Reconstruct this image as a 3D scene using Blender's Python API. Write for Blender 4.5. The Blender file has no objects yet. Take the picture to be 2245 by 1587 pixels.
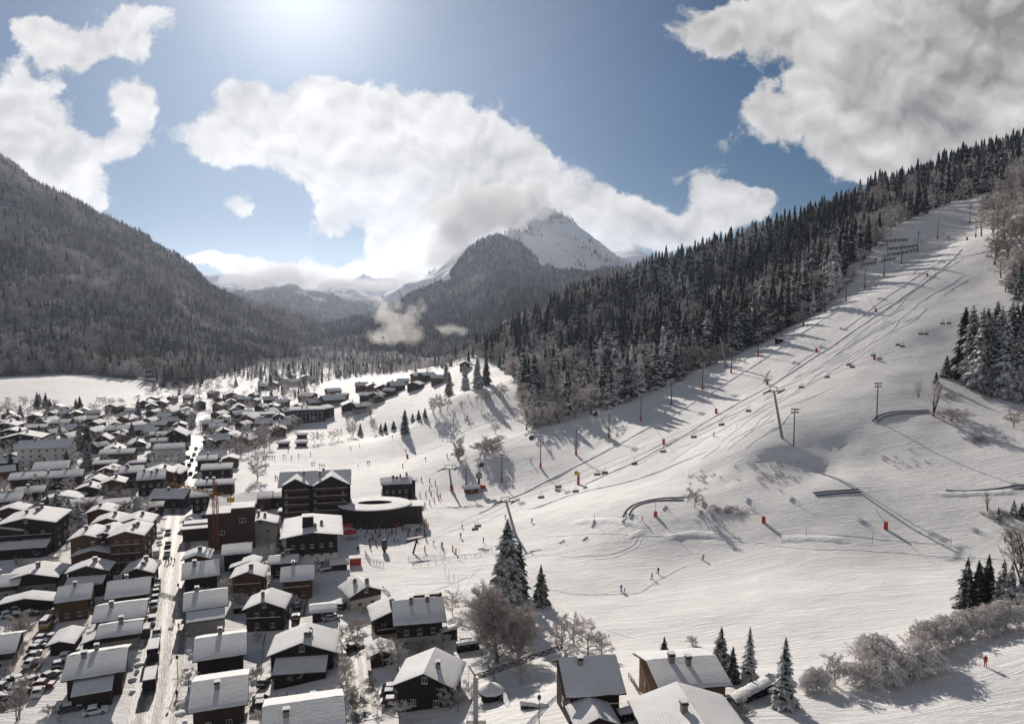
"""A snowy alpine village below a floodlit ski run, seen from the air against the winter sun."""
SKY_STR = 0.075
SKY_DUST = 0.5
SKY_TINT = (0.305, 0.385, 0.395)
CLOUD_C = (0.68, 0.665, 0.65)
HAZE = 3.4e-5
HAZE_G = 0.62
EXPOSURE = 0.06
DENS = 1.0
CLOUD_DENS = 0.006
import bpy, bmesh, math, random
import numpy as np
from mathutils import Vector, Matrix, noise as mnoise

R = math.radians
random.seed(7)
scene = bpy.context.scene
col = scene.collection
# ------------------------------------------------------------------ camera
FPX, CX, CY = 1603.0, 1122.5, 793.5
PITCH = R(4.05)
CAM = np.array([0.0, 0.0, 80.0])
FWD = np.array([0, math.cos(PITCH), -math.sin(PITCH)])
UPV = np.array([0, math.sin(PITCH), math.cos(PITCH)])
RGT = np.array([1.0, 0, 0])


def ray(px, py):
    return FWD + RGT * ((px - CX) / FPX) + UPV * ((CY - py) / FPX)


def at(px, py, d):
    return CAM + ray(px, py) * d


def project(p):
    v = np.asarray(p, float) - CAM
    d = v @ FWD
    d = np.where(np.abs(d) < 1e-6, 1e-6, d)
    return CX + FPX * (v @ RGT) / d, CY - FPX * (v @ UPV) / d, d


cd = bpy.data.cameras.new('camera')
cam = bpy.data.objects.new('camera', cd)
col.objects.link(cam)
cam.location = CAM.tolist()
cam.rotation_euler = (R(90) - PITCH, 0, 0)
cd.sensor_fit = 'HORIZONTAL'
cd.sensor_width = 36.0
cd.lens = 36.0 * FPX / 2245.0
cd.clip_start = 1.0
cd.clip_end = 40000.0
scene.camera = cam

# ------------------------------------------------------------------ node helpers


def new_mat(name):
    m = bpy.data.materials.new(name)
    m.use_nodes = True
    return m, m.node_tree, m.node_tree.nodes['Principled BSDF']


def nd(nt, t, **kw):
    n = nt.nodes.new(t)
    for k, v in kw.items():
        if k.startswith('i_'):
            n.inputs[k[2:].replace('_', ' ')].default_value = v
        elif k.startswith('n_'):
            n.inputs[int(k[2:])].default_value = v
        else:
            setattr(n, k, v)
    return n


def mth(nt, op, a, b=None, c=None, clamp=False):
    n = nt.nodes.new('ShaderNodeMath')
    n.operation = op
    n.use_clamp = clamp
    for i, v in enumerate((a, b, c)):
        if v is None:
            continue
        if isinstance(v, (int, float)):
            n.inputs[i].default_value = v
        else:
            nt.links.new(v, n.inputs[i])
    return n.outputs[0]


def mixc(nt, fac, a, b):
    n = nt.nodes.new('ShaderNodeMix')
    n.data_type = 'RGBA'
    for i, v in ((0, fac), (6, a), (7, b)):
        if isinstance(v, (int, float)):
            n.inputs[i].default_value = v
        elif isinstance(v, tuple):
            n.inputs[i].default_value = (v[0], v[1], v[2], 1)
        else:
            nt.links.new(v, n.inputs[i])
    return n.outputs[2]


def ramp(nt, fac, *stops):
    n = nt.nodes.new('ShaderNodeValToRGB')
    e = n.color_ramp.elements
    while len(e) < len(stops):
        e.new(0.5)
    for k, (p, c) in enumerate(stops):
        e[k].position = p
        if isinstance(c, (int, float)):
            c = (c, c, c)
        e[k].color = (c[0], c[1], c[2], 1)
    nt.links.new(fac, n.inputs[0])
    return n.outputs[0]


def noise_tex(nt, vec, scale, detail=4, rough=0.55, dist=0.0):
    n = nd(nt, 'ShaderNodeTexNoise')
    n.inputs['Scale'].default_value = scale
    n.inputs['Detail'].default_value = detail
    n.inputs['Roughness'].default_value = rough
    n.inputs['Distortion'].default_value = dist
    if vec is not None:
        nt.links.new(vec, n.inputs['Vector'])
    return n.outputs[0]


def plain(name, c, rough=0.8, var=0.25, scale=1.2, metal=0.0, spec=0.3):
    """A plain surface with a little mottling so that it never reads as one flat colour."""
    m, nt, b = new_mat(name)
    geo = nd(nt, 'ShaderNodeNewGeometry')
    f = noise_tex(nt, geo.outputs['Position'], scale, 3)
    lo = tuple(v * (1 - var) for v in c)
    hi = tuple(min(1, v * (1 + var)) for v in c)
    nt.links.new(mixc(nt, f, lo, hi), b.inputs['Base Color'])
    b.inputs['Roughness'].default_value = rough
    b.inputs['Metallic'].default_value = metal
    b.inputs['Specular IOR Level'].default_value = spec
    return m


def bump(nt, b, h, strength, dist):
    n = nd(nt, 'ShaderNodeBump')
    n.inputs['Strength'].default_value = strength
    n.inputs['Distance'].default_value = dist
    nt.links.new(h, n.inputs['Height'])
    nt.links.new(n.outputs[0], b.inputs['Normal'])


def snow_mat(name, c=(0.80, 0.785, 0.775), bs=0.5, groom=False):
    m, nt, b = new_mat(name)
    geo = nd(nt, 'ShaderNodeNewGeometry')
    P = geo.outputs['Position']
    n1 = noise_tex(nt, P, 0.05, 5, 0.6)
    n2 = noise_tex(nt, P, 0.9, 5, 0.65)
    cc = mixc(nt, n1, tuple(v * 0.93 for v in c), tuple(min(1, v * 1.05) for v in c))
    nt.links.new(cc, b.inputs['Base Color'])
    b.inputs['Roughness'].default_value = 0.75
    b.inputs['Specular IOR Level'].default_value = 0.25
    h = mth(nt, 'MULTIPLY_ADD', n1, 3.0, mth(nt, 'MULTIPLY', n2, 0.45))
    if groom:
        # long drifting wind and ski marks that run down the fall line
        mp = nd(nt, 'ShaderNodeMapping')
        mp.inputs['Rotation'].default_value = (0, 0, R(-31))
        mp.inputs['Scale'].default_value = (0.05, 0.62, 0.3)
        nt.links.new(P, mp.inputs['Vector'])
        n3 = noise_tex(nt, mp.outputs[0], 1.0, 6, 0.65, 0.6)
        h = mth(nt, 'MULTIPLY_ADD', n3, 1.1, h)
        sh = mth(nt, 'SUBTRACT', 1.0, mth(nt, 'ABSOLUTE', mth(nt, 'MULTIPLY_ADD', n3, 2.0, -1.0)))
        h = mth(nt, 'MULTIPLY_ADD', mth(nt, 'POWER', sh, 14.0), -0.5, h)
    bump(nt, b, h, bs, 1.0)
    return m


M = {}
M['snow'] = snow_mat('snow_field', groom=True, bs=0.36)


def roof_snow_mat():
    m, nt, b = new_mat('roof_snow')
    tc = nd(nt, 'ShaderNodeTexCoord')
    geo = nd(nt, 'ShaderNodeNewGeometry')
    sx = nd(nt, 'ShaderNodeSeparateXYZ')
    nt.links.new(tc.outputs['Object'], sx.inputs[0])
    br = nd(nt, 'ShaderNodeTexBrick')
    br.inputs['Scale'].default_value = 1.0
    br.inputs['Brick Width'].default_value = .62
    br.inputs['Row Height'].default_value = .46
    br.inputs['Mortar Size'].default_value = .05
    br.inputs['Mortar Smooth'].default_value = .6
    nt.links.new(tc.outputs['Object'], br.inputs['Vector'])
    n = noise_tex(nt, geo.outputs['Position'], .22, 4, .6)
    n2 = noise_tex(nt, geo.outputs['Position'], 1.6, 5, .65)
    thin = mth(nt, 'MULTIPLY', br.outputs['Fac'], ramp(nt, n, (.42, 0.0), (.62, 1.0)))
    thin = mth(nt, 'MULTIPLY', thin, ramp(nt, n2, (.35, .2), (.65, 1.0)))
    cc = mixc(nt, n2, (.72, .715, .715), (.82, .81, .805))
    nt.links.new(mixc(nt, mth(nt, 'MULTIPLY', thin, .75), cc, (.20, .19, .19)), b.inputs['Base Color'])
    b.inputs['Roughness'].default_value = .75
    b.inputs['Specular IOR Level'].default_value = .25
    bump(nt, b, mth(nt, 'MULTIPLY_ADD', n2, .5, mth(nt, 'MULTIPLY', thin, -.25)), .3, .5)
    return m


M['roof_snow'] = roof_snow_mat()
M['soft_snow'] = snow_mat('soft_snow', (0.80, 0.79, 0.785), 0.4)
M['timber'] = plain('dark_timber', (0.04, 0.028, 0.021), 0.85, 0.5, 2.5)
M['timber_black'] = plain('black_timber', (0.022, 0.017, 0.015), 0.85, 0.4, 2.5)
M['timber_brown'] = plain('brown_timber', (0.115, 0.062, 0.033), 0.8, 0.5, 2.0)
M['stucco'] = plain('grey_stucco', (0.30, 0.28, 0.25), 0.9, 0.15)
M['cream'] = plain('cream_stucco', (0.50, 0.45, 0.37), 0.9, 0.12)
M['white'] = plain('white_paint', (0.62, 0.60, 0.57), 0.8, 0.1)
M['brick'] = plain('red_brick', (0.08, 0.042, 0.032), 0.9, 0.3)
M['stone'] = plain('grey_stone', (0.24, 0.22, 0.20), 0.9, 0.35, 1.5)
M['metal'] = plain('grey_metal', (0.28, 0.28, 0.29), 0.5, 0.15, 1.0, 0.4)
M['metal_dark'] = plain('dark_metal', (0.06, 0.06, 0.065), 0.5, 0.2, 1.0, 0.3)
M['orange'] = plain('orange_pad', (0.36, 0.085, 0.04), 0.7, 0.2)
M['red'] = plain('red_cloth', (0.46, 0.05, 0.04), 0.7, 0.2)
M['crane_orange'] = plain('crane_orange', (0.26, 0.10, 0.025), 0.6, 0.2)
M['yellow'] = plain('yellow_paint', (0.55, 0.38, 0.06), 0.6, 0.2)
M['rubber'] = plain('black_rubber', (0.02, 0.02, 0.02), 0.9, 0.2)
M['bark'] = plain('bark', (0.065, 0.05, 0.042), 0.95, 0.35, 3.0)
M['frost_bark'] = plain('frosted_bark', (0.17, 0.15, 0.14), 0.95, 0.4, 3.0)
M['skin'] = plain('skin', (0.48, 0.30, 0.22), 0.6, 0.05)
mg, ntg, bg = new_mat('window_glass')
bg.inputs['Base Color'].default_value = (0.025, 0.03, 0.035, 1)
bg.inputs['Roughness'].default_value = 0.08
M['glass'] = mg


def plank_mat(name, c, horizontal=False):
    m, nt, b = new_mat(name)
    tc = nd(nt, 'ShaderNodeTexCoord')
    sx = nd(nt, 'ShaderNodeSeparateXYZ')
    nt.links.new(tc.outputs['Object'], sx.inputs[0])
    a = mth(nt, 'ADD', sx.outputs[0], sx.outputs[1])
    if horizontal:
        a = sx.outputs[2]
    w = mth(nt, 'FRACT', mth(nt, 'MULTIPLY', a, 3.2))
    gap = mth(nt, 'GREATER_THAN', w, 0.12)
    mp = nd(nt, 'ShaderNodeMapping')
    mp.inputs['Scale'].default_value = (3.2, 3.2, 0.35)
    nt.links.new(tc.outputs['Object'], mp.inputs[0])
    n = noise_tex(nt, mp.outputs[0], 1.0, 5, 0.6)
    cc = mixc(nt, n, tuple(v * 0.45 for v in c), tuple(v * 1.5 for v in c))
    cc = mixc(nt, gap, tuple(v * 0.3 for v in c), cc)
    nt.links.new(cc, b.inputs['Base Color'])
    b.inputs['Roughness'].default_value = 0.8
    return m


M['plank'] = plank_mat('brown_planks', (0.20, 0.105, 0.045))
M['plank_dark'] = plank_mat('dark_planks', (0.045, 0.03, 0.022))


def frost_mat(name, dark, light, lo=0.35, hi=0.75, up=0.45, scale=0.6):
    """Needles or twigs, whitened where they face the sky; each tree gets its own amount of frost."""
    m, nt, b = new_mat(name)
    geo = nd(nt, 'ShaderNodeNewGeometry')
    oi = nd(nt, 'ShaderNodeObjectInfo')
    sx = nd(nt, 'ShaderNodeSeparateXYZ')
    nt.links.new(geo.outputs['Normal'], sx.inputs[0])
    tc = nd(nt, 'ShaderNodeTexCoord')
    n = noise_tex(nt, tc.outputs['Object'], scale, 4, 0.7)
    f = mth(nt, 'MULTIPLY_ADD', sx.outputs[2], up, n)
    f = mth(nt, 'ADD', f, mth(nt, 'MULTIPLY_ADD', oi.outputs['Random'], 0.30, -0.15))
    big = noise_tex(nt, oi.outputs['Location'], 0.013, 4, 0.6)
    f = mth(nt, 'ADD', f, mth(nt, 'MULTIPLY_ADD', big, 1.1, -0.55))
    k = ramp(nt, f, (lo, 0.0), (hi, 1.0))
    d2 = mixc(nt, oi.outputs['Random'], dark, tuple(v * 1.7 for v in dark))
    nt.links.new(mixc(nt, k, d2, light), b.inputs['Base Color'])
    b.inputs['Roughness'].default_value = 0.9
    b.inputs['Specular IOR Level'].default_value = 0.1
    return m


M['needles'] = frost_mat('snowy_needles', (0.020, 0.023, 0.021), (0.80, 0.79, 0.78), 0.57, 0.93, 0.42, 1.5)
M['needles_far'] = frost_mat('far_needles', (0.02, 0.024, 0.023), (0.70, 0.70, 0.70), 0.60, 1.05, 0.42, 0.8)
M['twigs_white'] = frost_mat('white_frosted_twigs', (0.42, 0.385, 0.365), (0.88, 0.86, 0.845), 0.35, 0.75, 0.35, 1.1)
M['needles_green'] = frost_mat('dark_needles', (0.022, 0.027, 0.018), (0.75, 0.74, 0.74), 0.70, 1.02, 0.4, 1.3)
M['twigs'] = frost_mat('frosted_twigs', (0.33, 0.295, 0.28), (0.82, 0.775, 0.75), 0.25, 0.8, 0.2)
M['twigs_pale'] = frost_mat('pale_frosted_twigs', (0.33, 0.29, 0.265), (0.80, 0.76, 0.735), 0.28, 0.8, 0.2)
M['twigs_far'] = frost_mat('far_frosted_crowns', (0.26, 0.238, 0.23), (0.84, 0.81, 0.79), 0.3, 0.95, 0.25, 0.25)
M['russet'] = frost_mat('russet_larch', (0.16, 0.105, 0.072), (0.55, 0.46, 0.40), 0.4, 1.05, 0.25, 0.25)
M['hedge'] = frost_mat('hedge_leaves', (0.02, 0.02, 0.016), (0.72, 0.71, 0.70), 0.75, 1.15, 0.6, 1.2)

# ------------------------------------------------------------------ mesh builder


class MB:
    def __init__(s):
        s.v, s.f, s.m = [], [], []
        s.uv = None

    def add(s, vs, fs, mi=0):
        o = len(s.v)
        s.v += [tuple(map(float, p)) for p in vs]
        for f in fs:
            s.f.append(tuple(i + o for i in f))
            s.m.append(mi)
        return s

    def box(s, c, d, mi=0, rz=0.0):
        x, y, z = (k / 2 for k in d)
        ca, sa = math.cos(rz), math.sin(rz)
        vs = []
        for dz in (-z, z):
            for dx, dy in ((-x, -y), (x, -y), (x, y), (-x, y)):
                vs.append((c[0] + dx * ca - dy * sa, c[1] + dx * sa + dy * ca, c[2] + dz))
        return s.add(vs, [(3, 2, 1, 0), (4, 5, 6, 7), (0, 1, 5, 4), (1, 2, 6, 5), (2, 3, 7, 6), (3, 0, 4, 7)], mi)

    def prism(s, poly, a, b, axis='x', mi=0):
        """poly in the plane across axis, swept from a to b"""
        n = len(poly)

        def P(t, q):
            return {'x': (t, q[0], q[1]), 'y': (q[0], t, q[1]), 'z': (q[0], q[1], t)}[axis]
        vs = [P(a, q) for q in poly] + [P(b, q) for q in poly]
        fs = [tuple(range(n - 1, -1, -1)), tuple(range(n, 2 * n))]
        fs += [(i, (i + 1) % n, n + (i + 1) % n, n + i) for i in range(n)]
        return s.add(vs, fs, mi)

    def slab(s, q, t, mi=0):
        """a quad (4 points, counter-clockwise from above) thickened downwards by t along its normal"""
        q = [Vector(p) for p in q]
        n = (q[1] - q[0]).cross(q[2] - q[0]).normalized()
        if n.z < 0:
            q.reverse()
            n = -n
        k = len(q)
        vs = q + [p - n * t for p in q]
        fs = [tuple(range(k)), tuple(range(2 * k - 1, k - 1, -1))]
        fs += [(i, k + i, k + (i + 1) % k, (i + 1) % k) for i in range(k)]
        return s.add(vs, fs, mi)

    def tube(s, pts, rads, n=6, mi=0, cap=True):
        pts = [Vector(p) for p in pts]
        if isinstance(rads, (int, float)):
            rads = [rads] * len(pts)
        o = len(s.v)
        vs = []
        for i, p in enumerate(pts):
            t = (pts[min(i + 1, len(pts) - 1)] - pts[max(i - 1, 0)])
            t = t.normalized() if t.length > 1e-9 else Vector((0, 0, 1))
            a = t.cross(Vector((0, 0, 1)))
            if a.length < 0.05:
                a = t.cross(Vector((1, 0, 0)))
            a.normalize()
            b = t.cross(a)
            for k in range(n):
                th = 2 * math.pi * k / n
                vs.append(p + (a * math.cos(th) + b * math.sin(th)) * rads[i])
        fs = []
        for i in range(len(pts) - 1):
            for k in range(n):
                fs.append((i * n + k, i * n + (k + 1) % n, (i + 1) * n + (k + 1) % n, (i + 1) * n + k))
        if cap:
            fs.append(tuple(range(n - 1, -1, -1)))
            fs.append(tuple((len(pts) - 1) * n + k for k in range(n)))
        return s.add(vs, fs, mi)

    def lathe(s, prof, n=12, c=(0, 0, 0), mi=0):
        vs, fs = [], []
        for r, z in prof:
            for k in range(n):
                t = 2 * math.pi * k / n
                vs.append((c[0] + r * math.cos(t), c[1] + r * math.sin(t), c[2] + z))
        for i in range(len(prof) - 1):
            for k in range(n):
                fs.append((i * n + k, i * n + (k + 1) % n, (i + 1) * n + (k + 1) % n, (i + 1) * n + k))
        fs.append(tuple(range(n - 1, -1, -1)))
        fs.append(tuple((len(prof) - 1) * n + k for k in range(n)))
        return s.add(vs, fs, mi)

    def mesh(s, name, mats, smooth=False):
        me = bpy.data.meshes.new(name)
        me.from_pydata(s.v, [], s.f)
        for m in (mats if isinstance(mats, (list, tuple)) else [mats]):
            me.materials.append(m)
        me.polygons.foreach_set('material_index', s.m)
        if smooth:
            me.polygons.foreach_set('use_smooth', [True] * len(s.f))
        me.update()
        return me

    def build(s, name, mats, parent=None, smooth=False):
        return link(name, s.mesh(name, mats, smooth), parent)


def link(name, data, parent=None, loc=(0, 0, 0), rz=0.0, sc=None):
    o = bpy.data.objects.new(name, data)
    col.objects.link(o)
    o.location = [float(v) for v in loc]
    o.rotation_euler = (0, 0, rz)
    if sc is not None:
        o.scale = (sc, sc, sc) if isinstance(sc, (int, float)) else sc
    if parent is not None:
        o.parent = parent
    return o


def tag(o, label=None, cat=None, group=None, kind=None):
    for k, v in (('label', label), ('category', cat), ('group', group), ('kind', kind)):
        if v:
            o[k] = v
    return o


def empty(name, loc, rz=0.0, sc=None):
    o = link(name, None, None, loc, rz, sc)
    o.empty_display_size = 0.5
    return o


def copy_tree(o, parent=None):
    c = o.copy()
    col.objects.link(c)
    if parent is not None:
        c.parent = parent
    for ch in list(o.children):
        copy_tree(ch, c)
    return c


ORD = ('first second third fourth fifth sixth seventh eighth ninth tenth eleventh twelfth thirteenth fourteenth fifteenth '
       'sixteenth seventeenth eighteenth nineteenth twentieth').split()


def nth(i):
    if i < 20:
        return ORD[i]
    tens = {2: 'twenty', 3: 'thirty', 4: 'forty', 5: 'fifty', 6: 'sixty'}
    n = i + 1
    if n % 10 == 0:
        return {3: 'thirtieth', 4: 'fortieth', 5: 'fiftieth', 6: 'sixtieth'}[n // 10]
    return tens[n // 10] + '-' + ORD[n % 10 - 1]


# ------------------------------------------------------------------ height fields


class RBF:
    def __init__(s, pts, kind='tps', smooth=0.0):
        p = np.asarray(pts, float)
        s.xy, z = p[:, :2], p[:, 2]
        s.kind = kind
        n = len(p)
        K = s.k(np.linalg.norm(s.xy[:, None] - s.xy[None], axis=2)) + np.eye(n) * smooth
        A = np.zeros((n + 3, n + 3))
        A[:n, :n] = K
        A[:n, n] = A[n, :n] = 1
        A[:n, n + 1:] = s.xy / 1000
        A[n + 1:, :n] = s.xy.T / 1000
        s.w = np.linalg.solve(A, np.concatenate([z, [0, 0, 0]]))

    def k(s, r):
        if s.kind == 'lin':
            return -r
        r = np.maximum(r / 100.0, 1e-6)
        return r * r * np.log(r)

    def __call__(s, x, y):
        x, y = np.asarray(x, float), np.asarray(y, float)
        sh = x.shape
        q = np.stack([x.ravel(), y.ravel()], 1)
        out = np.zeros(len(q))
        for i in range(0, len(q), 20000):
            b = q[i:i + 20000]
            out[i:i + 20000] = s.k(np.linalg.norm(b[:, None] - s.xy[None], axis=2)) @ s.w[:-3] + s.w[-3] + (b / 1000) @ s.w[-2:]
        return out.reshape(sh)


def fbm(x, y, scale, octaves=4, seed=0.0):
    x, y = np.asarray(x, float), np.asarray(y, float)
    flat = [mnoise.fractal(Vector((a / scale + seed, b / scale - seed, seed)), 0.9, 2.1, octaves) for a, b in zip(x.ravel(), y.ravel())]
    return np.array(flat).reshape(x.shape)


class Field:
    """a sampled height field: bilinear look-up, mesh, ray casting"""

    def __init__(s, xs, ys, Z):
        s.xs, s.ys, s.Z = xs, ys, Z

    def z(s, x, y):
        x = np.clip(np.asarray(x, float), s.xs[0], s.xs[-1] - 1e-6)
        y = np.clip(np.asarray(y, float), s.ys[0], s.ys[-1] - 1e-6)
        i = np.clip(np.searchsorted(s.xs, x, side='right') - 1, 0, len(s.xs) - 2)
        j = np.clip(np.searchsorted(s.ys, y, side='right') - 1, 0, len(s.ys) - 2)
        u = (x - s.xs[i]) / (s.xs[i + 1] - s.xs[i])
        v = (y - s.ys[j]) / (s.ys[j + 1] - s.ys[j])
        Z = s.Z
        return (Z[j, i] * (1 - u) + Z[j, i + 1] * u) * (1 - v) + (Z[j + 1, i] * (1 - u) + Z[j + 1, i + 1] * u) * v

    def mesh(s, name, mats, smooth=True):
        X, Y = np.meshgrid(s.xs, s.ys)
        co = np.stack([X, Y, s.Z], 2).reshape(-1, 3)
        nx, ny = len(s.xs), len(s.ys)
        j, i = np.meshgrid(np.arange(ny - 1), np.arange(nx - 1), indexing='ij')
        a = (j * nx + i).ravel()
        F = np.stack([a, a + 1, a + nx + 1, a + nx], 1)
        me = bpy.data.meshes.new(name)
        me.vertices.add(len(co))
        me.vertices.foreach_set('co', co.ravel())
        me.loops.add(F.size)
        me.loops.foreach_set('vertex_index', F.ravel())
        me.polygons.add(len(F))
        me.polygons.foreach_set('loop_start', np.arange(0, F.size, 4))
        me.polygons.foreach_set('use_smooth', np.full(len(F), smooth))
        me.update(calc_edges=True)
        me.validate()
        for m in (mats if isinstance(mats, (list, tuple)) else [mats]):
            me.materials.append(m)
        return me

    def hit(s, px, py, h=0.0, tmin=60.0, tmax=1150.0):
        d = ray(px, py)
        t = np.arange(tmin, tmax, 1.5)
        P = CAM[None] + d[None] * t[:, None]
        below = P[:, 2] < s.z(P[:, 0], P[:, 1]) + h
        k = int(np.argmax(below))
        if not below.any():
            return None
        lo, hi = t[max(k - 1, 0)], t[k]
        for _ in range(18):
            m = (lo + hi) / 2
            p = CAM + d * m
            if p[2] < float(s.z(p[0], p[1])) + h:
                hi = m
            else:
                lo = m
        return CAM + d * hi
# ------------------------------------------------------------------ the ground the village and the ski runs stand on
def flat(px, py, z=3.0):
    d = ray(px, py)
    return CAM + d * ((z - 80.0) / d[2])


cp = []
for q in ((-300, 1640), (-100, 1500), (60, 1560), (60, 1400), (330, 1560), (250, 1300), (60, 1200), (400, 1400), (560, 1500), (650, 1400), (560, 1250),
          (300, 1100), (100, 1050), (480, 1050), (620, 1120), (300, 1000), (90, 980), (560, 980), (200, 930), (450, 920),
          (650, 990), (760, 1060), (760, 1180), (330, 890), (640, 880), (860, 1010), (890, 950), (740, 960),
          (900, 1120), (870, 1250), (1000, 1080), (1010, 1180), (560, 860), (700, 840), (-300, 1000), (-300, 1200), (-250, 920)):
    cp.append(flat(*q))
for px, py, d in (
        # near right: gardens, big snow field
        (960, 1570, 127), (830, 1440, 152), (1090, 1440, 150), (1115, 1330, 180), (1290, 1590, 109), (1500, 1575, 111), (1700, 1570, 112), (1900, 1560, 113),
        (2160, 1450, 122), (2300, 1560, 108), (2300, 1450, 118), (2000, 1450, 128), (1700, 1440, 140), (1450, 1420, 148), (1250, 1420, 152),
        (1365, 1290, 188), (1430, 1262, 198), (1540, 1225, 204), (1700, 1300, 172), (1900, 1300, 166), (2140, 1340, 150), (2300, 1330, 146),
        (1180, 1180, 240), (1400, 1150, 224), (1673, 1142, 214), (1940, 1156, 203), (2203, 1188, 190), (1600, 1190, 210), (2000, 1205, 192),
        (1430, 1210, 212), (1750, 1220, 194), (1250, 1120, 255), (1100, 1130, 275),
        # the luge bend, the mound and its face
        (1400, 1108, 237), (1500, 1093, 236), (1640, 1090, 226), (1760, 1085, 222), (1900, 1078, 222), (1845, 1045, 234), (1800, 1060, 229), (2100, 1078, 217), (2260, 1068, 211),
        (1590, 1000, 255), (1560, 1050, 250), (1640, 1045, 237), (1680, 968, 254), (1740, 977, 253), (1700, 1002, 250), (1712, 1055, 241), (1735, 1030, 245.5), (1715, 1090, 226), (1790, 987, 255), (1640, 990, 254), (1830, 1000, 256), (1900, 1010, 246), (1715, 960, 258), (2000, 1000, 241), (2150, 1010, 232), (2260, 1000, 229),
        (1922, 918, 264), (2045, 908, 266), (1860, 940, 262), (2100, 940, 254), (2250, 930, 251), (2090, 860, 280), (2120, 832, 292), (2230, 866, 275), (2030, 870, 282),
        # the floodlit run
        (1100, 1057, 318), (1185, 1025, 322), (1263, 997, 326), (1335, 960, 334), (1405, 922, 342), (1472, 888, 350), (1540, 853, 358),
        (1603, 818, 366), (1662, 782, 375), (1713, 747, 384), (1762, 715, 393), (1808, 684, 402), (1855, 660, 412), (1896, 633, 424), (1938, 605, 436),
        (1976, 580, 448), (2012, 552, 460), (2055, 525, 474), (2125, 495, 490),
        (1455, 972, 300), (1570, 905, 318), (1682, 842, 335), (1790, 772, 352), (1920, 684, 376), (2033, 606, 400), (2120, 527, 430), (1330, 1040, 292), (1260, 1060, 300),
        (1600, 940, 285), (1760, 860, 302), (1880, 800, 318), (2000, 720, 340), (2050, 760, 324), (2150, 650, 365), (1940, 840, 292), (2200, 590, 385), (2300, 560, 372), (1450, 1040, 270),
        # the trees above the run and the ridge
        (1130, 950, 372), (1290, 915, 366), (1380, 880, 372), (1450, 855, 380), (1560, 805, 392), (1690, 745, 410), (1790, 690, 425), (1850, 640, 442), (1900, 570, 464),
        (1960, 500, 495), (2050, 465, 520), (2140, 432, 540),
        (1150, 810, 500), (1200, 765, 540), (1300, 670, 600), (1400, 632, 625), (1550, 570, 650), (1700, 520, 670), (1900, 440, 700), (2100, 385, 725), (2260, 335, 740),
        (1250, 860, 425), (1350, 780, 470), (1500, 700, 520), (1700, 620, 555), (1900, 500, 590),
        (2200, 500, 440), (2300, 430, 450), (2230, 400, 520), (2350, 330, 620),
        # the open field in the middle
        (1000, 870, 462), (1120, 850, 445), (985, 866, 440), (1040, 850, 470), (960, 838, 560), (1060, 905, 410), (1000, 1005, 345), (1080, 975, 350), (930, 900, 470), (870, 860, 570), (900, 838, 640), (1000, 800, 640), (800, 835, 740),
        # the white field on the left
        (0, 890, 590), (100, 855, 670), (40, 828, 745), (130, 828, 740), (240, 855, 700), (300, 872, 650), (420, 862, 720), (-200, 860, 640), (-200, 820, 780)):
    cp.append(at(px, py, d))
for p in ((-900, 80, 3), (-900, 500, 6), (-900, 1100, 30), (-400, 1150, 0), (0, 1150, -6), (200, 1000, 20), (500, 1150, 120), (900, 1100, 230), (900, 500, 210), (700, 300, 150), (600, 80, 80),
          (150, 60, 22), (0, 60, 12), (-200, 60, 3), (-500, 60, 3), (350, 850, 100), (-250, 1000, 1)):
    cp.append(np.array(p, float))
rbf = RBF(cp, 'tps', 0.02)
xs = np.unique(np.concatenate([np.arange(-900, -420, 14), np.arange(-420, 420, 3.0), np.arange(420, 910, 10)]))
ys = np.unique(np.concatenate([np.arange(40, 90, 5), np.arange(90, 420, 2.5), np.arange(420, 760, 5), np.arange(760, 1160, 12)]))
X, Y = np.meshgrid(xs, ys)
Z = rbf(X, Y)
rough = np.clip((X + 110) / 120, 0.12, 1)
Z = Z + rough * (0.9 * fbm(X, Y, 38.0, 3, 3.1) + 0.28 * fbm(X, Y, 9.0, 3, 8.7))
mx, my = at(1720, 1030, 243)[:2]
knob = np.exp(-(((X - mx) / 26) ** 2 + ((Y - my) / 15) ** 2))
Z = Z + knob * (1.1 * fbm(X, Y, 6.5, 3, 5.5) + .8 * fbm(X, Y, 15.0, 2, 1.5))
terrain = Field(xs, ys, Z)


def G(px, py, h=0.0):
    p = terrain.hit(px, py, h)
    if p is None:
        p = at(px, py, 700)
    return Vector((p[0], p[1], float(terrain.z(p[0], p[1]))))


def gz(x, y):
    return float(terrain.z(x, y))


# cliffs of the quarry-like mound are done by the control points; now the sheet itself
ground = link('ground', terrain.mesh('ground', M['snow']))
tag(ground, 'snow covered valley floor and ski slope', None, None, 'structure')
far_floor = MB().add([(-9000, -1200, -14), (9000, -1200, -14), (9000, 11800, -14), (-9000, 11800, -14)], [(0, 1, 2, 3)]).build('valley_ground', M['soft_snow'])
tag(far_floor, 'snow covered far valley floor', None, None, 'structure')

# ------------------------------------------------------------------ mountains


def mountain_mat(name, snow=(0.72, 0.73, 0.75), rock=(0.055, 0.05, 0.05), thr=0.5, sc=0.01, spread=0.12):
    m, nt, b = new_mat(name)
    geo = nd(nt, 'ShaderNodeNewGeometry')
    n = noise_tex(nt, geo.outputs['Position'], sc, 8, 0.68)
    n2 = noise_tex(nt, geo.outputs['Position'], sc * 9, 4, 0.6)
    f = mth(nt, 'MULTIPLY_ADD', n2, 0.35, mth(nt, 'MULTIPLY', n, 0.75))
    k = ramp(nt, f, (thr - spread, 1.0), (thr + spread, 0.0))
    nt.links.new(mixc(nt, k, rock, snow), b.inputs['Base Color'])
    b.inputs['Roughness'].default_value = 0.9
    b.inputs['Specular IOR Level'].default_value = 0.1
    bump(nt, b, n, 0.9, 12.0)
    return m


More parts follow.
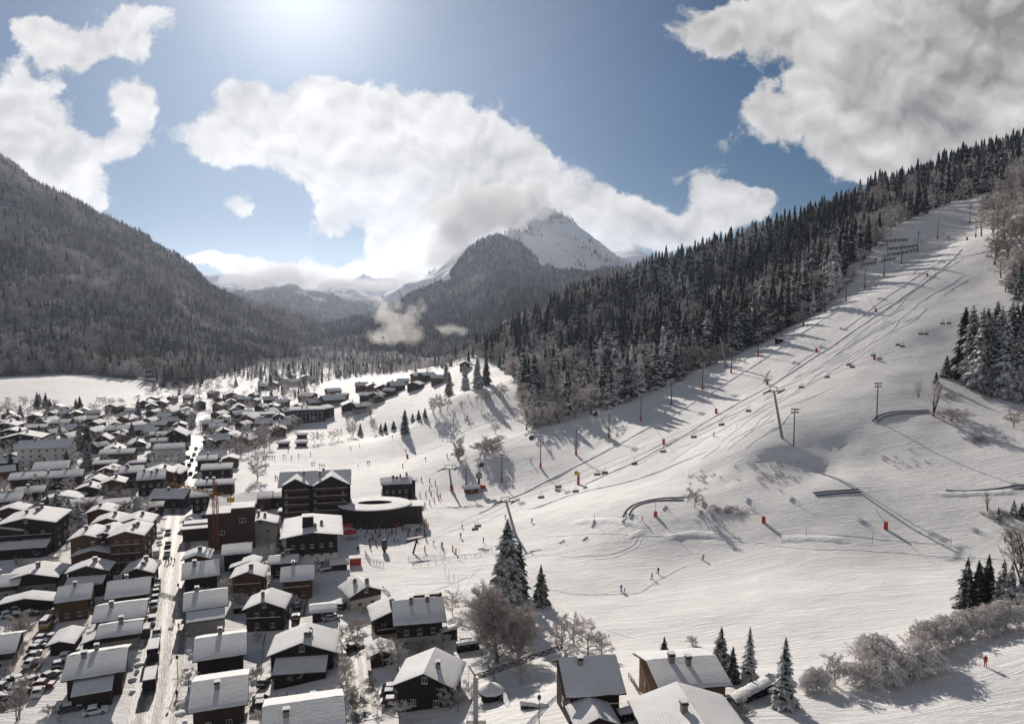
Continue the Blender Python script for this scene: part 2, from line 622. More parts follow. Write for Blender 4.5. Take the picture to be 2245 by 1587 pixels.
M['forest_floor'] = mountain_mat('forest_floor', (0.50, 0.50, 0.51), (0.05, 0.046, 0.045), 0.50, 0.03)
M['snow_peak'] = mountain_mat('snow_peak', (0.74, 0.75, 0.77), (0.12, 0.12, 0.13), 0.655, 0.009, 0.04)
M['far_slope'] = mountain_mat('far_slope', (0.70, 0.71, 0.73), (0.07, 0.07, 0.075), 0.60, 0.004, 0.06)


def mountain(name, pts, world, x0, x1, y0, y1, step, mat, amp, wl, label, floor=-16.0):
    P = [at(*p) for p in pts] + [np.array(w, float) for w in world]
    f = RBF(P, 'lin', 0.5)
    xs, ys = np.arange(x0, x1 + 1, step), np.arange(y0, y1 + 1, step)
    X, Y = np.meshgrid(xs, ys)
    Z = f(X, Y)
    lift = np.clip(Z / 60.0, 0, 1)
    nz = fbm(X, Y, wl, 5, wl * 0.013)
    Z = Z + lift * amp * (nz - 0.15)
    Z = np.maximum(Z, floor)
    fd = Field(xs, ys, Z)
    o = link(name, fd.mesh(name, mat))
    tag(o, label, None, None, 'structure')
    return fd


left_mt = mountain('wooded_mountain',
    [(-250, 260, 1500), (0, 356, 1450), (25, 372, 1450), (45, 402, 1455), (150, 460, 1480), (300, 553, 1520), (450, 660, 1560), (560, 719, 1600), (650, 765, 1620), (715, 803, 1600), (770, 826, 1500),
     (-250, 833, 730), (-100, 825, 760), (0, 824, 765), (120, 828, 750), (250, 862, 705), (350, 872, 690), (450, 862, 745), (560, 852, 820), (640, 838, 930), (720, 828, 1150),
     (150, 640, 1050), (300, 720, 1010), (450, 765, 1060), (0, 600, 1060), (-250, 560, 1050), (560, 785, 1150), (150, 545, 1270), (300, 635, 1280), (0, 470, 1270), (150, 740, 880), (0, 730, 900), (300, 800, 840)],
    [(-1500, 2300, 330), (-900, 2400, 120), (-500, 2200, -10), (-1700, 1500, 420), (-1500, 700, 120), (-1000, 600, -6), (-560, 560, -14), (-330, 640, -12), (-250, 900, -12), (-250, 1300, -14)],
    -1750, -180, 600, 2400, 14, M['forest_floor'], 46.0, 210.0, 'dark wooded mountainside falling from the left to the village')

pyramid = mountain('forested_peak',
    [(1090, 516, 2600), (1060, 528, 2590), (1030, 548, 2560), (1000, 580, 2510), (985, 606, 2480), (930, 628, 2500), (905, 646, 2480), (880, 672, 2450), (800, 698, 2300), (740, 722, 2200), (690, 750, 2100),
     (1120, 522, 2640), (1150, 548, 2680), (1200, 606, 2700), (1260, 622, 2600), (1330, 622, 2500), (1450, 612, 2400), (1600, 600, 2300),
     (1050, 640, 2200), (1090, 590, 2380), (1150, 680, 1950), (950, 712, 1850), (870, 735, 1780), (1000, 690, 1950), (1100, 735, 1650), (1200, 690, 1750), (760, 765, 1650), (830, 770, 1500),
     (700, 796, 1350), (800, 802, 1280), (950, 795, 1280), (1100, 782, 1320), (1250, 765, 1350), (1400, 740, 1400)],
    [(-600, 3200, -60), (-200, 3500, 60), (300, 3600, 80), (800, 3300, 60), (-900, 2400, -30), (-300, 1050, -20), (100, 1080, -20), (600, 1200, 40), (1200, 2200, 160), (-700, 1500, -20)],
    -900, 1250, 1080, 3500, 20, M['forest_floor'], 70.0, 330.0, 'dark forested pyramid mountain at the head of the valley')

snow_pk = mountain('snowy_peak',
    [(1193, 449, 4200), (1180, 458, 4200), (1210, 461, 4170), (1250, 490, 4180), (1290, 516, 4200), (1340, 549, 4250), (1368, 566, 4300), (1130, 490, 4150), (1080, 512, 4150), (1000, 545, 4250), (900, 600, 4300),
     (1400, 590, 4400), (1500, 610, 4400), (1250, 592, 3650), (1190, 560, 3700), (1310, 604, 3600), (1150, 600, 3600), (1050, 640, 3500), (1230, 530, 3950), (1300, 560, 3950)],
    [(200, 5600, -50), (900, 5600, 0), (-600, 5000, -50), (1500, 4600, 100), (-500, 3600, -40), (1200, 3500, 50)],
    -700, 1500, 3300, 5600, 26, M['snow_peak'], 95.0, 420.0, 'tall snow covered peak behind the forested mountain')

mid_hill = mountain('distant_wooded_hill',
    [(540, 662, 4300), (580, 644, 4300), (630, 628, 4400), (665, 640, 4380), (700, 652, 4350), (740, 668, 4300), (790, 690, 4200), (640, 690, 3600), (700, 722, 3200), (560, 715, 3300), (500, 695, 3400), (640, 745, 2900), (450, 700, 3900), (770, 725, 3300)],
    [(-1300, 5200, -60), (-700, 5400, -60), (-1900, 3600, -60), (-400, 4400, -60), (-500, 2700, -40), (-1500, 2800, -40)],
    -2000, -350, 2650, 5400, 26, M['forest_floor'], 70.0, 350.0, 'far wooded hill with an open snowy crest')

far_a = mountain('far_snowy_ridge',
    [(340, 560, 6000), (400, 572, 6000), (435, 586, 6000), (480, 592, 6050), (530, 604, 6100), (570, 598, 6200), (600, 625, 6000), (640, 655, 5900), (480, 640, 5400), (560, 660, 5300), (400, 640, 5400)],
    [(-3200, 7200, -50), (-1800, 7200, -50), (-1300, 6200, -50), (-3600, 5200, 0), (-2200, 4700, -40), (-1500, 4900, -40)],
    -3600, -1250, 4700, 7200, 40, M['far_slope'], 130.0, 600.0, 'far snow covered ridge beyond the wooded mountainside')

far_c = mountain('far_blue_ridge',
    [(700, 650, 5600), (745, 634, 5600), (800, 633, 5600), (850, 642, 5550), (890, 655, 5500), (930, 680, 5400), (760, 690, 5000), (850, 700, 4900)],
    [(-1600, 6600, -50), (-700, 6600, -50), (-2000, 5400, -50), (-300, 5400, -50), (-1000, 4600, -40)],
    -2000, -350, 4600, 6600, 40, M['forest_floor'], 80.0, 500.0, 'low flat topped blue ridge in the far valley')

far_b = mountain('far_rocky_peak',
    [(690, 618, 8000), (722, 608, 8000), (752, 605, 8000), (778, 606, 8000), (793, 596, 8000), (815, 603, 8000), (850, 613, 8000), (885, 630, 8000), (760, 640, 7300), (820, 645, 7300)],
    [(-2600, 9600, -50), (-1000, 9600, -50), (-2900, 8000, 0), (-700, 7900, 0), (-1700, 6700, -40), (-2400, 7000, -40)],
    -2900, -700, 6700, 9600, 40, M['far_slope'], 150.0, 500.0, 'farthest rocky peak rising over the low cloud')

far_d = mountain('far_rounded_summit',
    [(1340, 552, 5600), (1375, 540, 5600), (1395, 541, 5600), (1415, 553, 5600), (1440, 572, 5600), (1380, 600, 5000), (1500, 600, 5600), (1300, 590, 5600)],
    [(500, 6600, 0), (1500, 6600, 0), (1800, 5600, 60), (1000, 4800, 60)],
    400, 1900, 4700, 6600, 40, M['snow_peak'], 40.0, 500.0, 'small rounded snowy summit beyond the spruce ridge')
# ------------------------------------------------------------------ sun, sky, haze, low cloud
sd = Vector(ray(650, -60)).normalized()
SUN_EL, SUN_AZ = math.asin(sd.z), math.atan2(sd.x, sd.y)
sun_l = bpy.data.lights.new('sun', 'SUN')
sun_l.energy = 5.0
sun_l.angle = R(0.53)
sun_l.color = (1.0, 0.92, 0.83)
sun = bpy.data.objects.new('sun', sun_l)
col.objects.link(sun)
sun.rotation_euler = (-sd).to_track_quat('-Z', 'Y').to_euler()
sun.location = (0, 0, 500)

w = bpy.data.worlds.new('World')
scene.world = w
w.use_nodes = True
nt = w.node_tree
nt.nodes.clear()
out = nd(nt, 'ShaderNodeOutputWorld')
bgn = nd(nt, 'ShaderNodeBackground')
sky = nd(nt, 'ShaderNodeTexSky')
sky.sky_type = 'NISHITA'
sky.sun_disc = False
sky.sun_elevation = SUN_EL
sky.sun_rotation = SUN_AZ
sky.altitude = 3000
sky.air_density = 1.0
sky.dust_density = SKY_DUST
sky.ozone_density = 3.0
tc = nd(nt, 'ShaderNodeTexCoord')
sx = nd(nt, 'ShaderNodeSeparateXYZ')
nt.links.new(tc.outputs['Generated'], sx.inputs[0])
yy = mth(nt, 'MAXIMUM', sx.outputs[1], 0.05)
cx = nd(nt, 'ShaderNodeCombineXYZ')
nt.links.new(mth(nt, 'DIVIDE', sx.outputs[0], yy), cx.inputs[0])
nt.links.new(mth(nt, 'DIVIDE', sx.outputs[2], yy), cx.inputs[1])
UV = cx.outputs[0]

CLOUDS = [  # centre and radii of the cumulus heaps, given as directions
    (50, 235, 130, 95, 1.0), (40, 350, 150, 90, 1.1), (140, 390, 110, 75, 1.0), (225, 312, 85, 36, .75), (180, 440, 55, 45, .8),
    (70, 55, 70, 36, 1.10), (150, 95, 90, 42, 1.17), (190, 125, 40, 26, 0.78), (300, 92, 75, 32, 1.04), (320, 25, 110, 42, 1.10), (290, 215, 72, 52, 1.10), (300, 255, 32, 40, 0.65),
    (480, 312, 85, 56, .95), (600, 300, 190, 66, 1.1), (545, 205, 80, 38, .8), (690, 190, 75, 56, .95), (740, 235, 70, 52, .9), (860, 262, 130, 80, 1.1),
    (850, 350, 210, 80, 1.1), (960, 335, 150, 95, 1.1), (1070, 395, 145, 105, 1.15), (1130, 405, 62, 80, 1.0), (960, 445, 150, 80, 1.1), (1010, 510, 140, 80, 1.1), (900, 565, 75, 50, .9), (725, 372, 90, 36, .8), (1020, 450, 150, 90, 1.0),
    (528, 443, 46, 36, 1.10), (715, 487, 58, 38, 0.98), (985, 228, 42, 32, 0.85), (765, 432, 70, 36, 0.91), (830, 530, 30, 24, .35),
    (430, 568, 55, 16, .9), (505, 580, 95, 26, 1.0), (610, 598, 90, 44, 1.1), (690, 618, 110, 34, 1.1), (820, 622, 75, 26, 1.0), (818, 586, 46, 14, .7), (900, 625, 60, 30, 1.0),
    (1268, 462, 58, 38, .9), (1335, 470, 80, 44, 1.0), (1405, 505, 100, 55, 1.1), (1290, 500, 80, 55, 1.0), (1480, 525, 44, 22, .7),
    (1605, 458, 95, 46, 1.1), (1555, 495, 80, 45, 1.0), (1650, 430, 52, 28, .8), (1560, 400, 80, 50, 0.55), (1620, 320, 60, 30, 0.39), (1500, 380, 40, 30, .3),
    (1560, 62, 105, 66, 1.0), (1700, 35, 160, 66, 1.05), (1900, 95, 170, 130, 1.2), (1985, 205, 185, 140, 1.2), (1885, 280, 125, 100, 1.1), (2110, 95, 180, 130, 1.1), (2060, 275, 150, 95, 1.0),
    (1850, 345, 60, 50, .8), (2220, 40, 130, 110, 1.0), (1670, 250, 75, 46, 0.65), (1700, 290, 50, 40, 0.59), (1790, 165, 60, 60, 0.78), (2180, 190, 110, 60, .6), (2400, 200, 200, 150, 1.0), (-200, 200, 150, 150, .9),
    (1100, 455, 130, 62, 1.1)]
SHADE = [(1085, 400, 62, 62, 1.0), (1060, 460, 110, 40, .8), (1160, 470, 60, 30, .6), (800, 385, 140, 35, .45), (1400, 495, 80, 40, .4), (1960, 190, 170, 110, .75), (2080, 300, 110, 70, .8), (2230, 60, 90, 70, 1.1), (2150, 20, 120, 50, .8), (1640, 70, 120, 40, .5),
         (60, 330, 90, 60, .35), (640, 615, 60, 22, .35), (1590, 485, 70, 30, .35), (2130, 200, 90, 60, .7)]


def dir_uv(px, py):
    d = ray(px, py)
    return d[0] / d[1], d[2] / d[1]


def blob_sum(nt, uv, blobs):
    tot = None
    for px, py, rx, ry, s in blobs:
        u, v = dir_uv(px, py)
        k = 1.0 / FPX
        mp = nd(nt, 'ShaderNodeVectorMath', operation='SUBTRACT')
        nt.links.new(uv, mp.inputs[0])
        mp.inputs[1].default_value = (u, v, 0)
        m2 = nd(nt, 'ShaderNodeVectorMath', operation='MULTIPLY')
        nt.links.new(mp.outputs[0], m2.inputs[0])
        m2.inputs[1].default_value = (1 / (rx * k), 1 / (ry * k), 0)
        dt = nd(nt, 'ShaderNodeVectorMath', operation='DOT_PRODUCT')
        nt.links.new(m2.outputs[0], dt.inputs[0])
        nt.links.new(m2.outputs[0], dt.inputs[1])
        # a soft bell: s / (1 + q^2)
        q2 = mth(nt, 'MULTIPLY_ADD', dt.outputs['Value'], dt.outputs['Value'], 1.0)
        g = mth(nt, 'DIVIDE', s, q2)
        tot = g if tot is None else mth(nt, 'ADD', tot, g)
    return tot


# the clouds' ragged edges: the look-up direction itself is pushed about by noise
wn = nd(nt, 'ShaderNodeTexNoise')
wn.inputs['Scale'].default_value = 9.0
wn.inputs['Detail'].default_value = 7.0
wn.inputs['Roughness'].default_value = 0.62
nt.links.new(UV, wn.inputs['Vector'])
ws = nd(nt, 'ShaderNodeVectorMath', operation='MULTIPLY_ADD')
nt.links.new(wn.outputs['Color'], ws.inputs[0])
ws.inputs[1].default_value = (0.075, 0.06, 0)
ws.inputs[2].default_value = (-0.0375, -0.03, 0)
wa = nd(nt, 'ShaderNodeVectorMath', operation='ADD')
nt.links.new(UV, wa.inputs[0])
nt.links.new(ws.outputs[0], wa.inputs[1])
UVW = wa.outputs[0]
S = blob_sum(nt, UVW, [(a, b, rx * .9, ry * .9, s_) for a, b, rx, ry, s_ in CLOUDS])
n1a = noise_tex(nt, UVW, 17.0, 9, 0.62, 0.15)
n1b = noise_tex(nt, UVW, 6.5, 4, 0.5, 0.1)
n1 = mth(nt, 'MULTIPLY_ADD', n1a, .82, mth(nt, 'MULTIPLY', n1b, .42))
# the same noise a little nearer the sun: the difference shades the billows
off = nd(nt, 'ShaderNodeVectorMath', operation='ADD')
nt.links.new(UVW, off.inputs[0])
su, sv = dir_uv(650, -60)
off.inputs[1].default_value = (-0.006, 0.016, 0)
n2 = noise_tex(nt, off.outputs[0], 11.0, 3, 0.5, 0.2)
n3 = noise_tex(nt, UVW, 11.0, 3, 0.5, 0.2)
den = mth(nt, 'MULTIPLY_ADD', mth(nt, 'SUBTRACT', n1, 0.655), mth(nt, 'MINIMUM', mth(nt, 'MULTIPLY', S, 4.2), 2.9), S)
mr = nd(nt, 'ShaderNodeMapRange', interpolation_type='SMOOTHSTEP')
nt.links.new(den, mr.inputs[0])
mr.inputs[1].default_value = 0.60
mr.inputs[2].default_value = 1.04
mask = mr.outputs[0]
sh = blob_sum(nt, UVW, SHADE)
relief = mth(nt, 'MULTIPLY', mth(nt, 'SUBTRACT', n3, n2), 1.9)
thick = mth(nt, 'MULTIPLY', mth(nt, 'MINIMUM', sh, 1.3), 0.36)
lum = mth(nt, 'SUBTRACT', mth(nt, 'ADD', 0.93, relief), thick)
lum = mth(nt, 'MINIMUM', mth(nt, 'MAXIMUM', lum, 0.35), 1.15)
cl = nd(nt, 'ShaderNodeVectorMath', operation='SCALE')
cl.inputs[0].default_value = (CLOUD_C[0], CLOUD_C[1], CLOUD_C[2])
nt.links.new(lum, cl.inputs['Scale'])
# no cumulus below the horizon or behind the viewer's half of the sky
front = mth(nt, 'GREATER_THAN', sx.outputs[1], 0.08)
mask = mth(nt, 'MULTIPLY', mask, front)
# unseen broken cloud added behind the viewer to brighten the shaded sides
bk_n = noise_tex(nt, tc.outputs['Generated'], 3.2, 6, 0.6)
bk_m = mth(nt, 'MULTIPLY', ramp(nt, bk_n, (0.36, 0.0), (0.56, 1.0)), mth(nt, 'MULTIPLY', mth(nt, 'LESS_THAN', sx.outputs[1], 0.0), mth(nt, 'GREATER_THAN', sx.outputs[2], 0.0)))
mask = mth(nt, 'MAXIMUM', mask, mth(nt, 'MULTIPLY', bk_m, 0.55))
skm = nd(nt, 'ShaderNodeVectorMath', operation='MULTIPLY')
nt.links.new(sky.outputs[0], skm.inputs[0])
skm.inputs[1].default_value = SKY_TINT
hs = nd(nt, 'ShaderNodeHueSaturation')
hs.inputs['Saturation'].default_value = 1.42
nt.links.new(skm.outputs[0], hs.inputs['Color'])
# the bright aureole of the thin high haze round the sun, and a clearer, darker band low down
dsun = nd(nt, 'ShaderNodeVectorMath', operation='DOT_PRODUCT')
nt.links.new(tc.outputs['Generated'], dsun.inputs[0])
dsun.inputs[1].default_value = sd
tt = mth(nt, 'SUBTRACT', 1.0, dsun.outputs['Value'])
glow = mth(nt, 'ADD', mth(nt, 'MULTIPLY', mth(nt, 'EXPONENT', mth(nt, 'MULTIPLY', tt, -1 / .005)), .55), mth(nt, 'MULTIPLY', mth(nt, 'EXPONENT', mth(nt, 'MULTIPLY', tt, -1 / .05)), .24))
low = mth(nt, 'MINIMUM', mth(nt, 'MULTIPLY_ADD', mth(nt, 'MAXIMUM', sx.outputs[2], 0.0), 1.7, .52), 1.0)
sk2 = nd(nt, 'ShaderNodeVectorMath', operation='SCALE')
nt.links.new(hs.outputs[0], sk2.inputs[0])
nt.links.new(low, sk2.inputs['Scale'])
gcol = nd(nt, 'ShaderNodeVectorMath', operation='SCALE')
gcol.inputs[0].default_value = (1.0 / SKY_STR, .965 / SKY_STR, .93 / SKY_STR)
nt.links.new(glow, gcol.inputs['Scale'])
sk3 = nd(nt, 'ShaderNodeVectorMath', operation='ADD')
nt.links.new(sk2.outputs[0], sk3.inputs[0])
nt.links.new(gcol.outputs[0], sk3.inputs[1])
cdiv = nd(nt, 'ShaderNodeVectorMath', operation='SCALE')
nt.links.new(cl.outputs[0], cdiv.inputs[0])
cdiv.inputs['Scale'].default_value = 1.0 / SKY_STR
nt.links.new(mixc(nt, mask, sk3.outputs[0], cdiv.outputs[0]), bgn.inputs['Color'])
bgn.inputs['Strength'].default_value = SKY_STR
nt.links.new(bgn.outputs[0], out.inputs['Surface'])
w.cycles.sampling_method = 'MANUAL'
w.cycles.sample_map_resolution = 512


def volume_mat(name, c, density, aniso):
    m = bpy.data.materials.new(name)
    m.use_nodes = True
    t = m.node_tree
    t.nodes.clear()
    o = nd(t, 'ShaderNodeOutputMaterial')
    v = nd(t, 'ShaderNodeVolumePrincipled')
    v.inputs['Color'].default_value = (*c, 1)
    v.inputs['Density'].default_value = density
    v.inputs['Anisotropy'].default_value = aniso
    t.links.new(v.outputs[0], o.inputs['Volume'])
    m.cycles.homogeneous_volume = True
    return m


if HAZE > 0:
    hz = MB().box((0, 5000, 450), (14000, 13600, 960)).build('haze', volume_mat('haze_air', (0.66, 0.77, 0.97), HAZE, HAZE_G))
    tag(hz, 'thin blue valley haze', None, None, 'stuff')


def cloud_object(name, blobs, vox, amp, wl, mat, label, seed):
    """a heap of overlapping puffs fused into one closed, billowing body"""
    rng = random.Random(seed)
    bm = bmesh.new()
    for (px, py, d, rx, ry, rz) in blobs:
        c = at(px, py, d)
        k = d / FPX
        mtx = Matrix.Translation(Vector(c)) @ Matrix.Diagonal((rx * k, rz, ry * k, 1))
        bmesh.ops.create_icosphere(bm, subdivisions=3, radius=1.0, matrix=mtx)
    me = bpy.data.meshes.new(name)
    bm.to_mesh(me)
    bm.free()
    tmp = bpy.data.objects.new('tmp', me)
    col.objects.link(tmp)
    rm = tmp.modifiers.new('r', 'REMESH')
    rm.mode = 'VOXEL'
    rm.voxel_size = vox
    dg = bpy.context.evaluated_depsgraph_get()
    me2 = bpy.data.meshes.new_from_object(tmp.evaluated_get(dg))
    bpy.data.objects.remove(tmp)
    n = len(me2.vertices)
    co = np.empty(n * 3)
    me2.vertices.foreach_get('co', co)
    co = co.reshape(-1, 3)
    no = np.array([v.normal[:] for v in me2.vertices])
    sdv = seed * 7.3
    a = np.array([mnoise.fractal(Vector(c) / wl + Vector((sdv, 0, 0)), 0.8, 2.1, 5) for c in co])
    co = co + no * (amp * a)[:, None]
    me2.vertices.foreach_set('co', co.ravel())
    me2.materials.clear()
    me2.materials.append(mat)
    me2.update()
    o = link(name, me2)
    tag(o, label, None, None, 'stuff')
    return o
# ------------------------------------------------------------------ trees
def spruce_parts(h, r, layers, nb, seed, seg=2, shape=0.82, bare=0.06):
    """trunk and crown: whorls of drooping boughs, each a ridged fan, longer towards the ground"""
    rng = random.Random(seed)
    cr = MB()
    for i in range(layers):
        t = (i + 0.5) / layers
        z = h * (bare + (1 - bare) * (t ** 0.92))
        Rr = r * (1 - t) ** shape * (0.82 + 0.3 * rng.random()) + 0.12
        n = max(4, int(nb * (0.55 + 0.45 * (1 - t))))
        a0 = rng.random() * 6.28
        for k in range(n):
            if rng.random() < 0.07:
                continue
            a = a0 + 6.283 * (k + rng.uniform(-.35, .35)) / n
            L = Rr * rng.uniform(0.55, 1.2)
            dr = L * rng.uniform(0.22, 0.55) * (1.15 - 0.6 * t)
            ca, sa = math.cos(a), math.sin(a)
            wd = L * rng.uniform(0.22, 0.34)
            zz = z + rng.uniform(-.25, .25) * h / layers

            def P(s, side, dz):
                x, y = L * s, side
                return (x * ca - y * sa, x * sa + y * ca, zz - dr * (s ** 1.5) + 0.10 * L * math.sin(3.14 * s) + dz)
            if seg >= 3:
                S = (0.05, 0.4, 0.75, 1.0)
                Wd = (0.25, 1.0, 0.8, 0.0)
            else:
                S = (0.05, 0.55, 1.0)
                Wd = (0.35, 1.0, 0.0)
            sp = [P(s, 0, 0) for s in S]
            lf = [P(s * 0.97, wd * q, -wd * q * rng.uniform(.35, .75)) for s, q in zip(S, Wd)]
            rt = [P(s * 0.97, -wd * q, -wd * q * rng.uniform(.35, .75)) for s, q in zip(S, Wd)]
            o = len(cr.v)
            m = len(S)
            fs = []
            for j in range(m - 1):
                if j == m - 2:
                    fs += [(j, j + 1, m + j), (j, 2 * m + j, j + 1)]
                else:
                    fs += [(j, j + 1, m + j + 1, m + j), (j, 2 * m + j, 2 * m + j + 1, j + 1)]
            cr.add(sp + lf + rt, fs)
            if seg >= 3:  # hanging side sprays
                for s in (0.35, 0.6, 0.85):
                    for sg in (-1, 1):
                        b = P(s, 0, 0)
                        ll = wd * rng.uniform(1.0, 1.7) * (1.2 - s)
                        e = P(min(1.05, s + 0.25), sg * ll, -ll * rng.uniform(.4, .9))
                        f = P(s - 0.12, sg * ll * 0.7, -ll * rng.uniform(.5, .9))
                        cr.add([b, e, f], [(0, 1, 2) if sg > 0 else (0, 2, 1)])
    # the dense heart of the crown
    m = 9
    prof = []
    for i in range(m):
        t = i / (m - 1)
        z = h * (bare + .03 + (0.95 - bare) * t)
        prof.append((max(.04, r * .60 * (1 - t) ** shape * (1.12 if i % 2 else .82)), z))
    for (ra, za), (rb_, zb) in zip(prof, prof[1:]):
        k = 7
        ph = rng.random() * 6
        a_ = [(ra * math.cos(6.283 * q / k + ph) * rng.uniform(.8, 1.15), ra * math.sin(6.283 * q / k + ph) * rng.uniform(.8, 1.15), za) for q in range(k)]
        b_ = [(rb_ * math.cos(6.283 * q / k + ph), rb_ * math.sin(6.283 * q / k + ph), zb) for q in range(k)]
        cr.add(a_ + b_, [(q, (q + 1) % k, k + (q + 1) % k, k + q) for q in range(k)])
    cr.tube([(0, 0, h * 0.93), (0, 0, h * 1.0)], [0.12, 0.03], 4)
    tr = MB().tube([(0, 0, -1.2), (0, 0, h * 0.35), (0, 0, h * 0.96)], [h * 0.018 + .06, h * 0.013 + .04, 0.03], 7)
    return tr, cr


def ribbon(mb, p0, p1, w, rng, mi=0):
    d = (p1 - p0)
    q = Vector((rng.uniform(-1, 1), rng.uniform(-1, 1), rng.uniform(-1, 1)))
    s = d.cross(q)
    if s.length < 1e-6:
        return
    s = s.normalized() * w
    mb.add([p0 - s, p0 + s, p1 + s * 0.45, p1 - s * 0.45], [(0, 1, 2, 3)], mi)


def broad_parts(h, spread, seed, limbs=7, sub=(5, 5, 5), w=0.03, stems=1, low=0.25, droop=0.0, rad=None, up=0.75):
    """a leafless frosted tree: forking limbs ending in many fine twigs"""
    rng = random.Random(seed)
    tr, cr = MB(), MB()
    rad = rad or h * 0.02
    for st in range(stems):
        a = rng.random() * 6.28
        lean = 0.0 if stems == 1 else rng.uniform(.12, .42)
        base = Vector((rng.uniform(-.3, .3), rng.uniform(-.3, .3), 0)) * (0 if stems == 1 else 1)
        top = base + Vector((math.cos(a) * lean * h * .6, math.sin(a) * lean * h * .6, h * 0.72))
        mid = base.lerp(top, 0.45) + Vector((rng.uniform(-.05, .05) * h, rng.uniform(-.05, .05) * h, 0))
        tr.tube([base - Vector((0, 0, 1.0)), base.lerp(mid, .5), mid, top], [rad * 1.3, rad, rad * .75, rad * .25], 6)
        for i in range(limbs):
            t = low + (1 - low) * (i + rng.random() * .6) / limbs
            p = base.lerp(mid, t / .45 * 1.0) if t < .45 else mid.lerp(top, (t - .45) / .55)
            ang = i * 2.4 + rng.uniform(-.5, .5)
            L = spread * rng.uniform(.72, 1.1) * (1.0 - 0.45 * t)
            d = Vector((math.cos(ang), math.sin(ang), rng.uniform(.35, 1.0) * up)).normalized()
            e = p + d * L
            m = p.lerp(e, .5) + Vector((0, 0, L * 0.08))
            e.z -= droop * L
            tr.tube([p, m, e], [rad * .5, rad * .32, rad * .12], 4, cap=False)
            for j in range(sub[0]):
                s = rng.uniform(.25, 1.0)
                p1 = p.lerp(m, s * 2) if s < .5 else m.lerp(e, s * 2 - 1)
                d1 = (d + Vector((rng.uniform(-1, 1), rng.uniform(-1, 1), rng.uniform(-.5, .9)))).normalized()
                l1 = L * rng.uniform(.32, .55)
                e1 = p1 + d1 * l1
                e1.z -= droop * l1 * 1.2
                ribbon(cr, p1, e1, w * 1.3, rng)
                for k in range(sub[1]):
                    p2 = p1.lerp(e1, rng.uniform(.25, 1))
                    d2 = (d1 + Vector((rng.uniform(-1, 1), rng.uniform(-1, 1), rng.uniform(-.6, .9)))).normalized()
                    l2 = l1 * rng.uniform(.35, .65)
                    e2 = p2 + d2 * l2
                    e2.z -= droop * l2 * 1.6
                    ribbon(cr, p2, e2, w, rng)
                    for q in range(sub[2]):
                        p3 = p2.lerp(e2, rng.uniform(.2, 1))
                        d3 = (d2 + Vector((rng.uniform(-1, 1), rng.uniform(-1, 1), rng.uniform(-.7, .8)))).normalized()
                        e3 = p3 + d3 * l2 * rng.uniform(.35, .7)
                        e3.z -= droop * l2 * .7
                        ribbon(cr, p3, e3, w * .8, rng)
    return tr, cr


def joined(name, tr, cr, mats):
    mb = MB()
    mb.add(cr.v, cr.f, 0)
    mb.add(tr.v, tr.f, 1)
    return mb.mesh(name, mats)


# far stock for the wooded slopes: light meshes, drawn many times
def far_spruce(h, r, seed):
    tr, cr = spruce_parts(h, r, 7, 7, seed, 2, .68)
    return joined('forest_spruce', MB().tube([(0, 0, -1), (0, 0, h * .3)], [.25, .2], 4), cr, [M['needles_far'], M['bark']])


def far_crown(h, r, seed, mat):
    rng = random.Random(seed)
    mb = MB()
    for k in range(150):
        while True:
            p = Vector((rng.uniform(-1, 1), rng.uniform(-1, 1), rng.uniform(-1, 1)))
            if .35 < p.length < 1:
                break
        p = Vector((p.x * r, p.y * r, h * .56 + p.z * h * .44))
        d = (p - Vector((0, 0, h * .25))).normalized()
        d = (d + Vector((rng.uniform(-.8, .8), rng.uniform(-.8, .8), rng.uniform(-.5, .8)))).normalized()
        ribbon(mb, p, p + d * rng.uniform(.9, 2.0), rng.uniform(.16, .32), rng)
    return joined('forest_crown', MB().tube([(0, 0, -1), (0, 0, h * .4)], [.25, .12], 4), mb, [mat, M['bark']])


stock = bpy.data.collections.new('forest_stock')
for k in range(4):
    stock.objects.link(bpy.data.objects.new(f'a{k}', far_spruce(17 + 2 * k, 3.6 + .3 * k, 50 + k)))
for k in range(3):
    stock.objects.link(bpy.data.objects.new(f'b{k}', far_crown(13 + 2 * k, 4.6, 60 + k, M['twigs_far'])))
for k in range(2):
    stock.objects.link(bpy.data.objects.new(f'c{k}', far_crown(15 + 2 * k, 3.6, 70 + k, M['russet'])))

ng = bpy.data.node_groups.new('scatter_trees', 'GeometryNodeTree')
ng.interface.new_socket('Geometry', in_out='INPUT', socket_type='NodeSocketGeometry')
ng.interface.new_socket('Geometry', in_out='OUTPUT', socket_type='NodeSocketGeometry')
gi, go = ng.nodes.new('NodeGroupInput'), ng.nodes.new('NodeGroupOutput')
ip = ng.nodes.new('GeometryNodeInstanceOnPoints')
ci = ng.nodes.new('GeometryNodeCollectionInfo')
ci.inputs['Collection'].default_value = stock
ci.inputs['Separate Children'].default_value = True
ci.inputs['Reset Children'].default_value = True
ip.inputs['Pick Instance'].default_value = True


def attr(name, typ):
    n = ng.nodes.new('GeometryNodeInputNamedAttribute')
    n.data_type = typ
    n.inputs[0].default_value = name
    return n.outputs[0]


ng.links.new(gi.outputs[0], ip.inputs['Points'])
ng.links.new(ci.outputs[0], ip.inputs['Instance'])
ng.links.new(attr('pick', 'INT'), ip.inputs['Instance Index'])
ng.links.new(attr('size', 'FLOAT'), ip.inputs['Scale'])
cxz = ng.nodes.new('ShaderNodeCombineXYZ')
ng.links.new(attr('turn', 'FLOAT'), cxz.inputs[2])
ng.links.new(cxz.outputs[0], ip.inputs['Rotation'])
ng.links.new(ip.outputs[0], go.inputs[0])


